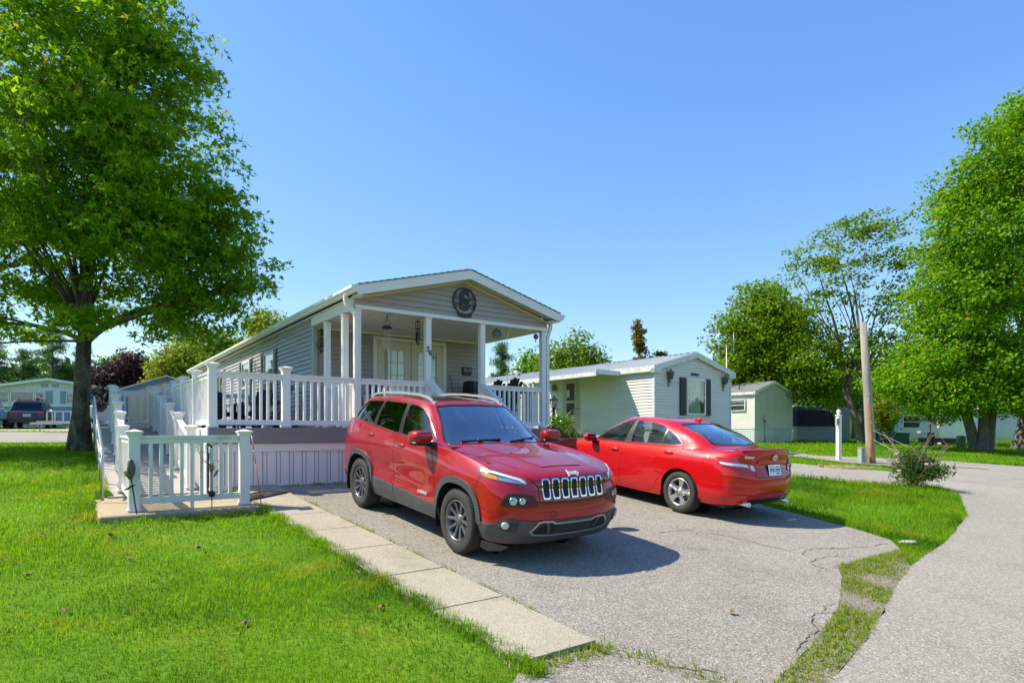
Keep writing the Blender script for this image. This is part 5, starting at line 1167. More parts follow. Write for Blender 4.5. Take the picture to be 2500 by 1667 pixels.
def rim_five(e, rr, h, m):
    mb = MB(); mb.lathe([(rr, h-.01), (rr-.006, h-.003), (rr-.022, h-.018), (rr-.03, -.03), (rr-.03, -h+.03)], 48, axis='y')
    mb.lathe([(0, h-.012), (.028, h-.012), (.034, h-.022), (.078, h-.030), (.088, h-.06)], 24, axis='y')
    for k in range(5):
        a = 2*math.pi*k/5+R(100); ca, sa = math.cos(a), math.sin(a); rd = Vector((ca, 0, sa)); sd = Vector((-sa, 0, ca)); V = []
        for r_, w_, y_ in ((.055, .042, -.026), (.12, .034, -.024), (rr-.035, .050, -.012), (rr-.014, .062, -.012)):
            p = rd*r_+Vector((0, h+y_, 0)); V += [p+sd*w_-Vector((0, .045, 0)), p+sd*w_, p+sd*w_*.35+Vector((0, .006, 0)), p+Vector((0, -.004, 0)), p-sd*w_*.35+Vector((0, .006, 0)), p-sd*w_, p-sd*w_-Vector((0, .045, 0))]
        mb.add(V, [(i*7+j, i*7+j+1, i*7+8+j, i*7+7+j) for i in range(3) for j in range(6)])
    mb.build('rim', m, e)
    mb = MB(); mb.lathe([(rr-.035, -.03), (.01, -.03)], 32, axis='y'); mb.build('brake_shadow', M_BLKP, e)
    mb = MB(); mb.lathe([(.14, .0), (.14, .02), (.05, .025)], 24, axis='y'); mb.build('brake_disc', mat('brake_steel', (.22, .21, .19)), e)
    mb = MB()
    for k in range(5):
        a = 2*math.pi*k/5+R(64); mb.lathe([(.013, h-.05), (.014, h-.026), (0, h-.022)], 8, (math.cos(a)*.057, 0, math.sin(a)*.057), 'y')
    mb.build('lug_nuts', M_BLKP, e)
    o = badge_ring(.0, .0, 0, 0, .001); mb = MB(); mb.tube([(.018*math.cos(a), h-.010, .013*math.sin(a)) for a in np.linspace(0, 6.283, 17)], .002, 5, cap=False); mb.build('hub_badge', M_CHROME, e)
for x in (0, -2.776):
    for sd in (1, -1): wheel(sedan, 'wheel', x, sd*.785, KW, .215, .220, rim_five, M_SILV, sd)
def park(e, x0, y0, th, wb, lift, tr=.8):
    """stand a car on the sloping ground"""
    h = np.array([math.cos(th), math.sin(th)]); l = np.array([-h[1], h[0]]); q = lambda a, b: tz(*(np.array([x0, y0])+a*h+b*l))
    f, r = (q(0, tr)+q(0, -tr))/2, (q(-wb, tr)+q(-wb, -tr))/2; ro = math.atan((q(0, tr)-q(0, -tr)+q(-wb, tr)-q(-wb, -tr))/2/(2*tr)); pt = math.atan2(f-r, wb)
    H = Vector((h[0]*math.cos(pt), h[1]*math.cos(pt), math.sin(pt))); Lf = Vector((l[0], l[1], 0)); N = H.cross(Lf); Lf = Lf*math.cos(ro)+N*math.sin(ro); N = H.cross(Lf)
    e.matrix_world = Matrix(((H.x, Lf.x, N.x, x0), (H.y, Lf.y, N.y, y0), (H.z, Lf.z, N.z, f+lift), (0, 0, 0, 1)))
park(suv, .1196-.024, 7.2787-.018, -.9292, 2.70, .006)
park(sedan, 1.774, 12.389, 2.176, 2.776, 0)
# ------------------------------------------------------------------ neighbouring homes and outbuildings
M_NSID = mat('white_vinyl_siding', (.70, .655, .60), .5, var=.05, scale=1.5, var2=((.42, .42, .34), .35), scale2=.9, aniso=(.5, .5, 4))
M_NSID2 = mat('ivory_vinyl_siding', (.66, .61, .54), .5, var=.05, scale=1.5, var2=((.30, .36, .26), .3), scale2=.5)
M_NTRIM = mat('weathered_white_trim', (.68, .68, .64), .5, var=.06, scale=5, var2=((.30, .30, .24), .6), scale2=4)
M_METAL = mat('white_metal_roof', (.62, .61, .58), .38, .2, var=.05, scale=2)
M_GSHING = mat('grey_shingles', (.17, .165, .16), .95, var=.25, scale=14)
M_CORR = mat('white_corrugated_skirting', (.60, .61, .58), .5, var=.05, scale=1, var2=((.32, .36, .28), .4), scale2=.8)
M_BSHUT = mat('black_shutter', (.022, .024, .028), .5)
M_LANT = mat('weathered_lantern', (.20, .18, .15), .6, .4, var=.3, scale=30)
def lap_wall(parent, p, q, z0, z1, m, step=.1016, out=1, zf=None, name='siding', lap=.028):
    """lapped siding in one mesh from p to q (x, y), outward to the right of p->q; zf(k) gives the top at fraction k for gables"""
    p = Vector((*p, 0)); q = Vector((*q, 0)); d = (q-p).normalized(); n = Vector((d.y, -d.x, 0)); L = (q-p).length; mb = MB(); k = 0; z = z0
    while z < z1-1e-4:
        zb = min(z1, z+step); a, b, a2, b2 = 0, L, 0, L
        if zf: (a, b), (a2, b2) = zf(z), zf(zb)
        if b-a > .03:
            P = [p+d*a+n*lap, p+d*b+n*lap, p+d*max(a2, b2)+n*.003, p+d*a2+n*.003]; zz = [z, z, zb, zb]
            V = [Vector((v.x, v.y, t)) for v, t in zip(P, zz)]+[Vector((*(p+d*a).xy, z)), Vector((*(p+d*b).xy, z))]
            mb.add(V, [(0, 1, 2, 3), (4, 5, 1, 0)])
        z = zb
    return mb.build(name, m, parent)
def corrug(parent, p, q, z0, z1, m, step=.10):
    p = Vector((*p, 0)); q = Vector((*q, 0)); d = (q-p).normalized(); n = Vector((d.y, -d.x, 0)); L = (q-p).length; mb = MB(); V = []; k = int(L/step)*4
    for i in range(k+1):
        o = (.018 if i % 4 in (1, 2) else 0); c = p+d*(L*i/k)+n*o; V += [(c.x, c.y, z0), (c.x, c.y, z1)]
    mb.add(V, [(2*i, 2*i+2, 2*i+3, 2*i+1) for i in range(k)]); return mb.build('skirting', m, parent)
def win(parent, p, d, w, z0, z1, mf, n=None, split=True, curtain=None, name='window', t=.05):
    """framed sash window centred at p (x, y) on a wall running along d"""
    d = Vector((*d, 0)).normalized(); n = Vector((d.y, -d.x, 0)); p = Vector((*p, 0)); M = Matrix(((d.x, -n.x, 0, p.x+n.x*.055), (d.y, -n.y, 0, p.y+n.y*.055), (0, 0, 1, -base_of(parent)), (0, 0, 0, 1)))
    h = w/2; zm = (z0+z1)/2; BASE_SAVE = None
    def mk(mb, nm, m, par):
        me = bpy.data.meshes.new(nm); me.from_pydata([tuple(M @ Vector(v)) for v in mb.v], [], mb.f); return link_mesh(nm, me, m, par)
    mb = MB()
    for a in ((-h, -h+t, z0, z1), (h-t, h, z0, z1), (-h+t, h-t, z0, z0+t), (-h+t, h-t, z1-t, z1)): mb.box(a[0], a[1], -.025, .06, a[2], a[3])
    if split: mb.box(-h+t, h-t, -.015, .02, zm-.02, zm+.02)
    f = mk(mb, name, mf, parent)
    for a in (((z0+t, zm-.02), (zm+.02, z1-t)) if split else ((z0+t, z1-t),)):
        mb = MB(); mb.box(-h+t, h-t, .0, .006, a[0], a[1]); mk(mb, 'pane', M_GLASS, f)
    mb = MB()
    if curtain:
        N = 14; V = [(-h+t+(w-2*t)*(.12+.66*k/N), .022+.004*math.sin(k*2), z) for k in range(N+1) for z in (z0+t, z1-t)]; mb.add(V, [(2*k, 2*k+2, 2*k+3, 2*k+1) for k in range(N)], True); mk(mb, 'curtain', curtain, f); mb = MB()
    mb.box(-h+t, h-t, .027, .03, z0+t, z1-t); mk(mb, 'room_behind', M_WIN, f)
    return f
def home_shell(name, label, cat, corner, L, D, zg, zfl, zw, rise, m_side, m_roof, m_trim, rz=YAW, ov=.14, front=.12, ribs=False, fh=.18, group=None, skirt=M_CORR, step=.1016):
    e = thing(name, label, cat, (*corner, zg), rz, group, zrel=True)
    zr = zw+rise; sl = rise/(L/2)
    mb = MB(); mb.prism([(.02, zg-.1), (L-.02, zg-.1), (L-.02, zw), (L/2, zr-.02), (.02, zw)], .02, D, 'xz'); mb.build('wall', m_side, e)
    lap_wall(e, (0, 0), (L, 0), zfl, zr-.03, m_side, step, zf=lambda z: (0, L) if z <= zw else ((z-zw)/sl, L-(z-zw)/sl))
    lap_wall(e, (0, D), (0, 0), zfl, zw, m_side, step)
    corrug(e, (.0, 0), (L, 0), zg-.15, zfl-.0, skirt); corrug(e, (0, D), (0, 0), zg-.15, zfl, skirt)
    mb = MB(); mb.box(-.03, L+.03, -.03, -.018, zfl-.01, zfl+.05); mb.box(-.03, -.018, -.03, D, zfl-.01, zfl+.05); mb.build('skirting_trim', m_trim, e)
    for x in (0, L): mb = MB(); mb.box(x-.035, x+.035, -.035, .035, zfl, zw+.0); mb.build('corner_trim', m_trim, e)
    rb = MB()
    for sg in (-1, 1):
        x0, x1 = (-ov, L/2) if sg < 0 else (L+ov, L/2); z0, z1 = zw+.12-ov*sl, zr+.12
        P = [(x0, -front, z0), (x1, -front, z1), (x1, D+.2, z1), (x0, D+.2, z0)]; V = P+[(x, y, z-.03) for x, y, z in P]; F = [(0, 1, 2, 3), (4, 7, 6, 5), (0, 3, 7, 4), (0, 4, 5, 1), (2, 6, 7, 3)]
        if sg < 0: pass
        else: F = [f[::-1] for f in F]
        rb.add(V, F)
        if ribs:
            n = int(D/.23)
            for k in range(n+1):
                y = -front+.02+k*(D+front)/n; rb.obox((x0, y, z0+.008), (x1, y, z1+.008), .03, .022, up=(0, 0, 1))
    rf = rb.build('roof', m_roof, e)
    for sg in (-1, 1):
        x0, x1 = (-ov-.02, L/2) if sg < 0 else (L+ov+.02, L/2); z0, z1 = zw+.11-ov*sl, zr+.11
        V = [(x0, -front-.02, z0-fh), (x1, -front-.02, z1-fh), (x1, -front-.02, z1-.01), (x0, -front-.02, z0-.01)]; V += [(x, -front+.005, z) for x, y, z in V]; F = [(0, 1, 2, 3), (4, 7, 6, 5), (0, 3, 7, 4), (0, 4, 5, 1), (3, 2, 6, 7)]
        if sg > 0: F = [f[::-1] for f in F]
        mb = MB(); mb.add(V, F); mb.build('fascia', m_trim, rf)
        mb = MB(); a, b = sorted((x0, x0+(.03 if sg < 0 else -.03))); mb.box(a, b, -front, D+.2, z0-fh, z0-.015); mb.build('fascia', m_trim, rf)
        mb = MB(); a, b = sorted((x0, 0 if sg < 0 else L)); mb.box(a, b, -front, D+.2, z0-fh+.0, z0-fh+.015); mb.build('soffit', m_trim, rf)
        mb = MB(); xa = x0; xb = x0+(.34 if sg < 0 else -.34); a, b = sorted((xa, xb)); mb.box(a, b, -front-.018, 0.0, z0-fh-.02, z0-fh+.10); mb.build('eave_return', m_trim, rf)
    return e
# number 57, right beside the porch
NB = home_shell('manufactured_home', 'white sided mobile home with a ribbed metal roof and one black shuttered window', 'house', (4.67, 19.9), 4.14, 16.5, -.86, .0, 2.0, .55, M_NSID, M_METAL, M_NTRIM, ribs=True)
mb = MB()
for k in range(60):
    y = -.1+k*.275; mb.box(4.14/2-.05, 4.14/2+.05, y, y+.16, 2.672, 2.690)
mb.build('ridge_cap', mat('dark_ridge_foam', (.08, .075, .07), .9), NB, kind='stuff')
win(NB, (2.085, -.02), (1, 0), 1.02, .50, 1.74, M_WHITE2, curtain=mat('pale_green_curtain', (.45, .50, .36), .9, var=.25, scale=5), t=.055)
for x in (1.40, 2.77):
    mb = MB(); mb.bbox(x-.15, x+.15, -.07, -.016, .48, 1.77, .006)
    for z in (.60, 1.20):
        for k in range(9): mb.box(x-.10, x+.10, -.077, -.069, z+k*.052, z+k*.052+.03)
    mb.build('shutter', M_BSHUT, NB)
put_text('house_name', '57 PALO', .115, M_BLK, NB, frame((2.07, -.045, 1.90+.86), (1, 0, 0), (0, 0, 1)), depth=.006, bold=.006)
def lantern(parent, x, z, m, s=1.0):
    mb = MB(); y = -.12
    mb.bbox(x-.05*s, x+.05*s, -.03, -.01, z-.30*s, z-.05*s, .01); mb.tube([(x, -.02, z-.12*s), (x, -.10, z-.18*s), (x, y, z-.12*s)], .014*s, 6)
    mb.lathe([(.0, .19*s), (.012*s, .17*s), (.03*s, .14*s), (.09*s, .09*s), (.105*s, .07*s), (.085*s, .065*s)], 6, (x, y, z), smooth=False)
    mb.lathe([(.05*s, -.10*s), (.06*s, -.085*s), (.05*s, -.09*s)], 6, (x, y, z), smooth=False)
    for k in range(6):
        a = math.pi*k/3; mb.tube([(x+.05*s*math.cos(a), y+.05*s*math.sin(a), z-.09*s), (x+.085*s*math.cos(a), y+.085*s*math.sin(a), z+.068*s)], .008*s, 4)
    o = mb.build('wall_lantern', m, parent); g = MB(); g.lathe([(.045*s, -.088*s), (.078*s, .066*s)], 6, (x, y, z), smooth=False); g.build('lantern_glass', mat('smoky_lantern_glass', (.10, .09, .07), .3), o); return o
lantern(NB, .686, 1.80, M_LANT, 1.25); lantern(NB, 3.69, 1.76, M_LANT, 1.25)
# porch roof, door and steps on its left side
mb = MB(); V = [(-.16, 1.43, 2.03), (-.16, 5.6, 2.03), (-1.25, 5.6, 1.90), (-1.25, 1.43, 1.90)]; V += [(x, y, z-.05) for x, y, z in V]; mb.add(V, [(0, 1, 2, 3)[::-1], (4, 5, 6, 7), (0, 3, 7, 4)[::-1], (3, 2, 6, 7)[::-1], (2, 1, 5, 6)[::-1]]); pr_ = mb.build('porch_roof', M_NTRIM, NB)
mb = MB(); mb.box(-1.28, -1.25, 1.40, 5.63, 1.80, 1.93); mb.box(-1.28, -.10, 1.40, 1.43, 1.86, 2.02); mb.build('fascia', M_NTRIM, pr_)
for y in (4.9, 5.55): mb = MB(); mb.box(-1.24, -1.16, y-.04, y+.04, -.75, 1.88); mb.build('porch_post', M_NTRIM, NB)
mb = MB(); P = [(-1.30, 5.2, 1.80), (-1.30, 5.05, 1.62), (-1.22, 4.98, 1.52), (-1.22, 4.98, -.6)]; [mb.obox(P[k], P[k+1], .07, .06, up=(0, 1, 0)) for k in range(3)]; mb.build('downspout', M_NTRIM, NB)
M_SDOOR = mat('dull_storm_door', (.44, .43, .37), .5, var=.06, scale=3)
mb = MB(); mb.box(-.05, -.016, 3.62, 4.54, -.0, 1.98); dr = mb.build('door', M_SDOOR, NB)
mb = MB(); mb.box(-.066, -.05, 3.72, 4.44, .08, 1.90); mb.build('storm_panel', M_SDOOR, dr)
for z0, z1 in ((1.10, 1.75), (.55, 1.0)):
    mb = MB(); mb.box(-.072, -.066, 3.84, 4.30, z0, z1); mb.build('pane', mat('dark_door_glass', (.06, .06, .045), .15), dr)
mb = MB(); mb.box(-.076, -.072, 4.12, 4.28, 1.22, 1.50); mb.build('note', mat('paper_white', (.6, .6, .55), .8), dr)
for i in range(4): mb = MB(); mb.box(-.5-.26*i, -.02, 3.5, 4.7, -.22-.19*i, -.16-.19*i); mb.build('step', M_CONC, NB)
mb = MB()
for y in (3.5, 4.7):
    mb.tube([(-.1, y, .78), (-.4, y, .78), (-1.3, y, .1), (-1.3, y, -.8)], .02, 6); mb.tube([(-.4, y, .78), (-.4, y, -.2)], .02, 6)
mb.build('step_handrail', M_STEEL, NB)
mb = MB(); mb.lathe([(.13, 2.35), (.13, 2.62), (.19, 2.64), (.19, 2.70), (.05, 2.76), (0, 2.76)], 12, (1.5, 9.6, 0)); mb.build('roof_vent', M_STEEL, NB)
mb = MB(); mb.sphere((-.12, 5.0, 1.62), .11, 10, (.8, 1, 1.2)); mb.tube([(-.02, 5, 1.75), (-.12, 5, 1.8), (-.12, 5, 1.7)], .02, 6); mb.build('porch_lamp', M_LANT, NB)
# television aerials on the far slope
ax_, ay_ = at(1774, 1048, 24).xy
an = thing('tv_aerial', 'thin television aerial on a mast behind the metal roofed home', 'aerial', (ax_, ay_, tz(ax_, ay_)), YAW); az_ = tz(ax_, ay_)
mb = MB(); mb.tube([(0, 0, -.1), (0, 0, 3.36-az_)], .022, 6); mb.build('mast', M_STEEL, an)
mb = MB(); mb.tube([(-.48, 0, 3.32-az_), (.46, 0, 3.38-az_)], .012, 6); mb.tube([(-.48, 0, 3.22-az_), (.46, 0, 3.30-az_)], .009, 6); mb.build('boom', M_STEEL, an)
for x0, n, w in ((-.5, 11, .07), (.47, 9, .20)):
    mb = MB(); mb.tube([(x0, 0, 2.9-az_), (x0, 0, 3.9-az_)], .010, 5)
    for k in range(n): z = 2.92-az_+.95*k/n; mb.tube([(x0-w, .04*math.sin(k), z), (x0+w, -.05*math.sin(k), z+.03)], .005, 4)
    mb.build('rods', M_STEEL, an)
# the next home along
TH = home_shell('manufactured_home', 'small ivory sided mobile home with a shaded gable and grey shingle roof', 'house', (13.6, 34.0), 3.87, 14, -.85, .05, 2.07, .62, M_NSID2, M_GSHING, M_NTRIM)
win(TH, (-.02, 1.0), (0, -1), .95, 1.05, 1.72, M_NTRIM); 
for x, y in ((.5, 1.3), (1.0, 3.6)): mb = MB(); mb.lathe([(.05, 2.2), (.05, 2.62), (0, 2.62)], 8, (x, y, 0)); mb.build('vent_pipe', M_BLK, TH)
mb = MB(); mb.bbox(.85, 1.05, -.12, -.02, .5, .78, .02); mb.tube([(.95, -.05, .5), (.95, -.05, -.85)], .025, 6); mb.build('electric_meter', M_STEEL, TH)
FH = home_shell('manufactured_home', 'pale sided mobile home with a green-white gable just behind the dark roofed shed', 'house', (20.4, 44.0), 4.0, 14, -.75, .0, 1.65, .85, mat('mint_white_siding', (.62, .66, .58), .5), M_GSHING, M_NTRIM, step=.2)
BH = home_shell('manufactured_home', 'white home with a bright blue metal roof, half hidden behind two leaning trunks', 'house', (27.9, 53.0), 3.2, 4.4, -.7, .0, 2.3, .0, M_NSID2, M_GSHING, M_NTRIM, rz=R(4), step=.25)
mb = MB(); V = [(-.2, -.3, 2.42), (3.4, -.3, 2.42), (3.4, 2.2, 3.10), (-.2, 2.2, 3.10), (3.4, 4.7, 2.42), (-.2, 4.7, 2.42)]; mb.add(V, [(0, 1, 2, 3), (3, 2, 4, 5)])
for k in range(9): x = -.1+k*.42; mb.obox((x, -.3, 2.43), (x, 2.2, 3.11), .04, .05)
mb.build('metal_roof', mat('blue_metal_roof', (.02, .14, .38), .4, .2), BH)
for x in (1.2, 2.6): mb = MB(); mb.lathe([(.09, 2.5), (.09, 3.1), (.14, 3.12), (0, 3.2)], 8, (x, .8, 0)); mb.build('roof_vent', M_STEEL, BH)
GH = home_shell('manufactured_home', 'blue-white home with a grey shingle roof behind the small potted tree', 'house', (30.3, 48.0), 9.0, 5.2, -.75, -.2, 1.35, .0, mat('pale_blue_siding', (.58, .59, .62), .5), M_GSHING, M_NTRIM, rz=R(-6), step=.16)
mb = MB(); V = [(-.3, -.4, 1.42), (9.3, -.4, 1.42), (9.3, 2.6, 2.55), (-.3, 2.6, 2.55), (9.3, 5.6, 1.42), (-.3, 5.6, 1.42)]; mb.add(V, [(0, 1, 2, 3), (3, 2, 4, 5)]); mb.build('shingle_roof', mat('light_grey_shingles', (.34, .35, .37), .95, var=.2, scale=6), GH)
win(GH, (1.2, -.03), (1, 0), 1.3, .1, 1.1, M_WHITE2); mb = MB(); mb.box(3.2, 6.0, -.06, -.02, -.7, 1.0); mb.build('garage_door', M_WHITE2, GH)
for k in range(5): mb = MB(); mb.box(3.2, 6.0, -.068, -.06, -.64+k*.33, -.64+k*.33+.30); mb.build('garage_panel', M_WHITE2, GH)
# storage shed with a barn roof
sx, sy = 18.6, 39.5
SH = thing('storage_shed', 'low grey sided storage shed with a black barn roof under the sparse tree', 'shed', (sx, sy, -.80), R(6), zrel=True)
lap_wall(SH, (0, 0), (2.7, 0), -.82, .25, mat('grey_blue_siding', (.40, .43, .44), .5), .13); lap_wall(SH, (2.7, 0), (4.6, 1.4), -.82, 1.5, mat('green_grey_siding', (.20, .24, .20), .6), .13)
mb = MB(); mb.box(.02, 2.68, .02, 2.4, -.9, .25); mb.build('wall', mat('grey_blue_siding', (.4, .43, .44)), SH)
mb = MB(); V = [(-.12, -.15, .22), (2.8, -.15, .22), (2.55, .45, 1.25), (.22, .45, 1.25), (2.3, 1.2, 1.55), (.45, 1.2, 1.55), (2.55, 2.4, .25), (.1, 2.4, .25)]; mb.add(V, [(0, 1, 2, 3), (3, 2, 4, 5), (5, 4, 6, 7), (0, 3, 5, 7), (1, 6, 4, 2)]); mb.build('roof', mat('black_shingles', (.022, .022, .024), .9, var=.3, scale=10), SH)
mb = MB(); mb.box(2.66, 2.74, -.04, .04, -.85, .25); mb.build('corner_trim', M_NTRIM, SH)
# ---- far left: blue and white home, its shed
LX, LY = at(-62, 1040, 44.0).xy
LH = thing('manufactured_home', 'wide blue and white home with a low dark green roof across the far street', 'house', (LX, LY, -.05), R(14), zrel=True)
Wd, zl, zw_, zp = 9.6, .95, 3.0, 3.75
M_LW, M_LB = mat('white_panel_wall', (.66, .69, .72), .5), mat('blue_clapboard', (.17, .29, .42), .5, var=.05)
mb = MB(); mb.prism([(0, .0), (Wd, 0), (Wd, zw_), (Wd/2, zp), (0, zw_)], .02, 12, 'xz'); mb.build('wall', M_LW, LH)
lap_wall(LH, (0, 0), (Wd, 0), .15, 1.75, M_LB, .27)
mb = MB(); n = 32; V = []
for i in range(n*3):
    x = Wd*i/(n*3-1); o = -.02 if i % 3 == 0 else -.035; zt = zw_+(zp-zw_)*(1-abs(x-Wd/2)/(Wd/2)); V += [(x, o, 1.75), (x, o, zt)]
mb.add(V, [(2*i, 2*i+2, 2*i+3, 2*i+1) for i in range(n*3-1)]); mb.build('board_wall', M_LW, LH)
mb = MB(); mb.box(-.05, Wd+.05, -.06, -.02, 1.70, 1.80); mb.build('belt_trim', M_WHITE2, LH)
rb = MB()
for sg in (-1, 1):
    x0 = -.5 if sg < 0 else Wd+.5; V = [(x0, -.45, zw_-.02), (Wd/2, -.45, zp+.1), (Wd/2, 12, zp+.1), (x0, 12, zw_-.02)]; V += [(x, y, z-.05) for x, y, z in V]; F = [(0, 1, 2, 3), (4, 7, 6, 5), (0, 4, 5, 1), (0, 3, 7, 4)]; rb.add(V, F if sg < 0 else [f[::-1] for f in F])
lr = rb.build('roof', mat('dark_green_roof', (.03, .055, .05), .7), LH)
mb = MB()
for sg in (-1, 1): x0 = -.5 if sg < 0 else Wd+.5; mb.obox((x0, -.47, zw_-.16), (Wd/2, -.47, zp-.04), .04, .17)
mb.build('fascia', M_WHITE2, lr)
M_BSH = mat('grey_blue_shutter', (.24, .32, .38), .6)
wx = [(1.95, .75), (3.02, 1.75), (4.08, .75)]
for x, w in wx: win(LH, (x, -.045), (1, 0), w, 1.95, 2.80, M_WHITE2, split=w < 1, t=.06)
for x in (6.2, 6.9): win(LH, (x, -.045), (1, 0), .72, 1.95, 2.75, M_WHITE2, t=.06)
for x in (1.35, 4.72, 5.62, 7.5, 8.9): mb = MB(); mb.bbox(x-.19, x+.19, -.08, -.04, 1.92, 2.85, .01); mb.build('shutter', M_BSH, LH)
for x in (4.4, 5.1): mb = MB(); mb.box(x-.22, x+.22, -.055, -.035, 3.12, 3.38); [mb.box(x-.2, x+.2, -.065, -.055, 3.14+k*.05, 3.165+k*.05) for k in range(5)]; mb.build('gable_vent', mat('vent_grey', (.40, .42, .44), .6), LH)
mb = MB(); mb.add([(Wd+.1, .5, 2.75), (Wd+3.2, .5, 2.25), (Wd+3.2, 7, 2.25), (Wd+.1, 7, 2.75), (Wd+.1, .5, 2.55), (Wd+3.2, .5, 2.05), (Wd+3.2, 7, 2.05), (Wd+.1, 7, 2.55)], [(0, 1, 2, 3), (4, 7, 6, 5), (0, 4, 5, 1), (1, 5, 6, 2)]); mb.build('carport_roof', M_NTRIM, LH)
for y in (.7, 6.8): mb = MB(); mb.box(Wd+3.0, Wd+3.1, y-.05, y+.05, -.05, 2.2); mb.build('carport_post', M_NTRIM, LH)
mb = MB()
for y in (1.0, 2.2):
    mb.tube([(Wd+.2, y, 1.7), (Wd+2.4, y, .7), (Wd+2.4, y, 0)], .03, 6); [mb.tube([(Wd+.4+k*.45, y, 1.6-k*.2), (Wd+.4+k*.45, y, .7-k*.16)], .02, 5) for k in range(5)]
mb.build('stair_railing', M_BLK, LH)
for k in range(4): mb = MB(); mb.box(Wd+.1, Wd+2.3-.5*k, 1.0, 2.2, .0+.2*k, .2+.2*k); mb.build('step', M_CONC, LH)
GS = thing('garden_shed', 'tan shed with blue trim seen over the end of the ramp', 'shed', (*at(292, 1040, 29).xy, -.1), R(16), zrel=True)
M_TAN, M_BTR = mat('tan_panel', (.46, .40, .28), .7, var=.05), mat('dusty_blue_trim', (.10, .20, .32), .6)
gw, gz, gr = 4.1, 1.85, 2.5
mb = MB(); mb.prism([(0, -.1), (gw, -.1), (gw, gz), (gw/2, gr), (0, gz)], 0, 4, 'xz'); mb.build('wall', M_TAN, GS)
for k in range(13): mb = MB(); x = .12+k*.32; mb.box(x, x+.02, -.006, 0, 0, gz+(gr-gz)*(1-abs(x-gw/2)/(gw/2))); mb.build('batten', mat('tan_groove', (.28, .24, .17), .8), GS)
rb = MB()
for sg in (-1, 1):
    x0 = -.25 if sg < 0 else gw+.25; V = [(x0, -.25, gz-.02), (gw/2, -.25, gr+.12), (gw/2, 4.2, gr+.12), (x0, 4.2, gz-.02)]; V += [(x, y, z-.04) for x, y, z in V]; F = [(0, 1, 2, 3), (4, 7, 6, 5), (0, 4, 5, 1), (0, 3, 7, 4)]; rb.add(V, F if sg < 0 else [f[::-1] for f in F])
r2 = rb.build('roof', mat('pale_drip_edge', (.62, .62, .56), .6), GS)
for sg in (-1, 1): mb = MB(); x0 = -.22 if sg < 0 else gw+.22; mb.obox((x0, -.03, gz-.14), (gw/2, -.03, gr-.04), .05, .22); mb.build('trim', M_BTR, GS)
for x0, x1 in ((-.05, .35), (1.55, 1.72), (2.95, 3.1)): mb = MB(); mb.box(x0, x1, -.04, -.008, -.05, 1.55); mb.build('trim', M_BTR, GS)
mb = MB(); mb.box(1.72, 2.95, -.03, -.008, -.05, 1.5); sd_ = mb.build('door', mat('tan_door', (.40, .33, .22), .7), GS); mb = MB(); mb.box(1.55, 3.1, -.05, -.032, .62, .80); mb.build('hinge_strap', mat('dark_brown', (.05, .03, .02), .7), sd_)
mb = MB(); mb.box(1.6, 1.95, -.06, -.05, .85, 1.42); mb.build('window', M_WIN, GS)
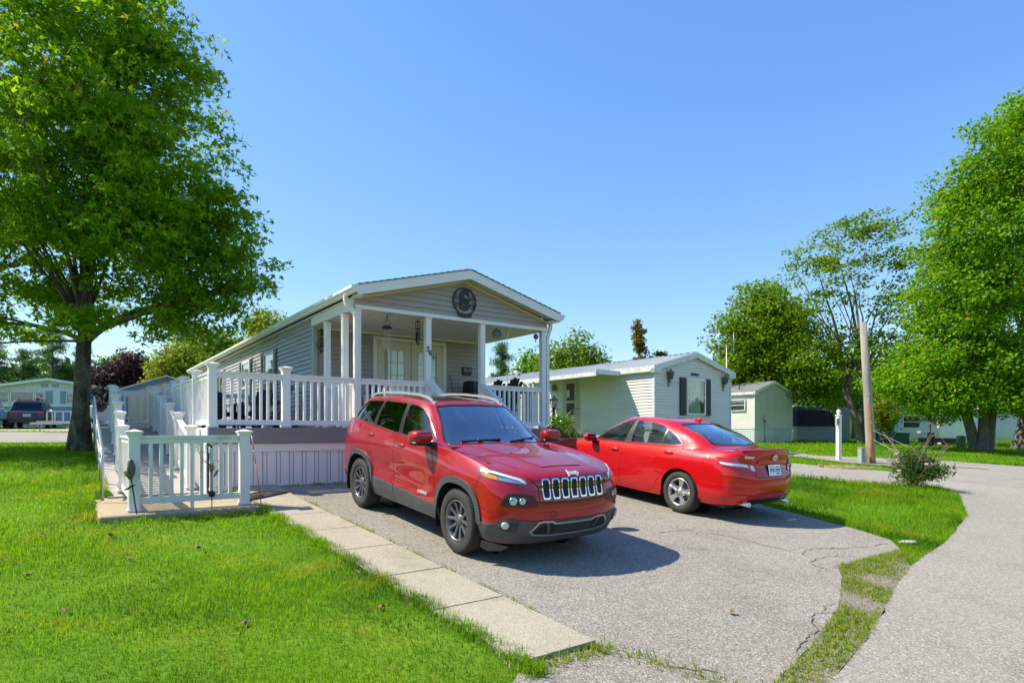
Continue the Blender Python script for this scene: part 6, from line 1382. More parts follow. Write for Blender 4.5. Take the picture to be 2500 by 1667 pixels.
# ------------------------------------------------------------------ vehicles and trailer across the far street
def far_suv():
    p = at(82, 1045, 39.0); e = thing('suv', 'black SUV seen from behind, parked in front of the blue and white home', 'car', (p.x, p.y, tz(p.x, p.y)), R(121))
    pr = [(-2.45, .38), (-2.5, .62), (-2.46, .95), (-2.40, 1.12), (-2.12, 1.62), (-1.95, 1.70), (0, 1.76), (.9, 1.70), (1.5, 1.20), (2.3, 1.08), (2.5, .9), (2.5, .4)]
    ys = [(-.96, .0, 1), (-.99, .35, 1), (-.95, .8, .0), (-.72, 1, -.0)]
    V = []; secs = [(-1.0, .0), (-.98, .35), (-.95, .62), (-.74, 1.0), (.74, 1.0), (.95, .62), (.98, .35), (1.0, 0)]
    mb = MB(); n = len(pr)
    lay = [(0.35, 1.0, 0), (.62, 1.0, -.0), (1.02, .97, .04), (1.12, .93, .08), (1.62, .74, .36), (1.74, .60, .50)]
    for z, w, ins in lay:
        x0 = -2.5+ins; x1 = (2.45 if z < 1.0 else (2.2 if z < 1.15 else (.95 if z < 1.7 else .7)))
        V += [(x0, -w*.86, z), (x0+.02*0, w*.86, z), (x0+.22, w, z), (x1-.3, w, z), (x1, w*.8, z), (x1, -w*.8, z), (x1-.3, -w, z), (x0+.22, -w, z)]
    for i in range(len(lay)-1):
        for k in range(8): mb.f.append([i*8+k, i*8+(k+1) % 8, i*8+8+(k+1) % 8, i*8+8+k][::-1]); mb.mi.append(0); mb.sm.append(False)
    mb.v = V; mb.f.append([40+k for k in range(8)][::-1]); mb.mi.append(0); mb.sm.append(False)
    mb.build('body', mat('black_car_paint', (.010, .011, .013), .3, coat=.3), e)
    def rear(z0, z1, y0, y1, dx, m, nm):
        f = lambda z: -2.5+np.interp(z, [.35, .62, 1.02, 1.12, 1.62, 1.74], [0, 0, .04, .08, .36, .5])-dx
        mb = MB(); mb.add([(f(z0), y0, z0), (f(z0), y1, z0), (f(z1), y1, z1), (f(z1), y0, z1)], [(0, 1, 2, 3), (3, 2, 1, 0)]); return mb.build(nm, m, e)
    rear(1.16, 1.58, -.66, .66, .012, glass_mat('dark_rear_glass', (.05, .06, .07), .2), 'rear_window'); rear(.80, 1.02, -.80, -.48, .012, M_REDL, 'tail_lamp'); rear(.80, 1.02, .48, .80, .012, M_REDL, 'tail_lamp'); rear(1.0, 1.03, -.8, .8, .014, M_CHROME, 'chrome_strip'); rear(.72, .88, -.2, .2, .014, mat('plate_white', (.7, .74, .78)), 'licence_plate'); rear(.40, .56, -.85, .85, .012, M_PLAST, 'bumper')
    for y in (-.62, .62): mb = MB(); mb.tube([(-1.8, y, 1.72), (-1.7, y, 1.80), (.4, y, 1.82), (.55, y, 1.74)], .02, 6); mb.build('roof_rail', M_BLKP, e)
    for x in (-1.5, 1.5):
        for y in (-.9, .9):
            mb = MB(); mb.lathe([(.05, -.11), (.30, -.12), (.37, -.09), (.37, .09), (.30, .12), (.05, .11)], 20, (x, y, .37), 'y'); w = mb.build('wheel', M_TYRE, e); mb = MB(); mb.lathe([(0, .0), (.24, 0)], 16, (x, y+.122*(1 if y > 0 else -1), .37), 'y'); mb.build('rim', M_SILV, w)
far_suv()
def pickup():
    p = at(-42, 1045, 37.5); e = thing('pickup_truck', 'white pickup truck with red tail lamp at the left edge of the photo', 'pickup', (p.x, p.y, tz(p.x, p.y)), R(123))
    mb = MB(); M_PW = mat('white_car_paint', (.75, .76, .78), .25, coat=1)
    mb.bbox(-2.7, -.6, -.98, .98, .55, 1.22, .08); mb.build('cargo_bed', M_PW, e); mb = MB(); mb.bbox(-.62, 2.7, -.97, .97, .5, 1.2, .12); mb.build('body', M_PW, e)
    mb = MB(); mb.add([(-.6, -.9, 1.18), (1.6, -.9, 1.18), (1.6, .9, 1.18), (-.6, .9, 1.18), (-.35, -.7, 1.86), (.8, -.7, 1.86), (.8, .7, 1.86), (-.35, .7, 1.86)], [(4, 5, 6, 7), (0, 1, 5, 4), (1, 2, 6, 5), (2, 3, 7, 6), (3, 0, 4, 7)]); c = mb.build('cab', M_PW, e)
    mb = MB(); mb.add([(-.56, -.78, 1.28), (-.56, .78, 1.28), (-.38, .66, 1.78), (-.38, -.66, 1.78)], [(0, 1, 2, 3), (3, 2, 1, 0)]); mb.build('rear_window', M_CGT, c)
    for sd in (-1, 1):
        mb = MB(); mb.bbox(-2.74, -2.62, sd*.90-.07, sd*.90+.07, .72, 1.12, .02); mb.build('tail_lamp', M_REDL, e)
        mb = MB(); mb.box(-2.5, -2.0, sd*.985-.003, sd*.985+.003, 1.0, 1.1); mb.build('decal', mat('decal_dark_red', (.12, .02, .02), .5), e)
        for x in (-1.7, 1.75): mb = MB(); mb.lathe([(.05, -.11), (.30, -.12), (.38, -.09), (.38, .09), (.30, .12), (.05, .11)], 20, (x, sd*.88, .38), 'y'); mb.build('wheel', M_TYRE, e)
    mb = MB(); mb.bbox(-2.86, -2.70, -.92, .92, .5, .68, .03); mb.build('bumper', M_CHROME, e)
pickup()
def trailer():
    a, b = gp(62, 993), gp(252, 995); e = thing('utility_trailer', 'low grey utility trailer parked along the far street behind the tree trunk', 'trailer', (a[0], a[1], tz(*a)), math.atan2(b[1]-a[1], b[0]-a[0])); L = math.hypot(b[0]-a[0], b[1]-a[1])
    mb = MB(); mb.obox((.2, 0, .42), (L*.42, -.0, .42), .09, .10); [mb.box(L*.30, L+1.4, y-.04, y+.04, .40, .52) for y in (-.7, .7)]; [mb.box(L*.30+k*.6, L*.30+k*.6+.06, -.7, .7, .42, .5) for k in range(int((L*.7+1.4)/.6))]; mb.build('frame', M_STEEL, e)
    for y in (-.72, .72):
        mb = MB(); mb.box(L*.42, L*.9, y-.02, y+.02, .92, .97); [mb.box(L*.42+k*.42, L*.42+k*.42+.05, y-.02, y+.02, .5, .94) for k in range(int(L*.48/.42)+1)]; mb.build('side_rail', M_STEEL, e)
        mb = MB(); mb.lathe([(.03, -.09), (.24, -.10), (.31, -.07), (.31, .07), (.24, .10), (.03, .09)], 20, (L*.985, y*1.25, .31), 'y'); w = mb.build('wheel', M_TYRE, e); mb = MB(); mb.lathe([(0, -.012), (.05, -.02), (.17, .0), (.20, -.01)], 8, (L*.985, y*1.25-.11*(1 if y < 0 else -1), .31), 'y', smooth=False); mb.build('rim', mat('white_spoke_rim', (.6, .6, .58), .4), w)
        mb = MB(); mb.lathe([(.38, -.13), (.38, .13), (.40, .13), (.40, -.13)], 16, (L*.985, y*1.25, .31), 'y', a0=.2, a1=math.pi-.2); mb.build('mudguard', M_STEEL, e)
    mb = MB(); mb.tube([(1.4, 0, .42), (1.4, 0, 1.0), (1.25, 0, 1.02)], .035, 8); mb.build('jockey_stand', M_STEEL, e); mb = MB(); mb.tube([(.5, .06, .4), (.6, .1, .08), (.75, .06, .4)], .015, 5); mb.build('chain', M_STEEL, e)
    mb = MB(); mb.bbox(L*.80, L*.98, -.6, .6, .5, 1.2, .03); mb.build('tool_box', mat('light_grey_box', (.5, .52, .54), .5), e)
trailer()
# ------------------------------------------------------------------ trees, shrubs, woods and grass
M_BARK = mat('mossy_bark', (.085, .062, .038), .95, var=.85, scale=7, bump=1.0, bscale=16, var2=((.25, .24, .14), .7), scale2=6, aniso=(1, 1, .5))
M_BARKG = mat('grey_bark', (.15, .13, .11), .95, var=.35, scale=12, bump=.8, bscale=25, aniso=(1, 1, .35))
M_LF = leaf_mat('maple_leaf', (.07, .19, .004), (.26, .42, .006), .5, (.42, .30, .02))
M_LF2 = leaf_mat('silver_maple_leaf', (.06, .185, .004), (.22, .40, .008), .42, (.34, .20, .02))
M_LF3 = leaf_mat('oak_leaf', (.06, .155, .004), (.20, .32, .008), .4, (.24, .17, .02))
M_LFLIME = leaf_mat('lime_leaf', (.08, .17, .012), (.18, .28, .02), .42, (.40, .27, .02))
M_LFYEL = leaf_mat('turning_leaf', (.10, .19, .012), (.25, .29, .02), .4, (.42, .22, .02))
M_LFPUR = leaf_mat('plum_leaf', (.026, .012, .016), (.075, .03, .034), .22)
M_LFCON = leaf_mat('conifer_needles', (.03, .095, .016), (.09, .19, .035), .3)
M_LFRED = leaf_mat('rusty_leaf', (.09, .11, .012), (.24, .15, .02), .35)
M_LFSHR = leaf_mat('shrub_leaf', (.035, .085, .012), (.10, .17, .022), .3)
M_LFWEED = leaf_mat('weed_leaf', (.09, .19, .012), (.17, .31, .02), .4)
def leaf_faces(P, Nn, S, shape, rng, T=None):
    """mesh arrays for leaves at P with normals Nn and sizes S; shape quad | maple"""
    n = len(P); t = rng.normal(size=(n, 3)) if T is None else T; t -= Nn*(t*Nn).sum(1, keepdims=True); t /= np.linalg.norm(t, axis=1, keepdims=True)+1e-9; b = np.cross(Nn, t); S = S[:, None]
    if shape == 'quad':
        tpl = [(-.5, 0, 0), (0, -.32, .04), (.5, 0, -.06), (0, .32, .04)]; fs = [(0, 1, 2, 3)]
    elif shape == 'needle':
        tpl = [(-.5, -.05, 0), (.5, -.02, -.05), (.5, .02, -.05), (-.5, .05, 0)]; fs = [(0, 1, 2, 3)]
    else:
        tpl = [(-.45, 0, 0), (-.12, -.16, .03), (.62, 0, -.10), (-.12, .16, .03), (.18, -.55, -.04), (-.25, -.22, .02), (.18, .55, -.04), (-.25, .22, .02)]; fs = [(0, 1, 2, 3), (0, 5, 4, 1), (0, 3, 6, 7)]
    V = np.stack([P+S*(t*q[0]+b*q[1]+Nn*q[2]) for q in tpl], 1); k = len(tpl); F = (np.arange(n)[:, None, None]*k+np.array(fs)[None]).reshape(-1, 4)
    return V.reshape(-1, 3), F
def unit(v): return v/(np.linalg.norm(v, axis=-1, keepdims=True)+1e-9)
def crown(name, m, parent, C, per, rc, size, rng, shape='quad', flat=.6, up=.7, droop=None):
    """leaves spread round cluster centres C"""
    C = np.repeat(C, per, 0); n = len(C); off = np.clip(rng.normal(size=(n, 3)), -1.7, 1.7)*np.array([rc, rc, rc*flat]); P = C+off
    Nn = unit(rng.normal(size=(n, 3))*(1-up*.5)+np.array([0, 0, 1.0])*up+unit(off)*.35); S = size*rng.uniform(.65, 1.25, n)
    V, F = leaf_faces(P, Nn, S, shape, rng)
    me = np_mesh(name, V, F.ravel(), np.arange(len(F))*4, np.full(len(F), 4)); return link_mesh(name, me, m, parent)
def lobes_points(lobes, n, rng, bias=.45):
    w = np.array([l[3]*l[4]*l[5] for l in lobes])**.62; w /= w.sum(); k = rng.choice(len(lobes), n, p=w); L = np.array(lobes)[k]
    d = unit(rng.normal(size=(n, 3))); r = rng.uniform(0, 1, n)**bias
    return L[:, :3]+d*r[:, None]*L[:, 3:6]
def tree(name, label, base, z, lobes, ncl, per, rc, size, m, tr, fork, rng_seed, group=None, shape='quad', bark=None, limbs=14, bias=.42, flat=.6, up=.7, trunks=None, twigs=40, cut=None, cat='tree', flare=1.6):
    rng = np.random.default_rng(rng_seed); e = thing(name, label, cat, (base[0], base[1], z), 0, group)
    C = lobes_points(lobes, ncl, rng, bias)
    if cut is not None: C = C[cut(C)]
    top = max(l[2]+l[5] for l in lobes); mb = MB(); bark = bark or M_BARKG
    trunks = trunks or [((0, 0), (0, 0))]
    ends = []
    for (bx, by), (fx, fy) in trunks:
        P = [(bx, by, -.15), (bx, by, .12), (bx+(fx-bx)*.25, by+(fy-by)*.25, fork*.35), (bx+(fx-bx)*.7, by+(fy-by)*.7, fork*.75), (fx, fy, fork)]
        mb.tube(P, [tr*flare*1.15, tr*flare*.98, tr*1.02, tr*.92, tr*.86], 14); ends.append(Vector((fx, fy, fork)))
    tips = C[rng.choice(len(C), min(limbs, len(C)), replace=False)]; LB = []
    for i, q in enumerate(tips):
        s = ends[i % len(ends)]; q = Vector(q); r0 = tr*(rng.uniform(.5, .68) if i < 5*len(ends) else rng.uniform(.16, .34))*(1.1 if len(ends) == 1 else .9)
        c1 = s+Vector((0, 0, (q.z-s.z)*.25))+(q-s)*.10; c2 = s.lerp(q, .6)+Vector((0, 0, abs(q.z-s.z)*.12)); P = []
        for k in range(8):
            t = k/7; P.append(s*(1-t)**3+c1*3*t*(1-t)**2+c2*3*t*t*(1-t)+q*t**3+Vector(rng.normal(size=3))*.05*t)
        mb.tube(P, [r0*(1-.93*k/7)+.006 for k in range(8)], 7); LB += P[2:]
    A = np.array([tuple(p) for p in LB]) if LB else np.array([tuple(ends[0])])
    for q in C[rng.choice(len(C), min(twigs, len(C)), replace=False)]:
        dd = ((A-q)**2).sum(1); j = int(np.argmin(dd)); s = Vector(A[j]); q = Vector(q); mid = s.lerp(q, .5)+Vector((0, 0, .15*(q-s).length*.5)); mb.tube([s, mid, q], [.022*tr/.25, .014*tr/.25, .005], 5, cap=False)
    mb.build('trunk', bark, e)
    crown('crown', m, e, C, per, rc, size, rng, shape, flat, up); return e
# the big maple on the left lawn
tx, ty = -10.28, 14.42
tree('maple_tree', 'large green maple on the left lawn with a thick mossy trunk', (tx, ty), tz(tx, ty),
     [(-1.0, 0, 8.2, 3.9, 3.8, 4.2), (.6, .3, 7.6, 2.9, 3.0, 3.2), (1.9, .3, 5.2, 2.5, 2.5, 1.9), (-3.0, -.4, 5.4, 3.2, 3.0, 2.6), (-.6, 0, 11.4, 2.6, 2.6, 2.6), (-3.4, -.6, 3.7, 2.3, 2.2, .9), (3.2, .5, 4.1, 1.2, 1.3, .75), (3.0, .4, 5.6, 1.1, 1.2, 1.0),
      (.9, -1.2, 2.9, .8, .7, .4), (1.4, 0, 9.6, 1.6, 1.8, 1.9), (-3.4, .6, 3.0, 2.0, 1.4, .6), (1.8, .8, 3.5, 1.7, 1.4, .7), (-1.2, 1.2, 3.8, 1.7, 1.3, .7), (0, 0, 5.4, 3.3, 3.1, 1.7), (2.5, .3, 3.1, 1.3, 1.1, .7)],
     1450, 46, .25, .175, M_LF, .175, 2.6, 11, shape='maple', bark=M_BARK, limbs=24, bias=.62, flat=.42, up=.6, twigs=160, trunks=[((0, 0), (.1, 0))], flare=1.6)
# big trees at the right edge
rx, ry = 21.74, 27.98
tree('maple_tree', 'tall bright green maple at the right with two upright trunks and one leaning', (rx, ry), tz(rx, ry),
     [(.9, 0, 8.0, 3.2, 3.2, 5.0), (-1.5, 0, 7.0, 2.0, 2.2, 2.2), (-1.8, 0, 4.6, 2.5, 2.6, 1.9), (-1.2, .3, 9.6, 1.9, 2.0, 1.8), (-.7, .3, 11.9, 1.6, 1.7, 1.8), (1.6, 0, 12.4, 2.0, 2.2, 2.4), (-.1, -.4, 14.0, .9, 1.1, 1.5), (1.7, 0, 14.7, .9, 1.0, 1.5), (-2.6, 0, 3.5, 1.6, 1.8, .9), (1.5, -1, 3.9, 2.8, 2.4, 1.3), (-2.0, -.6, 2.7, 2.0, 1.8, .7), (1.2, -1.4, 2.7, 2.4, 1.8, .7), (-3.9, 0, 3.1, 1.4, 1.5, .8), (-2.2, -.6, 2.2, 2.0, 1.8, .6), (.8, -1.5, 2.2, 2.4, 1.8, .6), (2.8, -1, 2.3, 2.0, 2.0, .7)],
     1650, 46, .34, .175, M_LF2, .21, 3.0, 12, group='maples at the right edge', limbs=30, bias=.6, flat=.5, up=.6, trunks=[((0, 0), (.1, 0)), ((-.15, .3), (-1.0, .2)), ((.38, .2), (.55, 0))], twigs=110, flare=1.15)
rx, ry = 26.2, 30.88
tree('maple_tree', 'tallest green maple, cut off by the right edge of the photo', (rx, ry), tz(rx, ry),
     [(.5, 0, 8.5, 3.8, 3.6, 5.0), (-.9, 0, 13.4, 2.0, 2.2, 2.4), (-.3, 0, 16.4, 1.3, 1.4, 1.8), (-1.5, -1, 4.4, 2.8, 2.6, 1.5), (2.5, 0, 14.5, 2.4, 2.6, 3.2)],
     900, 46, .36, .185, M_LF2, .36, 3.6, 13, group='maples at the right edge', limbs=20, bias=.6, flat=.5, up=.6, twigs=60, flare=1.8)
# sparse spreading tree behind the pole
sxx, syy = 20.0, 34.6
tree('maple_tree', 'thin crowned tree with bare spreading branches behind the utility pole', (sxx, syy), tz(sxx, syy),
     [(-.5, 0, 10.9, 3.8, 2.8, 1.5), (2.2, 0, 8.6, 2.2, 2.4, 2.8), (-2.9, 0, 8.4, 2.3, 2.4, 2.2), (.6, 0, 12.4, 2.6, 2.0, .8), (1.8, 0, 5.2, 2.8, 2.4, 1.5), (-1.5, -.5, 5.2, 2.2, 2.2, 1.6)],
     430, 26, .32, .20, M_LF3, .20, 3.2, 14, limbs=34, bias=.4, flat=.35, up=.8, twigs=190, trunks=[((-.1, 0), (-.9, .1)), ((.2, 0), (.15, 0))], flare=1.2)
dx_, dy_ = 16.3, 38.5
tree('oak_tree', 'dense olive green tree rising between the ivory home and the sparse tree', (dx_, dy_), tz(dx_, dy_),
     [(-.6, 0, 6.2, 3.3, 3.0, 3.4), (-2.2, -.5, 4.0, 2.4, 2.4, 2.0), (1.3, -1.6, 4.6, 2.6, 2.6, 2.2), (1.9, -2.4, 3.1, 1.7, 1.6, 1.1), (-.4, 0, 9.0, 1.5, 1.6, 1.3), (1.2, 0, 7.6, 1.5, 1.6, 1.3), (-1.8, 0, 6.6, 1.8, 1.8, 1.8)],
     720, 42, .36, .22, M_LF3, .22, 2.6, 15, limbs=16, bias=.55, flat=.5)
dx_, dy_ = 19.6, 47.0
tree('maple_tree', 'green tree standing farthest back left of the olive green one', (dx_, dy_), tz(dx_, dy_), [(-.6, 0, 5.6, 2.4, 2.4, 3.0), (1.0, 0, 8.4, 2.4, 2.4, 2.6), (-1.2, 0, 3.4, 2.0, 2, 1.6)], 380, 44, .42, .24, M_LF2, .24, 2.6, 16, limbs=8)
# trees behind the two homes
for px, dpt, lob, m, sd, lab, nm, cl in (
    (1405, 46, [(-.6, 0, 5.2, 2.5, 2.4, 2.9), (.9, 0, 4.7, 1.9, 2, 2.2), (-1.5, 0, 4, 2, 2, 2)], M_LFLIME, 21, 'lime green round maple behind the metal roof', 'maple_tree', 420),
    (1292, 50, [(0, 0, 4.4, 1.5, 1.5, 2.6), (.7, 0, 3.4, 1.4, 1.4, 2)], M_LF2, 22, 'small round green tree seen through the porch opening', 'maple_tree', 260),
    (1330, 60, [(0, 0, 3.2, 2, 2, 2)], M_LFLIME, 23, 'yellow-green low tree seen beside the right porch post', 'maple_tree', 150),
    (655, 46, [(0, 0, 6.5, 1.9, 1.9, 2.9), (1.2, 0, 5.6, 1.5, 1.5, 2), (-1.2, 0, 5.3, 1.4, 1.4, 1.8)], M_LFYEL, 24, 'yellow-green tree with a tawny top above the grey home roof', 'maple_tree', 330),
    (505, 44, [(0, 0, 4.6, 2.5, 2.4, 2.8), (1.8, 0, 4.9, 1.5, 1.5, 2.1), (-1.2, 0, 4, 1.8, 1.8, 2.2)], M_LFLIME, 25, 'green tree just left of the grey home eave', 'maple_tree', 400),
    (440, 40, [(0, 0, 3.8, 1.9, 1.9, 2.2), (.5, 0, 2.6, 2, 2, 1.6)], M_LFYEL, 26, 'yellowing tree behind the tan shed', 'maple_tree', 330),
    (322, 47, [(0, 0, 3.6, 2.3, 2.2, 2.2), (1.5, 0, 3.6, 1.5, 1.6, 1.7), (-1.5, 0, 3.0, 1.8, 1.8, 1.8)], M_LFPUR, 27, 'dark purple leaved tree between the maple trunk and the tan shed', 'plum_tree', 420),
    (300, 76, [(0, 0, 4.8, 4.2, 3, 4.4), (3.5, 0, 4.2, 3, 3, 3.4)], M_LF2, 32, 'broad green tree farthest back behind the purple tree', 'maple_tree', 260),
    (100, 84, [(0, 0, 4.6, 5, 3, 4.6)], M_LF2, 33, 'broad green tree farthest back between the conifers', 'maple_tree', 240),
    (455, 72, [(0, 0, 4.6, 4.2, 3, 4.2)], M_LF3, 34, 'broad olive tree farthest back behind the yellowing tree', 'maple_tree', 230),
    (1990, 66, [(0, 0, 4.5, 5, 3, 3.4)], M_LF2, 28, 'green tree far behind the dark shed', 'maple_tree', 220),
    (2085, 50, [(0, 0, 4.4, 3.4, 2.6, 2.6), (2.6, 0, 3.8, 2.4, 2.2, 2.2), (-2.4, 0, 3.6, 2.2, 2, 2)], M_LF2, 35, 'full green tree behind the utility pole and the sparse tree', 'maple_tree', 340),
    (2240, 64, [(0, 0, 5.2, 6, 3, 4.2), (4, 0, 4.5, 4, 3, 3.6)], M_LF2, 29, 'wide green tree far behind the grey roofed home', 'maple_tree', 360),
    (2480, 70, [(0, 0, 5.2, 5, 3, 4.5)], M_LFLIME, 30, 'pale green tree at the far right beyond the lawn', 'maple_tree', 240)):
    p = at(px, 1040, dpt); z = tz(p.x, p.y); tree(nm, lab, (p.x, p.y), z, lob, cl, 34, .42, .26 if dpt < 60 else .4, m, .16, 1.9, sd, limbs=8, bias=.5, twigs=20)
p = at(1562, 1040, 33); z = tz(p.x, p.y)
tree('young_tree', 'rusty leaved sapling with one long side branch above the metal roof', (p.x, p.y), z, [(0, 0, 5.1, .35, .35, 1.3), (-.1, 0, 5.9, .3, .3, .7), (1.0, 0, 4.75, .75, .15, .18)], 60, 26, .13, .17, M_LFRED, .07, 4.0, 31, limbs=10, bias=.6, twigs=20)
def conifer(px, dpt, H, Rr, label, seed, group=None, nm='pine_tree'):
    rng = np.random.default_rng(seed); p = at(px, 1040, dpt); z = tz(p.x, p.y); e = thing(nm, label, 'tree', (p.x, p.y, z), 0, group); mb = MB(); mb.tube([(0, 0, -.1), (0, 0, H*.5), (0, 0, H)], [.2, .13, .02], 8); C = []
    for k in range(int(H*9)):
        h = H*(.12+.86*k/(H*9)); r = Rr*(1-h/H)**.75*rng.uniform(.6, 1.15)+.1; a = rng.uniform(0, 6.28); q = Vector((r*math.cos(a), r*math.sin(a), h-.12*r)); mb.tube([(0, 0, h), q], [.03, .01], 5, cap=False)
        for t in np.arange(.3, 1.01, .7/max(2, r*3)): C.append((q.x*t, q.y*t, h-.12*r*t))
    mb.build('trunk', M_BARKG, e); crown('crown', M_LFCON, e, np.array(C), 22, .26, .42, rng, 'needle', .45, .6)
conifer(1226, 52, 8.2, 2.0, 'dark conifer seen through the porch opening', 41)
for i, (px, H, rr, d) in enumerate(((-30, 10.5, 4.2, 62), (55, 8.4, 4.2, 64), (128, 10.2, 4.4, 60), (200, 8.8, 4.0, 63), (262, 7.4, 3.8, 66))):
    conifer(px, d, H, rr, ('bluish conifer at the far left above the blue and white home', 'shorter conifer second from the left behind the green roof', 'tall conifer behind the gable peak of the blue and white home', 'conifer just left of the maple trunk behind the green roof', 'conifer just right of the maple trunk, farthest back')[i], 50+i, 'conifers behind the blue and white home')
# distant woods closing the horizon all round
def woods():
    rng = np.random.default_rng(3); C = []
    for a in np.arange(0, 2*math.pi, .0125):
        r = rng.uniform(95, 125); x, y = r*math.cos(a), r*math.sin(a); H = rng.uniform(5.5, 10); z = tz(x, y)
        for k in range(9): C.append((x+rng.normal(0, 1.6), y+rng.normal(0, 1.6), z+H*rng.uniform(.08, 1.0)))
    o = crown('distant_woods', leaf_mat('woods_leaf', (.035, .085, .02), (.085, .15, .03), .3), None, np.array(C), 16, .95, 1.5, rng, 'quad', .9, .5); tag(o, kind='stuff')
woods()
# rose bush on the grass island
def shrub(name, label, cat, x, y, lobes, ncl, per, rc, size, m, seed, stems=14, flowers=None, dead=0, group=None, shape='quad'):
    rng = np.random.default_rng(seed); z = tz(x, y); e = thing(name, label, cat, (x, y, z), 0, group); C = lobes_points(lobes, ncl, rng, .5); C[:, 2] = np.maximum(C[:, 2], .06); mb = MB()
    for q in C[rng.choice(ncl, min(stems, ncl), replace=False)]: mb.tube([(rng.normal(0, .06), rng.normal(0, .06), -.05), (q[0]*.4, q[1]*.4, q[2]*.6), tuple(q)], [.012, .009, .004], 5, cap=False)
    for k in range(dead):
        a = rng.uniform(0, 6.28); l = rng.uniform(.5, .95); zt = rng.uniform(.75, 1.35); b = (l*.4*math.cos(a), l*.4*math.sin(a), zt*.6); t = (l*math.cos(a), l*math.sin(a), zt); mb.tube([(0, 0, .1), b, t], [.010, .007, .003], 5, cap=False)
        for j in range(3): s = Vector(b).lerp(Vector(t), .3+.25*j); mb.tube([s, s+Vector(rng.normal(size=3))*.14], [.004, .002], 4, cap=False)
    mb.build('stems', mat('pale_dead_stem', (.30, .22, .15), .9), e); crown('foliage', m, e, C, per, rc, size, rng, shape, .7, .5)
    if flowers:
        for q in flowers:
            f = MB()
            for k in range(9): a = 6.28*k/9; f.sphere((q[0]+.022*math.cos(a), q[1]+.022*math.sin(a), q[2]+.008*(k % 3)), .021, 8, (1, 1, .55))
            f.sphere(q, .03, 8); f.build('flower', mat('pale_pink_petal', (.75, .42, .42), .6, isl=.2), e)
    return e
shrub('rose_bush', 'straggly rose bush with pale pink blooms and dead canes at the grass corner', 'bush', 9.18, 13.9, [(0, 0, .36, .46, .42, .36), (.05, 0, .68, .34, .32, .30), (.36, -.1, .42, .34, .32, .24)], 170, 26, .10, .055, M_LFSHR, 61, 26, [(-.15, -.45, 1.28), (.30, -.45, 1.03), (-.05, -.55, .58), (-.55, -.3, .80), (-.5, -.3, .42)], 16)
shrub('weed_clump', 'tall bright green weeds growing round the black lamp post', 'weeds', 1.25, 16.6, [(-.1, 0, .55, .38, .4, .6), (.45, 0, .35, .5, .4, .36), (.2, .2, .75, .3, .3, .5)], 170, 26, .09, .085, M_LFWEED, 62, 30, None, 8)
for i, (px, py, lab) in enumerate(((1190, 1082, 'low weeds along the skirting left of the SUV'),)): pass
# small potted tree across the street
p = Vector((*gp(2136, 1027), 0)); z = tz(p.x, p.y)
tree('young_tree', 'small thin tree with a black sleeve round its trunk across the street', (p.x, p.y), z, [(0, 0, 1.9, 1.25, .9, .55), (.3, 0, 1.5, 1.0, .8, .35)], 90, 20, .16, .12, M_LFLIME, .05, 1.3, 71, limbs=10, twigs=20)
p = at(2175, 1060, 40); z = tz(p.x, p.y)
tree('fruit_tree', 'young yellow-flecked tree beside the green bins', (p.x, p.y), z, [(-.5, 0, 2.0, .95, .9, 1.1), (-.6, 0, 1.2, .9, .8, .6)], 130, 24, .2, .17, M_LFYEL, .06, 1.0, 72, limbs=8, twigs=10)
# ------------------------------------------------------------------ grass
M_GRASS = leaf_mat('lawn_grass', (.08, .22, .003), (.23, .40, .006), .45, (.34, .27, .05), .55, patches=[((.035, .125, .003), .6, .46, .62, .85), ((.36, .32, .02), 1.3, .54, .68, .8), ((.17, .11, .03), 3.1, .64, .74, .7)])
M_GRASSY = leaf_mat('dry_weed_grass', (.11, .20, .008), (.28, .33, .025), .4, (.36, .28, .06), .6)
def blades(name, P, h, w, m, rng, lean=.5, seg=True):
    n = len(P); a = rng.uniform(0, 6.283, n); d = np.c_[np.cos(a), np.sin(a), np.zeros(n)]; s = np.c_[-np.sin(a), np.cos(a), np.zeros(n)]; L = rng.uniform(.1, 1, n)[:, None]*lean
    h = h[:, None]; w = w[:, None]; up = np.array([[0, 0, 1.0]])
    v0, v1 = P-s*w, P+s*w; m0 = P+up*h*.6+d*h*L*.45; t = P+up*h*(1-.25*L)+d*h*L*1.15
    V = np.stack([v0, v1, m0+s*w*.7, m0-s*w*.7, t], 1).reshape(-1, 3); b = np.arange(n)*5
    loops = np.stack([b, b+1, b+2, b+3, b+3, b+2, b+4], 1).ravel(); st = (np.arange(n)[:, None]*7+np.array([[0, 4]])).ravel(); tt = np.tile([4, 3], n)
    return tag(link_mesh(name, np_mesh(name, V, loops, st, tt), m), kind='stuff')
def scatter(region, dens_fn, rng, cap):
    lo, hi = np.min(region, 0), np.max(region, 0); A = (hi-lo).prod(); n = int(min(cap*3, A*dens_fn(np.array([0]), np.array([3.0]))[0])); return lo, hi, n
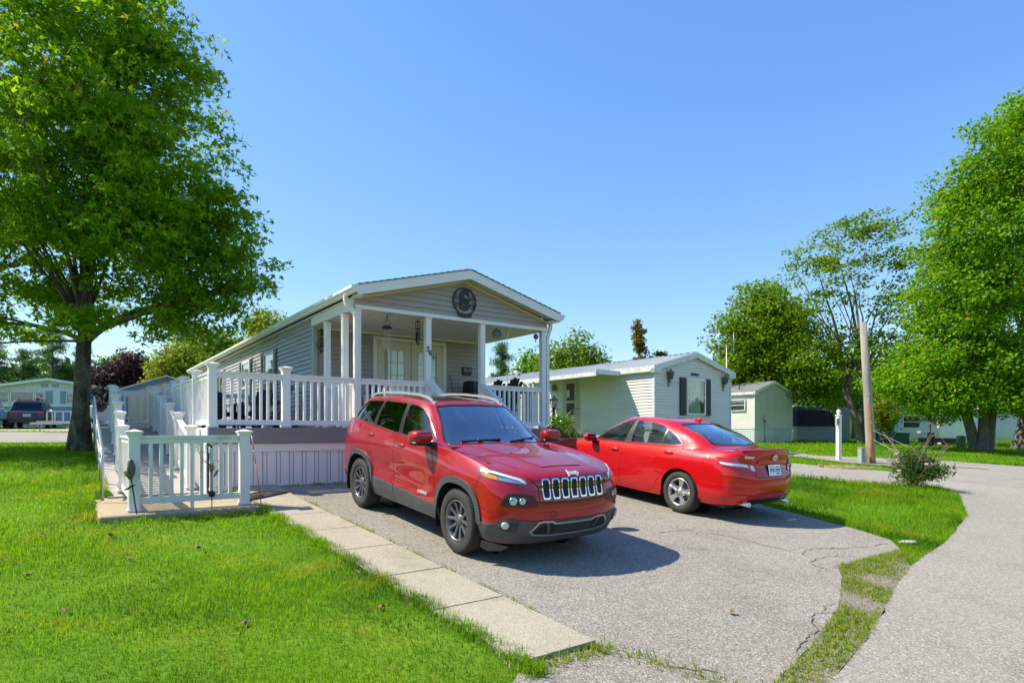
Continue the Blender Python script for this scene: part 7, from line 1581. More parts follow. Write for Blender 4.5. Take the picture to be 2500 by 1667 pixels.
def grass():
    rng = np.random.default_rng(5); PP = []; mask = PAVED+[WALK, PAD, HOUSE_FOOT]
    mask_h = [[(p[0], p[1]) for p in q] for q in mask]
    hp = lambda c, L, D: [hs_(-.05, -.05, c), hs_(L+.05, -.05, c), hs_(L+.05, D, c), hs_(-.05, D, c)]
    mask_h += [hp((4.67, 19.9), 4.14, 16.5), hp((13.6, 34.0), 3.87, 14)]
    # bands of depth: density falls and blades grow with distance
    for y0, y1, dens, hh, ww in ((2.4, 4.2, 7000, .038, .0022), (4.2, 6.5, 4600, .042, .0028), (6.5, 9.5, 2600, .048, .0038), (9.5, 14, 1500, .062, .0040), (14, 20, 650, .07, .0062), (20, 30, 230, .08, .010), (30, 46, 45, .10, .026)):
        xa, xb = -(.90*y1+.4), (.90*y1+.4); n = int((xb-xa)*(y1-y0)*dens); P = np.c_[rng.uniform(xa, xb, n), rng.uniform(y0, y1, n)]
        P = P[abs(P[:, 0]) < .875*P[:, 1]+.3]; keep = np.ones(len(P), bool)
        for q in mask_h: keep &= ~pip(P, q)
        P = P[keep]
        # thinner and shorter in patches
        nz = np.sin(P[:, 0]*1.3+2*np.sin(P[:, 1]*.9))*np.sin(P[:, 1]*1.7+np.sin(P[:, 0]*.8)); isl = (P[:, 0] > 4.5) & (P[:, 1] < 16)
        k = rng.uniform(0, 1, len(P)) < .82+.25*nz; P, nz, isl = P[k], nz[k], isl[k]
        h = hh*rng.uniform(.5, 1.25, len(P))*(1+.35*nz)*np.where(isl, 1.55, 1.0); tall = rng.uniform(0, 1, len(P)) < .02; h = np.where(tall, h*2.0, h)
        PP.append((np.c_[P, terr(P[:, 0], P[:, 1])-.004], h, ww*rng.uniform(.7, 1.3, len(P))))
    blades('grass', np.concatenate([p[0] for p in PP]), np.concatenate([p[1] for p in PP]), np.concatenate([p[2] for p in PP]), M_GRASS, rng, .75)
grass()
def edge_tufts():
    rng = np.random.default_rng(15); Q = []
    for k in np.arange(-7.6, -1.5, .0035):
        a = walk_edge(k)[0]+.03; n = rng.poisson(3.2+2*math.sin(k*9)); 
        for _ in range(n): Q.append(hs_(a+abs(rng.normal(0, .05))*(-1 if rng.uniform() < .7 else .8), k+rng.normal(0, .03)))
    P = np.array(Q); P = np.c_[P, terr(P[:, 0], P[:, 1])+.0]; blades('sidewalk_edge_grass', P, .085*rng.uniform(.5, 1.3, len(P)), .003*rng.uniform(.7, 1.4, len(P)), M_GRASS, rng, 1.0)
edge_tufts()
def weeds():
    rng = np.random.default_rng(8); P = []
    strip = STRIP
    lo, hi = np.min(strip, 0), np.max(strip, 0); Q = rng.uniform(lo, hi, (90000, 2)); Q = Q[pip(Q, strip)]; nz = np.sin(Q[:, 0]*4.1+1.5*np.sin(Q[:, 1]*2.3))*np.sin(Q[:, 1]*3.1+np.sin(Q[:, 0]*5)); Q = Q[nz+rng.normal(0, .35, len(Q)) > -.35]; P.append(Q)
    # seams: along the sidewalk's right edge and its end
    for (s0, t0), (s1, t1), n, w in (((-1.40, -1.6), (-1.06, -7.4), 2600, .035), ((-1.72, -7.47), (-1.0, -7.50), 900, .05), ((-1.02, -7.5), (-.6, -8.6), 700, .06), ((-1.6, -.10), (-.1, -.12), 900, .05)):
        k = rng.uniform(0, 1, n); c = np.sin(k*60)+np.sin(k*23+1)+rng.normal(0, .5, n); k = k[c > .1]; P.append(np.array([hs_(s0+(s1-s0)*q+rng.normal(0, w), t0+(t1-t0)*q+rng.normal(0, w)) for q in k]))
    P = np.concatenate(P); P = np.c_[P, terr(P[:, 0], P[:, 1])-.002]; blades('weed_grass', P, .042*rng.uniform(.5, 1.5, len(P)), .0042*rng.uniform(.7, 1.3, len(P)), M_GRASSY, rng, 1.3)
weeds()
# ------------------------------------------------------------------ things on and around the porch
def hp(s, t, z): x, y = hs_(s, t); return Vector((x, y, z))
def cord(mb, p, q, r=.003): mb.tube([p, q], r, 4, cap=False)
# round monogram on the gable
sg = thing('monogram_sign', 'round black metal monogram with a big letter S on the gable', 'sign', hp(2.305, -.058, 2.62), YAW)
mb = MB(); Rr_ = .285
mb.lathe([(Rr_-.030, -.006), (Rr_-.030, .006), (Rr_, .006), (Rr_, -.006), (Rr_-.030, -.006)], 48, axis='y', smooth=False); mb.build('ring', M_BLK, sg)
def sign_text(nm, t, size, x, z, **k): put_text(nm, t, size, M_BLK, sg, frame((x, -.008, z), (1, 0, 0), (0, 0, 1)), **k)
me = text_mesh('S', .56, depth=.005, bold=.022); o = link_mesh('letter', me, M_BLK, sg); o.matrix_local = frame((0, -.004, 0), (1, 0, 0), (0, 0, 1)) @ Matrix.Diagonal((.92, 1, 1, 1))
mb = MB()
for z in (.052, -.052): mb.box(-Rr_+.02, Rr_-.02, -.012, -.006, z-.008, z+.008)
for sx in (-1, 1):
    mb.box(min(sx*.17, sx*.26), max(sx*.17, sx*.26), -.012, -.006, -.006, .006)
mb.build('name_bar', M_BLK, sg)
sign_text('name', 'SINIFF', .098, 0, 0, depth=.006, bold=.003)
for sx in (-1, 1):
    for sz in (-1, 1):
        for (cx, cz, r, ph) in ((.185, .105, .032, 0), (.125, .085, .022, 2), (.225, .075, .018, 1)):
            mb = MB(); mb.tube([(sx*(cx+r*(1-k/22)*math.cos(ph+k*.42)), -.006, sz*(cz+r*(1-k/22)*math.sin(ph+k*.42))) for k in range(20)], .005, 5); mb.build('scroll', M_BLK, sg)
mb = MB(); n = 14; V = []
for k in range(n+1): a = R(-90-32+64*k/n); V += [((Rr_-.012)*math.cos(a), -.012, (Rr_-.012)*math.sin(a)), ((Rr_+.055)*math.cos(a), -.012, (Rr_+.055)*math.sin(a))]
V += [(x, .0, z) for x, y, z in V]; m_ = 2*n+2; mb.add(V, [(2*k, 2*k+2, 2*k+3, 2*k+1)[::-1] for k in range(n)]+[(2*k+1, 2*k+3, m_+2*k+3, m_+2*k+1)[::-1] for k in range(n)]+[(2*k, 2*k+2, m_+2*k+2, m_+2*k) for k in range(n)]+[(0, 1, m_+1, m_), (2*n, m_+2*n, m_+2*n+1, 2*n+1)]); mb.build('ribbon', M_BLK, sg)
put_text('ribbon_text', 'EST. 2000', .034, mat('ribbon_grey', (.16, .16, .16), .6), sg, frame((0, -.0125, -Rr_-.018), (1, 0, 0), (0, 0, 1)), depth=.001)
# hanging ornaments
e = thing('wind_chime', 'diamond shaped wire ornament with a twisted tail, hanging at the left of the porch', 'wind chime', hp(.12, 2.25, 2.235), YAW, 'ornaments hanging from the porch ceiling')
mb = MB(); cord(mb, (0, 0, 0), (0, 0, -.06)); mb.lathe([(.03, -.22), (.034, -.2), (.034, -.08), (.0, -.06)], 10); mb.build('cap', M_BLK, e)
mb = MB()
for k in range(6):
    a = math.pi*k/6; c, s = math.cos(a), math.sin(a); mb.tube([(0, 0, -.24), (.115*c, .115*s, -.42), (0, 0, -.60), (-.115*c, -.115*s, -.42), (0, 0, -.24)], .006, 5)
mb.sphere((0, 0, -.42), .06, 10); mb.build('diamond_cage', mat('antique_bronze', (.10, .085, .06), .5, .5), e)
mb = MB(); mb.tube([(.018*math.cos(k*.9), .018*math.sin(k*.9), -.60-.012*k) for k in range(34)], .004, 5); mb.build('spiral_tail', M_STEEL, e)
e = thing('wind_chime', 'bell dome wind chime with pale hanging butterflies in front of the left door', 'wind chime', hp(.71, .2, 2.235), YAW, 'ornaments hanging from the porch ceiling')
mb = MB(); mb.tube([(0, 0, 0), (0, 0, -.06)], .008, 6); [cord(mb, (0, 0, -.05), (.09*math.cos(a), .09*math.sin(a), -.27)) for a in (0, 1.57, 3.14, 4.71)]; mb.lathe([(.10, -.285), (.095, -.262), (.05, -.235), (0, -.228)], 16); mb.build('dome', mat('dark_bronze', (.05, .04, .03), .5, .5), e)
mb = MB(); [cord(mb, (x, y, -.28), (x, y, z), .002) for x, y, z in ((-.05, 0, -.62), (.06, .02, -.78), (.02, -.05, -.70), (0, .05, -.66))]; mb.build('strings', M_STEEL, e)
for i, (x, y, z) in enumerate(((-.05, 0, -.50), (-.05, .02, -.58), (-.02, -.03, -.64), (.05, 0, -.70), (.06, .02, -.77))):
    mb = MB(); w = .055; V = [(x, y, z), (x-w, y-.02, z+.05), (x-w*.8, y, z-.04), (x+w, y-.02, z+.06), (x+w*.7, y, z-.035)]; mb.add(V, [(0, 1, 2), (0, 4, 3), (2, 1, 0), (3, 4, 0)]); mb.build('butterfly', mat('pale_capiz', (.62, .62, .52), .4), e)
e = thing('wind_chime', 'dark lantern wind chime with short tubes beside the numbered post', 'wind chime', hp(1.37, .2, 2.235), YAW, 'ornaments hanging from the porch ceiling')
mb = MB(); cord(mb, (0, 0, 0), (0, 0, -.06), .004); mb.lathe([(.0, -.06), (.055, -.085), (.05, -.09)], 6, smooth=False); mb.lathe([(.05, -.23), (.055, -.245), (0, -.25)], 6, smooth=False)
for k in range(6): a = math.pi*k/3; mb.tube([(.048*math.cos(a), .048*math.sin(a), -.09), (.048*math.cos(a), .048*math.sin(a), -.235)], .006, 4)
mb.build('lantern_frame', M_BLK, e); mb = MB(); mb.lathe([(.02, -.22), (.03, -.16), (.02, -.11)], 8); mb.build('lantern_glass', mat('amber_glass', (.55, .28, .14), .3), e)
for k in range(5): a = 6.28*k/5; mb = MB(); cord(mb, (.03*math.cos(a), .03*math.sin(a), -.25), (.03*math.cos(a), .03*math.sin(a), -.29)); mb.tube([(.035*math.cos(a), .035*math.sin(a), -.29), (.035*math.cos(a), .035*math.sin(a), -.46-.02*k)], .010, 6); mb.build('tube', M_BLK, e)
mb = MB(); cord(mb, (0, 0, -.25), (0, 0, -.52)); mb.prism([(.035*(1 if k % 2 else .4)*math.cos(k*math.pi/5), -.54+.035*(1 if k % 2 else .4)*math.sin(k*math.pi/5)) for k in range(10)], -.003, .003, 'xz'); mb.build('star', M_BLK, e)
e = thing('wind_spinner', 'sun shaped rust and turquoise spinner hanging near the right of the porch', 'spinner', hp(3.31, .25, 2.235), YAW-.4, 'ornaments hanging from the porch ceiling')
mb = MB(); cord(mb, (0, 0, 0), (0, 0, -.04)); M_RUST = mat('rust_metal', (.09, .035, .02), .6, .4)
for k in range(18):
    a = 6.283*k/18; c, s = math.cos(a), math.sin(a); c2, s2 = math.cos(a+.22), math.sin(a+.22); mb.add([(.062*c, 0, -.145+.062*s), (.062*c2, .006, -.145+.062*s2), (.118*c2, .012, -.145+.118*s2), (.105*c, -.008, -.145+.105*s)], [(0, 1, 2, 3), (3, 2, 1, 0)])
mb.build('rays', M_RUST, e); mb = MB(); mb.lathe([(0, -.01), (.03, -.012), (.058, -.002), (.058, .006), (0, .008)], 20, (0, 0, -.145), 'y'); mb.build('disc', mat('turquoise_enamel', (.04, .28, .36), .35, var=.4, scale=40), e)
e = thing('hanging_ball', 'purple glass ball hanging beside the right end post', 'ornament', hp(4.27, .08, 2.235), YAW, 'ornaments hanging from the porch ceiling')
mb = MB(); cord(mb, (0, 0, 0), (0, 0, -.08)); mb.build('cord', M_BLK, e); mb = MB(); mb.sphere((0, 0, -.14), .065, 10, (.95, .95, 1.05)); mb.build('ball', mat('purple_glass', (.22, .015, .17), .12, coat=1), e); mb = MB(); cord(mb, (0, 0, -.2), (0, 0, -.25)); mb.sphere((0, 0, -.26), .014, 8); mb.build('bead', M_BLK, e)
# chairs
M_CHAIR = mat('charcoal_resin', (.035, .038, .043), .6, var=.15, scale=6)
def adirondack(label, s, t, rz):
    e = thing('adirondack_chair', label, 'chair', hp(s, t, .03), YAW+rz, 'dark adirondack chairs on the side deck')
    for k in range(5):
        y = -.22+k*.11; mb = MB(); h = .62+.05*math.cos((k-2)*.8); mb.obox((-.12, y*.8, .30), (-.42, y*1.1, .30+h), .095, .018, up=(1, 0, 0)); mb.build('back_slat', M_CHAIR, e)
    for k in range(5): mb = MB(); x = -.1+k*.11; mb.box(x, x+.095, -.26, .26, .30+k*.018, .32+k*.018); mb.build('seat_slat', M_CHAIR, e)
    for sd in (-1, 1):
        mb = MB(); mb.bbox(-.34, .42, sd*.32-.06, sd*.32+.06, .56, .58, .008); mb.build('arm', M_CHAIR, e)
        mb = MB(); mb.box(.30, .40, sd*.29-.012, sd*.29+.012, 0, .56); mb.build('leg', M_CHAIR, e)
        mb = MB(); mb.obox((.36, sd*.27, .33), (-.52, sd*.27, .03), .022, .11); mb.build('leg', M_CHAIR, e)
    return e
adirondack('dark adirondack chair nearest the grey side wall, facing the yard', -.58, 3.45, R(170))
adirondack('dark adirondack chair second from the front, turned towards its neighbour', -.62, 4.95, R(215))
adirondack('dark adirondack chair farthest back on the side deck', -1.15, 5.75, R(-60))
tb = thing('toy_bucket', 'small yellow and teal bucket on the arm of a dark chair', 'bucket', hp(-.95, 4.15, .62), YAW); mb = MB(); mb.lathe([(.045, 0), (.06, .09)], 14); mb.build('pail', mat('bright_yellow', (.6, .55, .03), .4), tb); mb = MB(); mb.lathe([(.062, .09), (.066, .10), (.05, .15), (0, .16)], 14); mb.build('lid', mat('teal_plastic', (.03, .35, .33), .4), tb)
mb = MB(); mb.bbox(-.22, .22, -.22, .22, .0, .02, .005); 
st = thing('side_table', 'small dark side table between the deck chairs', 'table', hp(-.95, 4.15, .03), YAW); mb = MB(); mb.bbox(-.22, .22, -.22, .22, .56, .585, .006); mb.build('table_top', M_CHAIR, st)
for a in (-1, 1):
    for b in (-1, 1): mb = MB(); mb.box(a*.17-.02, a*.17+.02, b*.17-.02, b*.17+.02, 0, .56); mb.build('leg', M_CHAIR, st)
e = thing('folding_chair', 'navy folding camp chair just inside the left corner of the porch', 'chair', hp(.52, .75, .03), YAW+R(200)); M_NAVY = mat('navy_canvas', (.02, .035, .08), .85)
mb = MB(); mb.add([(-.26, -.25, .95), (-.26, .25, .95), (-.10, .25, .42), (-.10, -.25, .42), (-.28, -.25, .95), (-.28, .25, .95), (-.12, .25, .42), (-.12, -.25, .42)], [(0, 1, 2, 3), (7, 6, 5, 4)]); mb.build('backrest', M_NAVY, e)
mb = MB(); mb.box(-.12, .32, -.25, .25, .40, .415); mb.build('seat', M_NAVY, e)
for sd in (-1, 1): mb = MB(); mb.tube([(-.28, sd*.27, .98), (-.08, sd*.27, .40), (.30, sd*.27, .0)], .012, 6); mb.tube([(.32, sd*.27, .42), (-.22, sd*.27, 0)], .012, 6); mb.build('leg', M_STEEL, e); mb = MB(); mb.tube([(-.2, sd*.28, .62), (.30, sd*.28, .62), (.3, sd*.27, .42)], .014, 6); mb.build('arm', mat('pale_tube', (.6, .55, .45), .4), e)
# porch swing on chains
e = thing('porch_swing', 'dark porch swing with two rounded backs hung on chains at the right', 'swing', hp(3.66, 1.0, .36), YAW)
for t in (-.66, .68):
    mb = MB(); 
    for k in range(30): z = .55+1.32*k/30; mb.obox((0, t, z), (0, t, z+.036), .010 if k % 2 else .004, .004 if k % 2 else .010, up=(0, 1, 0))
    mb.tube([(0, t, .55), (.3, t, .10)], .005, 5); mb.tube([(0, t, .55), (-.22, t, .10)], .005, 5); mb.box(-.012, .012, t-.012, t+.012, 1.70, 1.87); mb.build('chain', M_STEEL, e)
mb = MB(); mb.bbox(-.26, .28, -.68, .70, .06, .11, .01); mb.build('seat', M_CHAIR, e)
for c in (-.33, .35):
    for k in range(5): y = c-.24+k*.12; h = .62+.12*math.cos((k-2)*.75); mb = MB(); mb.obox((.24, y, .10), (.46, y, .10+h), .018, .108, up=(0, 1, 0)); mb.build('back_slat', M_CHAIR, e)
for t in (-.66, .68): mb = MB(); mb.bbox(-.26, .36, t-.045, t+.045, .34, .365, .006); mb.box(-.22, -.17, t-.02, t+.02, .1, .34); mb.build('arm', M_CHAIR, e)
e = thing('covered_grill', 'tall dark cover over a grill against the porch back wall', 'grill cover', hp(3.83, 2.15, .03), YAW)
mb = MB(); prof = [(.235, .0), (.225, .4), (.19, 1.05), (.17, 1.15), (.10, 1.17)]; V = []
for r_, z in prof:
    for k in range(16): a = 6.283*k/16; q = (abs(math.cos(a))**4+abs(math.sin(a))**4)**-.25; w = 1+.025*math.sin(k*5); V.append((r_*q*math.cos(a)*w, r_*q*.8*math.sin(a)*w, z))
mb.add(V, [(i*16+k, i*16+(k+1) % 16, i*16+16+(k+1) % 16, i*16+16+k) for i in range(4) for k in range(16)]+[tuple(range(64, 80))], True); mb.build('cover', mat('black_woven_cover', (.022, .02, .02), .85, var=.3, scale=40, bump=.3), e)
e = thing('wall_plaque', 'small black framed plaque with a pale winged picture on the porch wall', 'plaque', hp(3.93, 2.50, 1.48), YAW)
mb = MB(); mb.bbox(-.135, .135, -.03, -.005, -.105, .105, .008); mb.build('frame', M_BLK, e); mb = MB(); mb.box(-.115, .115, -.033, -.031, -.03, .088); mb.build('picture', mat('plaque_green', (.05, .09, .07), .5), e)
for sd in (-1, 1): mb = MB(); mb.add([(sd*.02, -.036, .01), (sd*.10, -.036, .075), (sd*.105, -.036, .03), (sd*.06, -.036, -.01)], [(0, 1, 2, 3), (3, 2, 1, 0)]); mb.build('wing', mat('plaque_white', (.6, .62, .6), .5), e)
mb = MB(); [mb.box(-.09+.03*k, -.068+.03*k, -.034, -.032, -.06, -.045) for k in range(7)]; mb.box(-.11, .11, -.034, -.032, -.09, -.075); mb.build('caption_strip', mat('plaque_red', (.12, .03, .03), .5), e)
e = thing('broom', 'broom with an orange brown handle leaning by the doors', 'broom', hp(3.46, 2.30, .03), YAW); mb = MB(); mb.tube([(.06, -.02, .18), (-.03, .17, 1.30)], .012, 8); mb.build('handle', mat('orange_wood', (.28, .12, .04), .6), e); mb = MB(); mb.add([(-.06, -.06, .0), (.2, -.06, 0), (.2, 0, 0), (-.06, 0, 0), (.02, -.04, .2), (.11, -.04, .2), (.11, 0, .2), (.02, 0, .2)], [(0, 3, 2, 1), (4, 5, 6, 7), (0, 1, 5, 4), (1, 2, 6, 5), (2, 3, 7, 6), (3, 0, 4, 7)]); mb.build('bristles', mat('straw_bristle', (.40, .30, .12), .9), e)
def pebble(s, t, r, label, m=None):
    mb = MB(); mb.sphere((0, 0, 0), r, 10, (1.3, 1, .62)); o = mb.build('stone', m or mat('pale_stone', (.52, .47, .38), .8, var=.25, scale=20)); o.location = hp(s, t, .03+r*.5); tag(o, label, 'stone', 'stones on the deck edge')
pebble(-.33, -.06, .055, 'larger pale rounded stone on the deck edge beside the corner post'); pebble(-.72, -.05, .04, 'smaller pale stone on the deck edge, left of the larger one'); pebble(-.62, -.08, .022, 'tiny tan stone on the deck edge between two pale stones')
# doormat
mb = MB(); n = 24; rr = .43; V = [(rr*math.cos(math.pi*k/n), rr*.72*math.sin(math.pi*k/n)) for k in range(n+1)]; mb.prism(V, 0, .012)
mt = thing('doormat', 'black half round rubber doormat on the sidewalk near the ramp', 'mat', (0, 0, 0)); cx_, cy_ = hs_(-1.80, -1.15); mt.location = (cx_, cy_, tz(cx_, cy_)+.045); mt.rotation_euler = (-.0, .0, YAW)
mb.build('base', mat('black_rubber', (.028, .028, .028), .8, var=.3, scale=30), mt)
mb = MB()
for q in (.96, .86): mb.tube([(q*rr*math.cos(math.pi*k/n), q*rr*.72*math.sin(math.pi*k/n), .014) for k in range(n+1)], .012 if q > .9 else .006, 5)
for k in range(11): a = math.pi*(k+.5)/11; mb.tube([(.25*rr*math.cos(a), .25*rr*.72*math.sin(a), .013), (.8*rr*math.cos(a), .8*rr*.72*math.sin(a), .013)], .008, 5)
mb.build('raised_pattern', mat('worn_rubber', (.075, .072, .066), .8), mt)
mt.rotation_euler = Vector((-float(terr(cx_, cy_+.5)-terr(cx_, cy_-.5)) and 0, 0, YAW)); nrm = Vector((-(tz(cx_+.3, cy_)-tz(cx_-.3, cy_))/.6, -(tz(cx_, cy_+.3)-tz(cx_, cy_-.3))/.6, 1)).normalized()
mt.rotation_euler = (nrm.to_track_quat('Z', 'Y').to_matrix() @ Matrix.Rotation(YAW, 3, 'Z')).to_euler()
# garden stakes and the driveway marker
gx, gy = -4.65, 7.54; z0 = tz(gx, gy); e = thing('garden_stake', 'black garden stake with a spotted metal bird in front of the left railing post', 'garden ornament', (gx, gy, z0))
mb = MB(); mb.tube([(0, 0, -.05), (-.09, .0, .53)], .008, 6); mb.build('stake', M_BLK, e); mb = MB(); mb.obox((-.15, 0, .37), (-.05, 0, .43), .06, .012); mb.build('solar_panel', M_BLKP, e)
mb = MB(); mb.tube([(-.10, 0, .50), (-.095, 0, .56), (-.085, 0, .62), (-.085, 0, .68), (-.095, 0, .73), (-.105, 0, .755)], [.02, .045, .05, .042, .03, .012], 10); mb.build('bird_body', mat('speckled_metal', (.10, .10, .08), .5, .3, var=.9, scale=60), e)
mb = MB(); mb.tube([(-.11, 0, .53), (-.15, 0, .555), (-.165, 0, .60), (-.17, 0, .615)], [.02, .018, .012, .003], 8); mb.build('bird_head', mat('dull_gold', (.30, .26, .05), .5, .3), e)
gx, gy = -4.01, 8.1; z0 = tz(gx, gy); e = thing('garden_stake', 'metal sunflower garden stake with a butterfly and glass drop before the ramp railing', 'garden ornament', (gx, gy, z0))
mb = MB(); mb.tube([(0, 0, -.05), (0, 0, .42), (-.005, 0, .60)], .007, 6); mb.tube([(-.005, 0, .60), (-.09, 0, .68), (-.15, 0, .74), (-.165, 0, .80), (-.14, 0, .84), (-.115, 0, .81), (-.13, 0, .79)], .004, 5); mb.tube([(0, 0, .60), (-.06, 0, .685), (-.12, 0, .70), (-.15, 0, .675), (-.125, 0, .655), (-.12, 0, .68)], .004, 5); mb.tube([(0, 0, .6), (.03, 0, .69), (.075, 0, .71), (.095, 0, .685), (.07, 0, .67)], .004, 5); mb.tube([(-.14, 0, .665), (-.14, 0, .55)], .002, 4); mb.build('stem', mat('grey_iron', (.16, .15, .14), .5, .6), e)
mb = MB(); mb.lathe([(0, -.045), (.02, -.035), (.03, -.01), (0, .0)], 14, (0, 0, .60), 'y'); mb.build('flower_centre', mat('copper_orange', (.42, .13, .02), .4, .4), e)
for k in range(12):
    a = 6.283*k/12; c, s = math.cos(a), math.sin(a); p_ = Vector((-s, 0, c)); mb = MB(); b = Vector((.025*c, -.02, .60+.025*s)); t_ = Vector((.065*c, -.03, .60+.065*s)); m1 = b.lerp(t_, .5); mb.add([b, m1+p_*.010, t_, m1-p_*.010], [(0, 1, 2, 3), (3, 2, 1, 0)]); mb.build('petal', mat('burnt_orange', (.36, .16, .03), .4, .3), e)
mb = MB(); mb.add([(.01, 0, .47), (.075, -.02, .50), (.10, 0, .585), (.04, .02, .55)], [(0, 1, 2, 3), (3, 2, 1, 0)]); mb.build('leaf', mat('verdigris_leaf', (.10, .17, .08), .5), e)
mb = MB(); mb.lathe([(0, -.01), (.045, -.008), (.045, .008), (0, .01)], 18, (.005, -.01, .25), 'y'); mb.build('solar_disc', M_BLKP, e)
mb = MB(); mb.lathe([(0, .68), (.012, .70), (.020, .76), (.012, .80), (.022, .84), (0, .86)], 10, (-.018, 0, 0)); mb.build('glass_drop', mat('aqua_glass', (.25, .55, .50), .1, coat=1), e)
mb = MB(); mb.obox((-.06, -.0, .925), (.005, 0, .87), .02, .022); mb.build('butterfly_body', M_RUST, e); mb = MB(); mb.add([(-.02, 0, .90), (.03, -.03, .97), (.045, 0, .93), (.01, 0, .885)], [(0, 1, 2, 3), (3, 2, 1, 0)]); mb.build('butterfly_wing', mat('pale_wing', (.6, .66, .62), .4), e)
mb = MB(); mb.lathe([(0, .46), (.018, .465), (.012, .50), (.006, .55)], 8, (-.14, 0, 0)); mb.build('hummingbird_feeder', mat('clear_plastic', (.6, .62, .6), .2), e)
gx, gy = -3.56, 8.62; z0 = tz(gx, gy); e = thing('driveway_marker', 'thin red and white driveway marker rod leaning by the sidewalk corner', 'marker', (gx, gy, z0)); T_ = Vector((-.15, 0, 1.08))
for a, b, m in ((-.03, .56, 'r'), (.56, .70, 'r2'), (.70, .74, 'w'), (.74, .82, 'r'), (.82, .93, 'w'), (.93, 1.0, 'r')): mb = MB(); mb.tube([T_*a, T_*b], .0065 if b < .9 else .010, 6); mb.build('rod', mat('marker_white', (.7, .7, .68), .5) if m == 'w' else mat('marker_red', (.42, .04, .025), .5), e)
# lamp post between the homes
gx, gy = 1.17, 17.0; z0 = tz(gx, gy); e = thing('lamp_post', 'black lamp post with a six sided lantern between the two homes', 'lamp', (gx, gy, z0)); H = .60-z0
mb = MB(); mb.lathe([(.06, 0), (.06, .12), (.04, .16), (.038, H-.02), (.055, H)], 12); mb.build('post', M_BLK, e)
mb = MB(); mb.lathe([(.05, H), (.07, H+.01), (.065, H+.02)], 6, smooth=False); mb.lathe([(.125, H+.22), (.13, H+.235), (.10, H+.26), (.04, H+.31), (.02, H+.34), (0, H+.35)], 6, smooth=False)
for k in range(6): a = math.pi*k/3; mb.tube([(.065*math.cos(a), .065*math.sin(a), H), (.115*math.cos(a), .115*math.sin(a), H+.225)], .009, 4)
mb.build('lantern_frame', M_BLK, e); mb = MB(); mb.lathe([(.060, H+.02), (.108, H+.215)], 6, smooth=False); mb.build('lantern_glass', mat('frosted_lamp_glass', (.62, .58, .50), .35), e)
# ------------------------------------------------------------------ along the cross street
gx, gy = 10.78, 20.0; z0 = tz(gx, gy); e = thing('number_post', 'white square post with a ball finial and a small grey lot sign', 'post', (gx, gy, z0), R(15))
mb = MB(); mb.bbox(-.065, .065, -.065, .065, -.1, 1.46, .008); mb.bbox(-.085, .085, -.085, .085, 1.46, 1.49, .008); mb.build('post', M_WHITE, e); mb = MB(); mb.lathe([(.06, 1.49), (.04, 1.52), (.075, 1.58), (.065, 1.63), (0, 1.68)], 12); mb.build('finial', M_WHITE, e)
mb = MB(); mb.bbox(-.17, -.055, -.10, -.02, 1.14, 1.38, .008); mb.build('sign', mat('sign_grey', (.42, .42, .44), .5), e); mb = MB(); mb.box(-.15, -.075, -.104, -.1, 1.20, 1.33); mb.build('sign_plate', mat('sign_dark', (.18, .18, .2), .5), e)
gx, gy = 11.5, 19.45; z0 = tz(gx, gy); e = thing('utility_pole', 'short bare wooden utility pole with bark stripped orange near the ground', 'pole', (gx, gy, z0))
mb = MB(); mb.tube([(0, 0, -.2), (.0, .0, .8), (-.10, .02, 2.6), (-.22, .03, 4.52)], [.148, .142, .122, .10], 14); mb.build('pole', mat('weathered_pole_wood', (.33, .29, .235), .9, var=.35, scale=10, bump=.8, bscale=16, aniso=(1.2, 1.2, .12), var2=((.13, .11, .09), .5), scale2=5), e)
mb = MB(); V = []
for i in range(9):
    z = -.05+1.9*i/8
    for k in range(7): a = R(200+14*k+6*math.sin(i*2.1)); r = .146-.012*z+.004; V.append((r*math.cos(a)-.05*max(0, z-.8), r*math.sin(a), z))
mb.add(V, [(i*7+k, i*7+k+1, i*7+8+k, i*7+7+k) for i in range(8) for k in range(6) if not (i > 5 and (k < 1 or k > 4))], True); mb.build('stripped_wood', mat('orange_raw_wood', (.36, .20, .085), .85, var=.4, scale=9, aniso=(1.5, 1.5, .15)), e)
mb = MB(); [mb.box(-.02-.05*z, .02-.05*z, -.165+.015*z, -.13+.015*z, z-.05, z+.05) for z in (1.3, 2.2, 2.9)]; mb.build('bracket_stubs', M_STEEL, e, kind='stuff')
mb = MB(); cord(mb, (-.02, -.15, 1.05), (1.25, -.9, .25), .009); cord(mb, (.0, -.15, .75), (.9, -1.1, .0), .009); mb.build('guy_wire', mat('pale_wire', (.5, .5, .48), .5), e)
gx, gy = 11.1, 19.25; z0 = tz(gx, gy); e = thing('cable_pedestal', 'pale green cable pedestal standing at the foot of the pole', 'utility box', (gx, gy, z0), R(20)); mb = MB(); mb.bbox(-.09, .09, -.08, .08, -.05, .46, .015); mb.box(-.012, .012, -.09, -.078, .02, .44); mb.build('body', mat('pale_green_plastic', (.30, .38, .31), .6, var=.1), e); mb = MB(); mb.bbox(-.10, .10, -.09, .09, .46, .50, .02); mb.build('cap', mat('dull_tan_cap', (.33, .30, .22), .7), e)
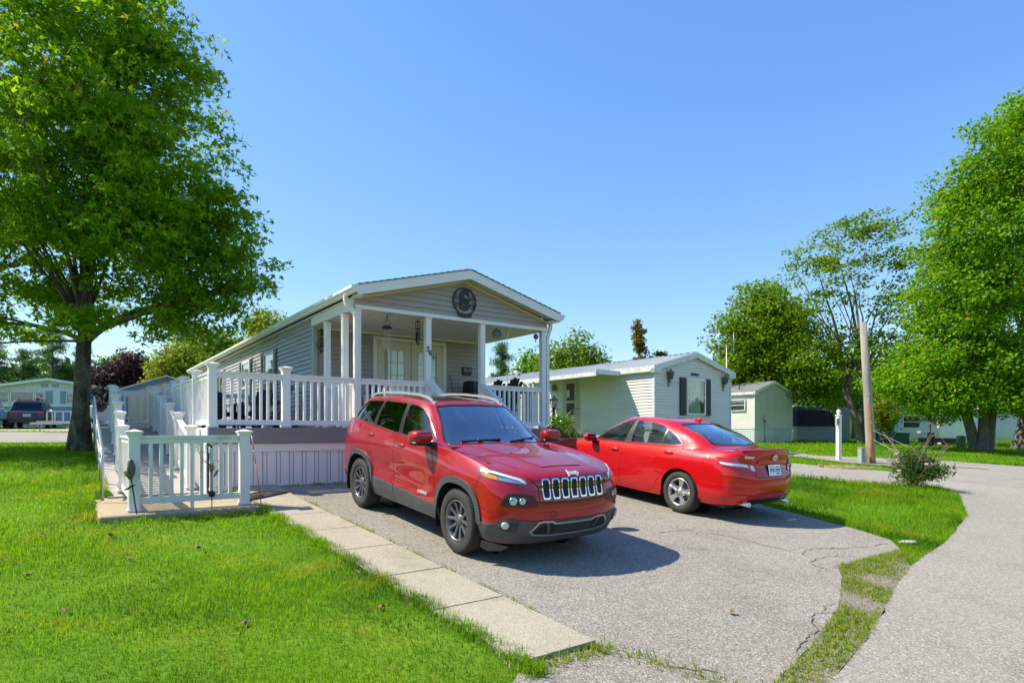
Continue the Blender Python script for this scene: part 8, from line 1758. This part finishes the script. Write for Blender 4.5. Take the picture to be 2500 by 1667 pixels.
def litter_pile():
    rng = np.random.default_rng(9); cx, cy = gp(1930, 1075); z = tz(cx, cy); e = thing('straw_pile', 'flat pile of dry straw and cuttings at the roadside below the white post', 'straw', (cx, cy, z)); mb = MB()
    for k in range(420):
        a = rng.uniform(0, 6.28); p = Vector((rng.normal(0, .42), rng.normal(0, .16), abs(rng.normal(0, .03))+.01)); mb.obox(p, p+Vector((math.cos(a), math.sin(a), rng.normal(0, .15)))*.16, .006, .004)
    mb.build('straw', mat('dry_straw', (.50, .42, .22), .9, isl=.3), e, kind='stuff'); mb = MB(); mb.lathe([(.035, 0), (.05, .10), (.0, .10)], 12, (0, 0, 0), 'x'); o = mb.build('orange_cup', mat('orange_plastic', (.62, .10, .02), .4), e); o.location = (-.62, -.05, .05)
litter_pile()
# yard things across the street
def block(name, label, cat, px, py, d, w, h, dp, m, group=None, rz=0, boards=0):
    p = at(px, py, d); z = tz(p.x, p.y); e = thing(name, label, cat, (p.x, p.y, z), R(rz), group)
    if boards:
        for k in range(boards):
            for q in ((-w/2, w/2, -dp/2-.03, -dp/2), (-w/2, w/2, dp/2-.03, dp/2), (-w/2, -w/2+.03, -dp/2, dp/2-.03), (w/2-.03, w/2, -dp/2, dp/2-.03)): mb = MB(); mb.box(*q, h*k/boards+.005, h*(k+1)/boards-.005); mb.build('board', m, e)
        mb = MB(); mb.box(-w/2+.04, w/2-.04, -dp/2+.04, dp/2-.04, 0, h*.85); mb.build('soil', mat('dark_soil', (.05, .04, .03), .95), e)
    return e
M_PLK = mat('weathered_plank', (.15, .10, .07), .85, var=.3, scale=8)
block('planter_box', 'weathered wooden planter box, the wider left one of two', 'planter', 2275, 1080, 34.5, 1.0, .38, .8, M_PLK, 'wooden planter boxes', 4, 3); block('planter_box', 'weathered wooden planter box, the lower right one of two', 'planter', 2312, 1078, 36, 1.1, .34, .8, M_PLK, 'wooden planter boxes', -6, 3)
M_GRN = mat('green_plastic', (.02, .13, .06), .45)
for px, w, lab in ((2148, .9, 'dark green plastic bin, left of two beside the flecked tree'), (2188, 1.25, 'long green plastic bin, right of two beside the flecked tree')):
    e = block('garden_bin', lab, 'bin', px, 1068, 37, w, .6, .6, M_GRN, 'green bins'); mb = MB(); mb.bbox(-w/2, w/2, -.3, .3, 0, .55, .03); mb.build('body', M_GRN, e); mb = MB(); mb.bbox(-w/2-.04, w/2+.04, -.33, .33, .55, .62, .02); mb.build('lid', M_GRN, e)
e = block('rain_barrel', 'grey green rain barrel left of the leaning trunk', 'barrel', 2346, 1090, 30, 0, 0, 0, M_GRN); mb = MB(); mb.lathe([(.17, 0), (.20, .15), (.20, .5), (.18, .62), (0, .62)], 16); mb.build('barrel', mat('grey_green_plastic', (.16, .22, .18), .6), e)
p = Vector((*gp(2136, 1027), 0)); z = tz(p.x, p.y); e = thing('trunk_sleeve', 'black drain pipe sleeve leaning round the thin tree', 'pipe', (p.x, p.y, z)); mb = MB(); mb.tube([(-.02, -.0, 0), (.06, 0, .72)], .16, 14, cap=False); mb.build('sleeve', mat('black_pipe', (.03, .032, .033), .6), e)
e = block('garden_arch', 'white upright garden arch of paired posts beside the farthest trunk', 'trellis', 2424, 1096, 34.0, 0, 0, 0, M_WHITE)
for x in (-.16, 0, .16): mb = MB(); mb.box(x-.022, x+.022, -.02, .02, 0, 1.75); mb.build('upright', M_WHITE, e)
for k in range(4): mb = MB(); mb.box(-.2, .2, -.03, -.02, .25+k*.45, .29+k*.45); mb.build('crossbar', M_WHITE, e)
e = block('patio_umbrella', 'closed pale patio umbrella before the white garage door', 'umbrella', 2293, 1075, 42, 0, 0, 0, M_WHITE); mb = MB(); mb.tube([(0, 0, 0), (0, 0, 2.2)], .025, 6); mb.build('pole', M_STEEL, e); mb = MB(); mb.lathe([(.12, .9), (.14, 1.1), (.05, 2.1), (0, 2.2)], 10); mb.build('canopy', mat('pale_canvas', (.55, .47, .36), .8), e)
# white litter stone at the tip of the grass island and a hook with a flower basket on the left lawn
mb = MB(); mb.sphere((0, 0, 0), .09, 10, (1.6, .7, .35)); o = mb.build('stone', mat('pale_stone', (.52, .47, .38))); gx, gy = gp(2085, 1249); o.location = (gx, gy, tz(gx, gy)+.02); tag(o, 'flat white stone at the tip of the grass corner by the street', 'stone')
gx, gy = gp(222, 1014); z0 = tz(gx, gy); e = thing('flower_basket', 'purple flower basket hung on a thin black shepherd hook beside the maple', 'plant', (gx, gy, z0)); mb = MB(); mb.tube([(0, 0, -.1), (.03, 0, 1.35), (.06, 0, 1.62), (.10, 0, 1.70), (.16, 0, 1.66)], .014, 6); mb.build('hook', M_BLK, e)
rng_ = np.random.default_rng(4); crown('blooms', mat('purple_bloom', (.10, .035, .11), .8, isl=.5), e, lobes_points([(.12, 0, 1.12, .17, .17, .16)], 60, rng_, .5), 12, .03, .05, rng_); mb = MB(); mb.lathe([(.06, .90), (.13, 1.0), (.14, 1.04)], 12, (.12, 0, 0)); [cord(mb, (.12+.12*math.cos(a), .12*math.sin(a), 1.04), (.13, 0, 1.60)) for a in (0, 2.1, 4.2)]; mb.build('basket', M_BLK, e)
# fallen leaves
M_DRY = mat('dry_leaf', (.20, .13, .055), .8, isl=.5)
lw = ['near the bottom left corner', 'below the black stake, upper of two', 'below the black stake, lower of two', 'left of the pad, nearest the photo edge', 'midway from pad to photo bottom', 'near the sidewalk edge at the lower joint', 'beside the sidewalk, upper right', 'at the bottom centre of the lawn', 'just left of the pad corner', 'at the left edge, halfway down', 'right of centre low on the lawn', 'closest to the ramp handrail', 'in the middle of the open driveway', 'in the weedy strip by the street', 'in front of the pad, right side', 'left of centre on the lawn', 'nearest the sidewalk end', 'in front of the SUV bumper']
lf = [(150, 1412), (455, 1262), (470, 1276), (100, 1235), (300, 1290), (875, 1403), (820, 1322), (560, 1440), (255, 1237), (60, 1330), (1680, 1412), (2000, 1380)]
lw = lw[:10]+[lw[12], lw[13]]
for i, (px, py) in enumerate(lf):
    rng = np.random.default_rng(100+i); x, y = gp(px, py); mb = MB(); s = rng.uniform(.022, .045); V = []
    for k in range(10): a = 6.283*k/10; r = s*(1 if k % 2 == 0 else .55); V.append((r*math.cos(a), r*math.sin(a), .012*math.sin(k*1.7)))
    V.append((0, 0, .015)); mb.add(V, [(k, (k+1) % 10, 10) for k in range(10)]); o = mb.build('fallen_leaf', M_DRY); o.location = (x, y, tz(x, y)+.035); o.rotation_euler = (rng.normal(0, .3), rng.normal(0, .3), rng.uniform(0, 6))
    tag(o, 'curled dry leaf fallen on the '+('lawn' if py < 1500 and px < 1000 else 'asphalt')+' '+lw[i], 'leaf', 'fallen dry leaves')
# cracks in the asphalt
def crack(pts, w=.014, parent=None):
    rng = np.random.default_rng(abs(int(pts[0][0]))+int(pts[0][1])); Z = [gp(1600/K+x*.3827/K, 1140/K+y*.3827/K) for x, y in pts]; P = resample(Z, .05, False); P = [(p[0]+rng.normal(0, .012), p[1]+rng.normal(0, .012)) for p in P]; V = []
    for i, p in enumerate(P):
        a, b = P[max(i-1, 0)], P[min(i+1, len(P)-1)]; d = Vector((b[0]-a[0], b[1]-a[1])).normalized(); ww = w*rng.uniform(.25, 1)*min(1, (i+1)/3, (len(P)-i)/3)
        for sgn in (-1, 1): x, y = p[0]-d.y*ww*sgn*.5, p[1]+d.x*ww*sgn*.5; V.append((x, y, tz(x, y)+.004))
    mb = MB(); mb.add(V, [(2*i, 2*i+2, 2*i+3, 2*i+1) for i in range(len(P)-1)]); mb.build('crack', mat('crack_dark', (.045, .042, .038), .95), parent)
for q in ([(0, 425), (120, 410), (260, 395)], [(1360, 515), (1290, 512), (1200, 520), (1050, 520), (960, 530), (930, 555), (985, 580)], [(1300, 574), (1160, 570), (1040, 580), (985, 612), (1040, 640), (1140, 668)], [(1400, 505), (1440, 490), (1500, 492)],
          [(1170, 925), (1060, 935), (1005, 935), (1000, 990), (1030, 1040), (975, 1100), (910, 1150), (900, 1195)], [(1060, 935), (1090, 890), (1150, 870)], [(310, 415), (480, 445), (700, 500), (900, 550)], [(0, 1262), (120, 1275), (300, 1300), (420, 1320)], [(-700, 330), (-520, 430), (-380, 470)]): crack(q, parent=drive)
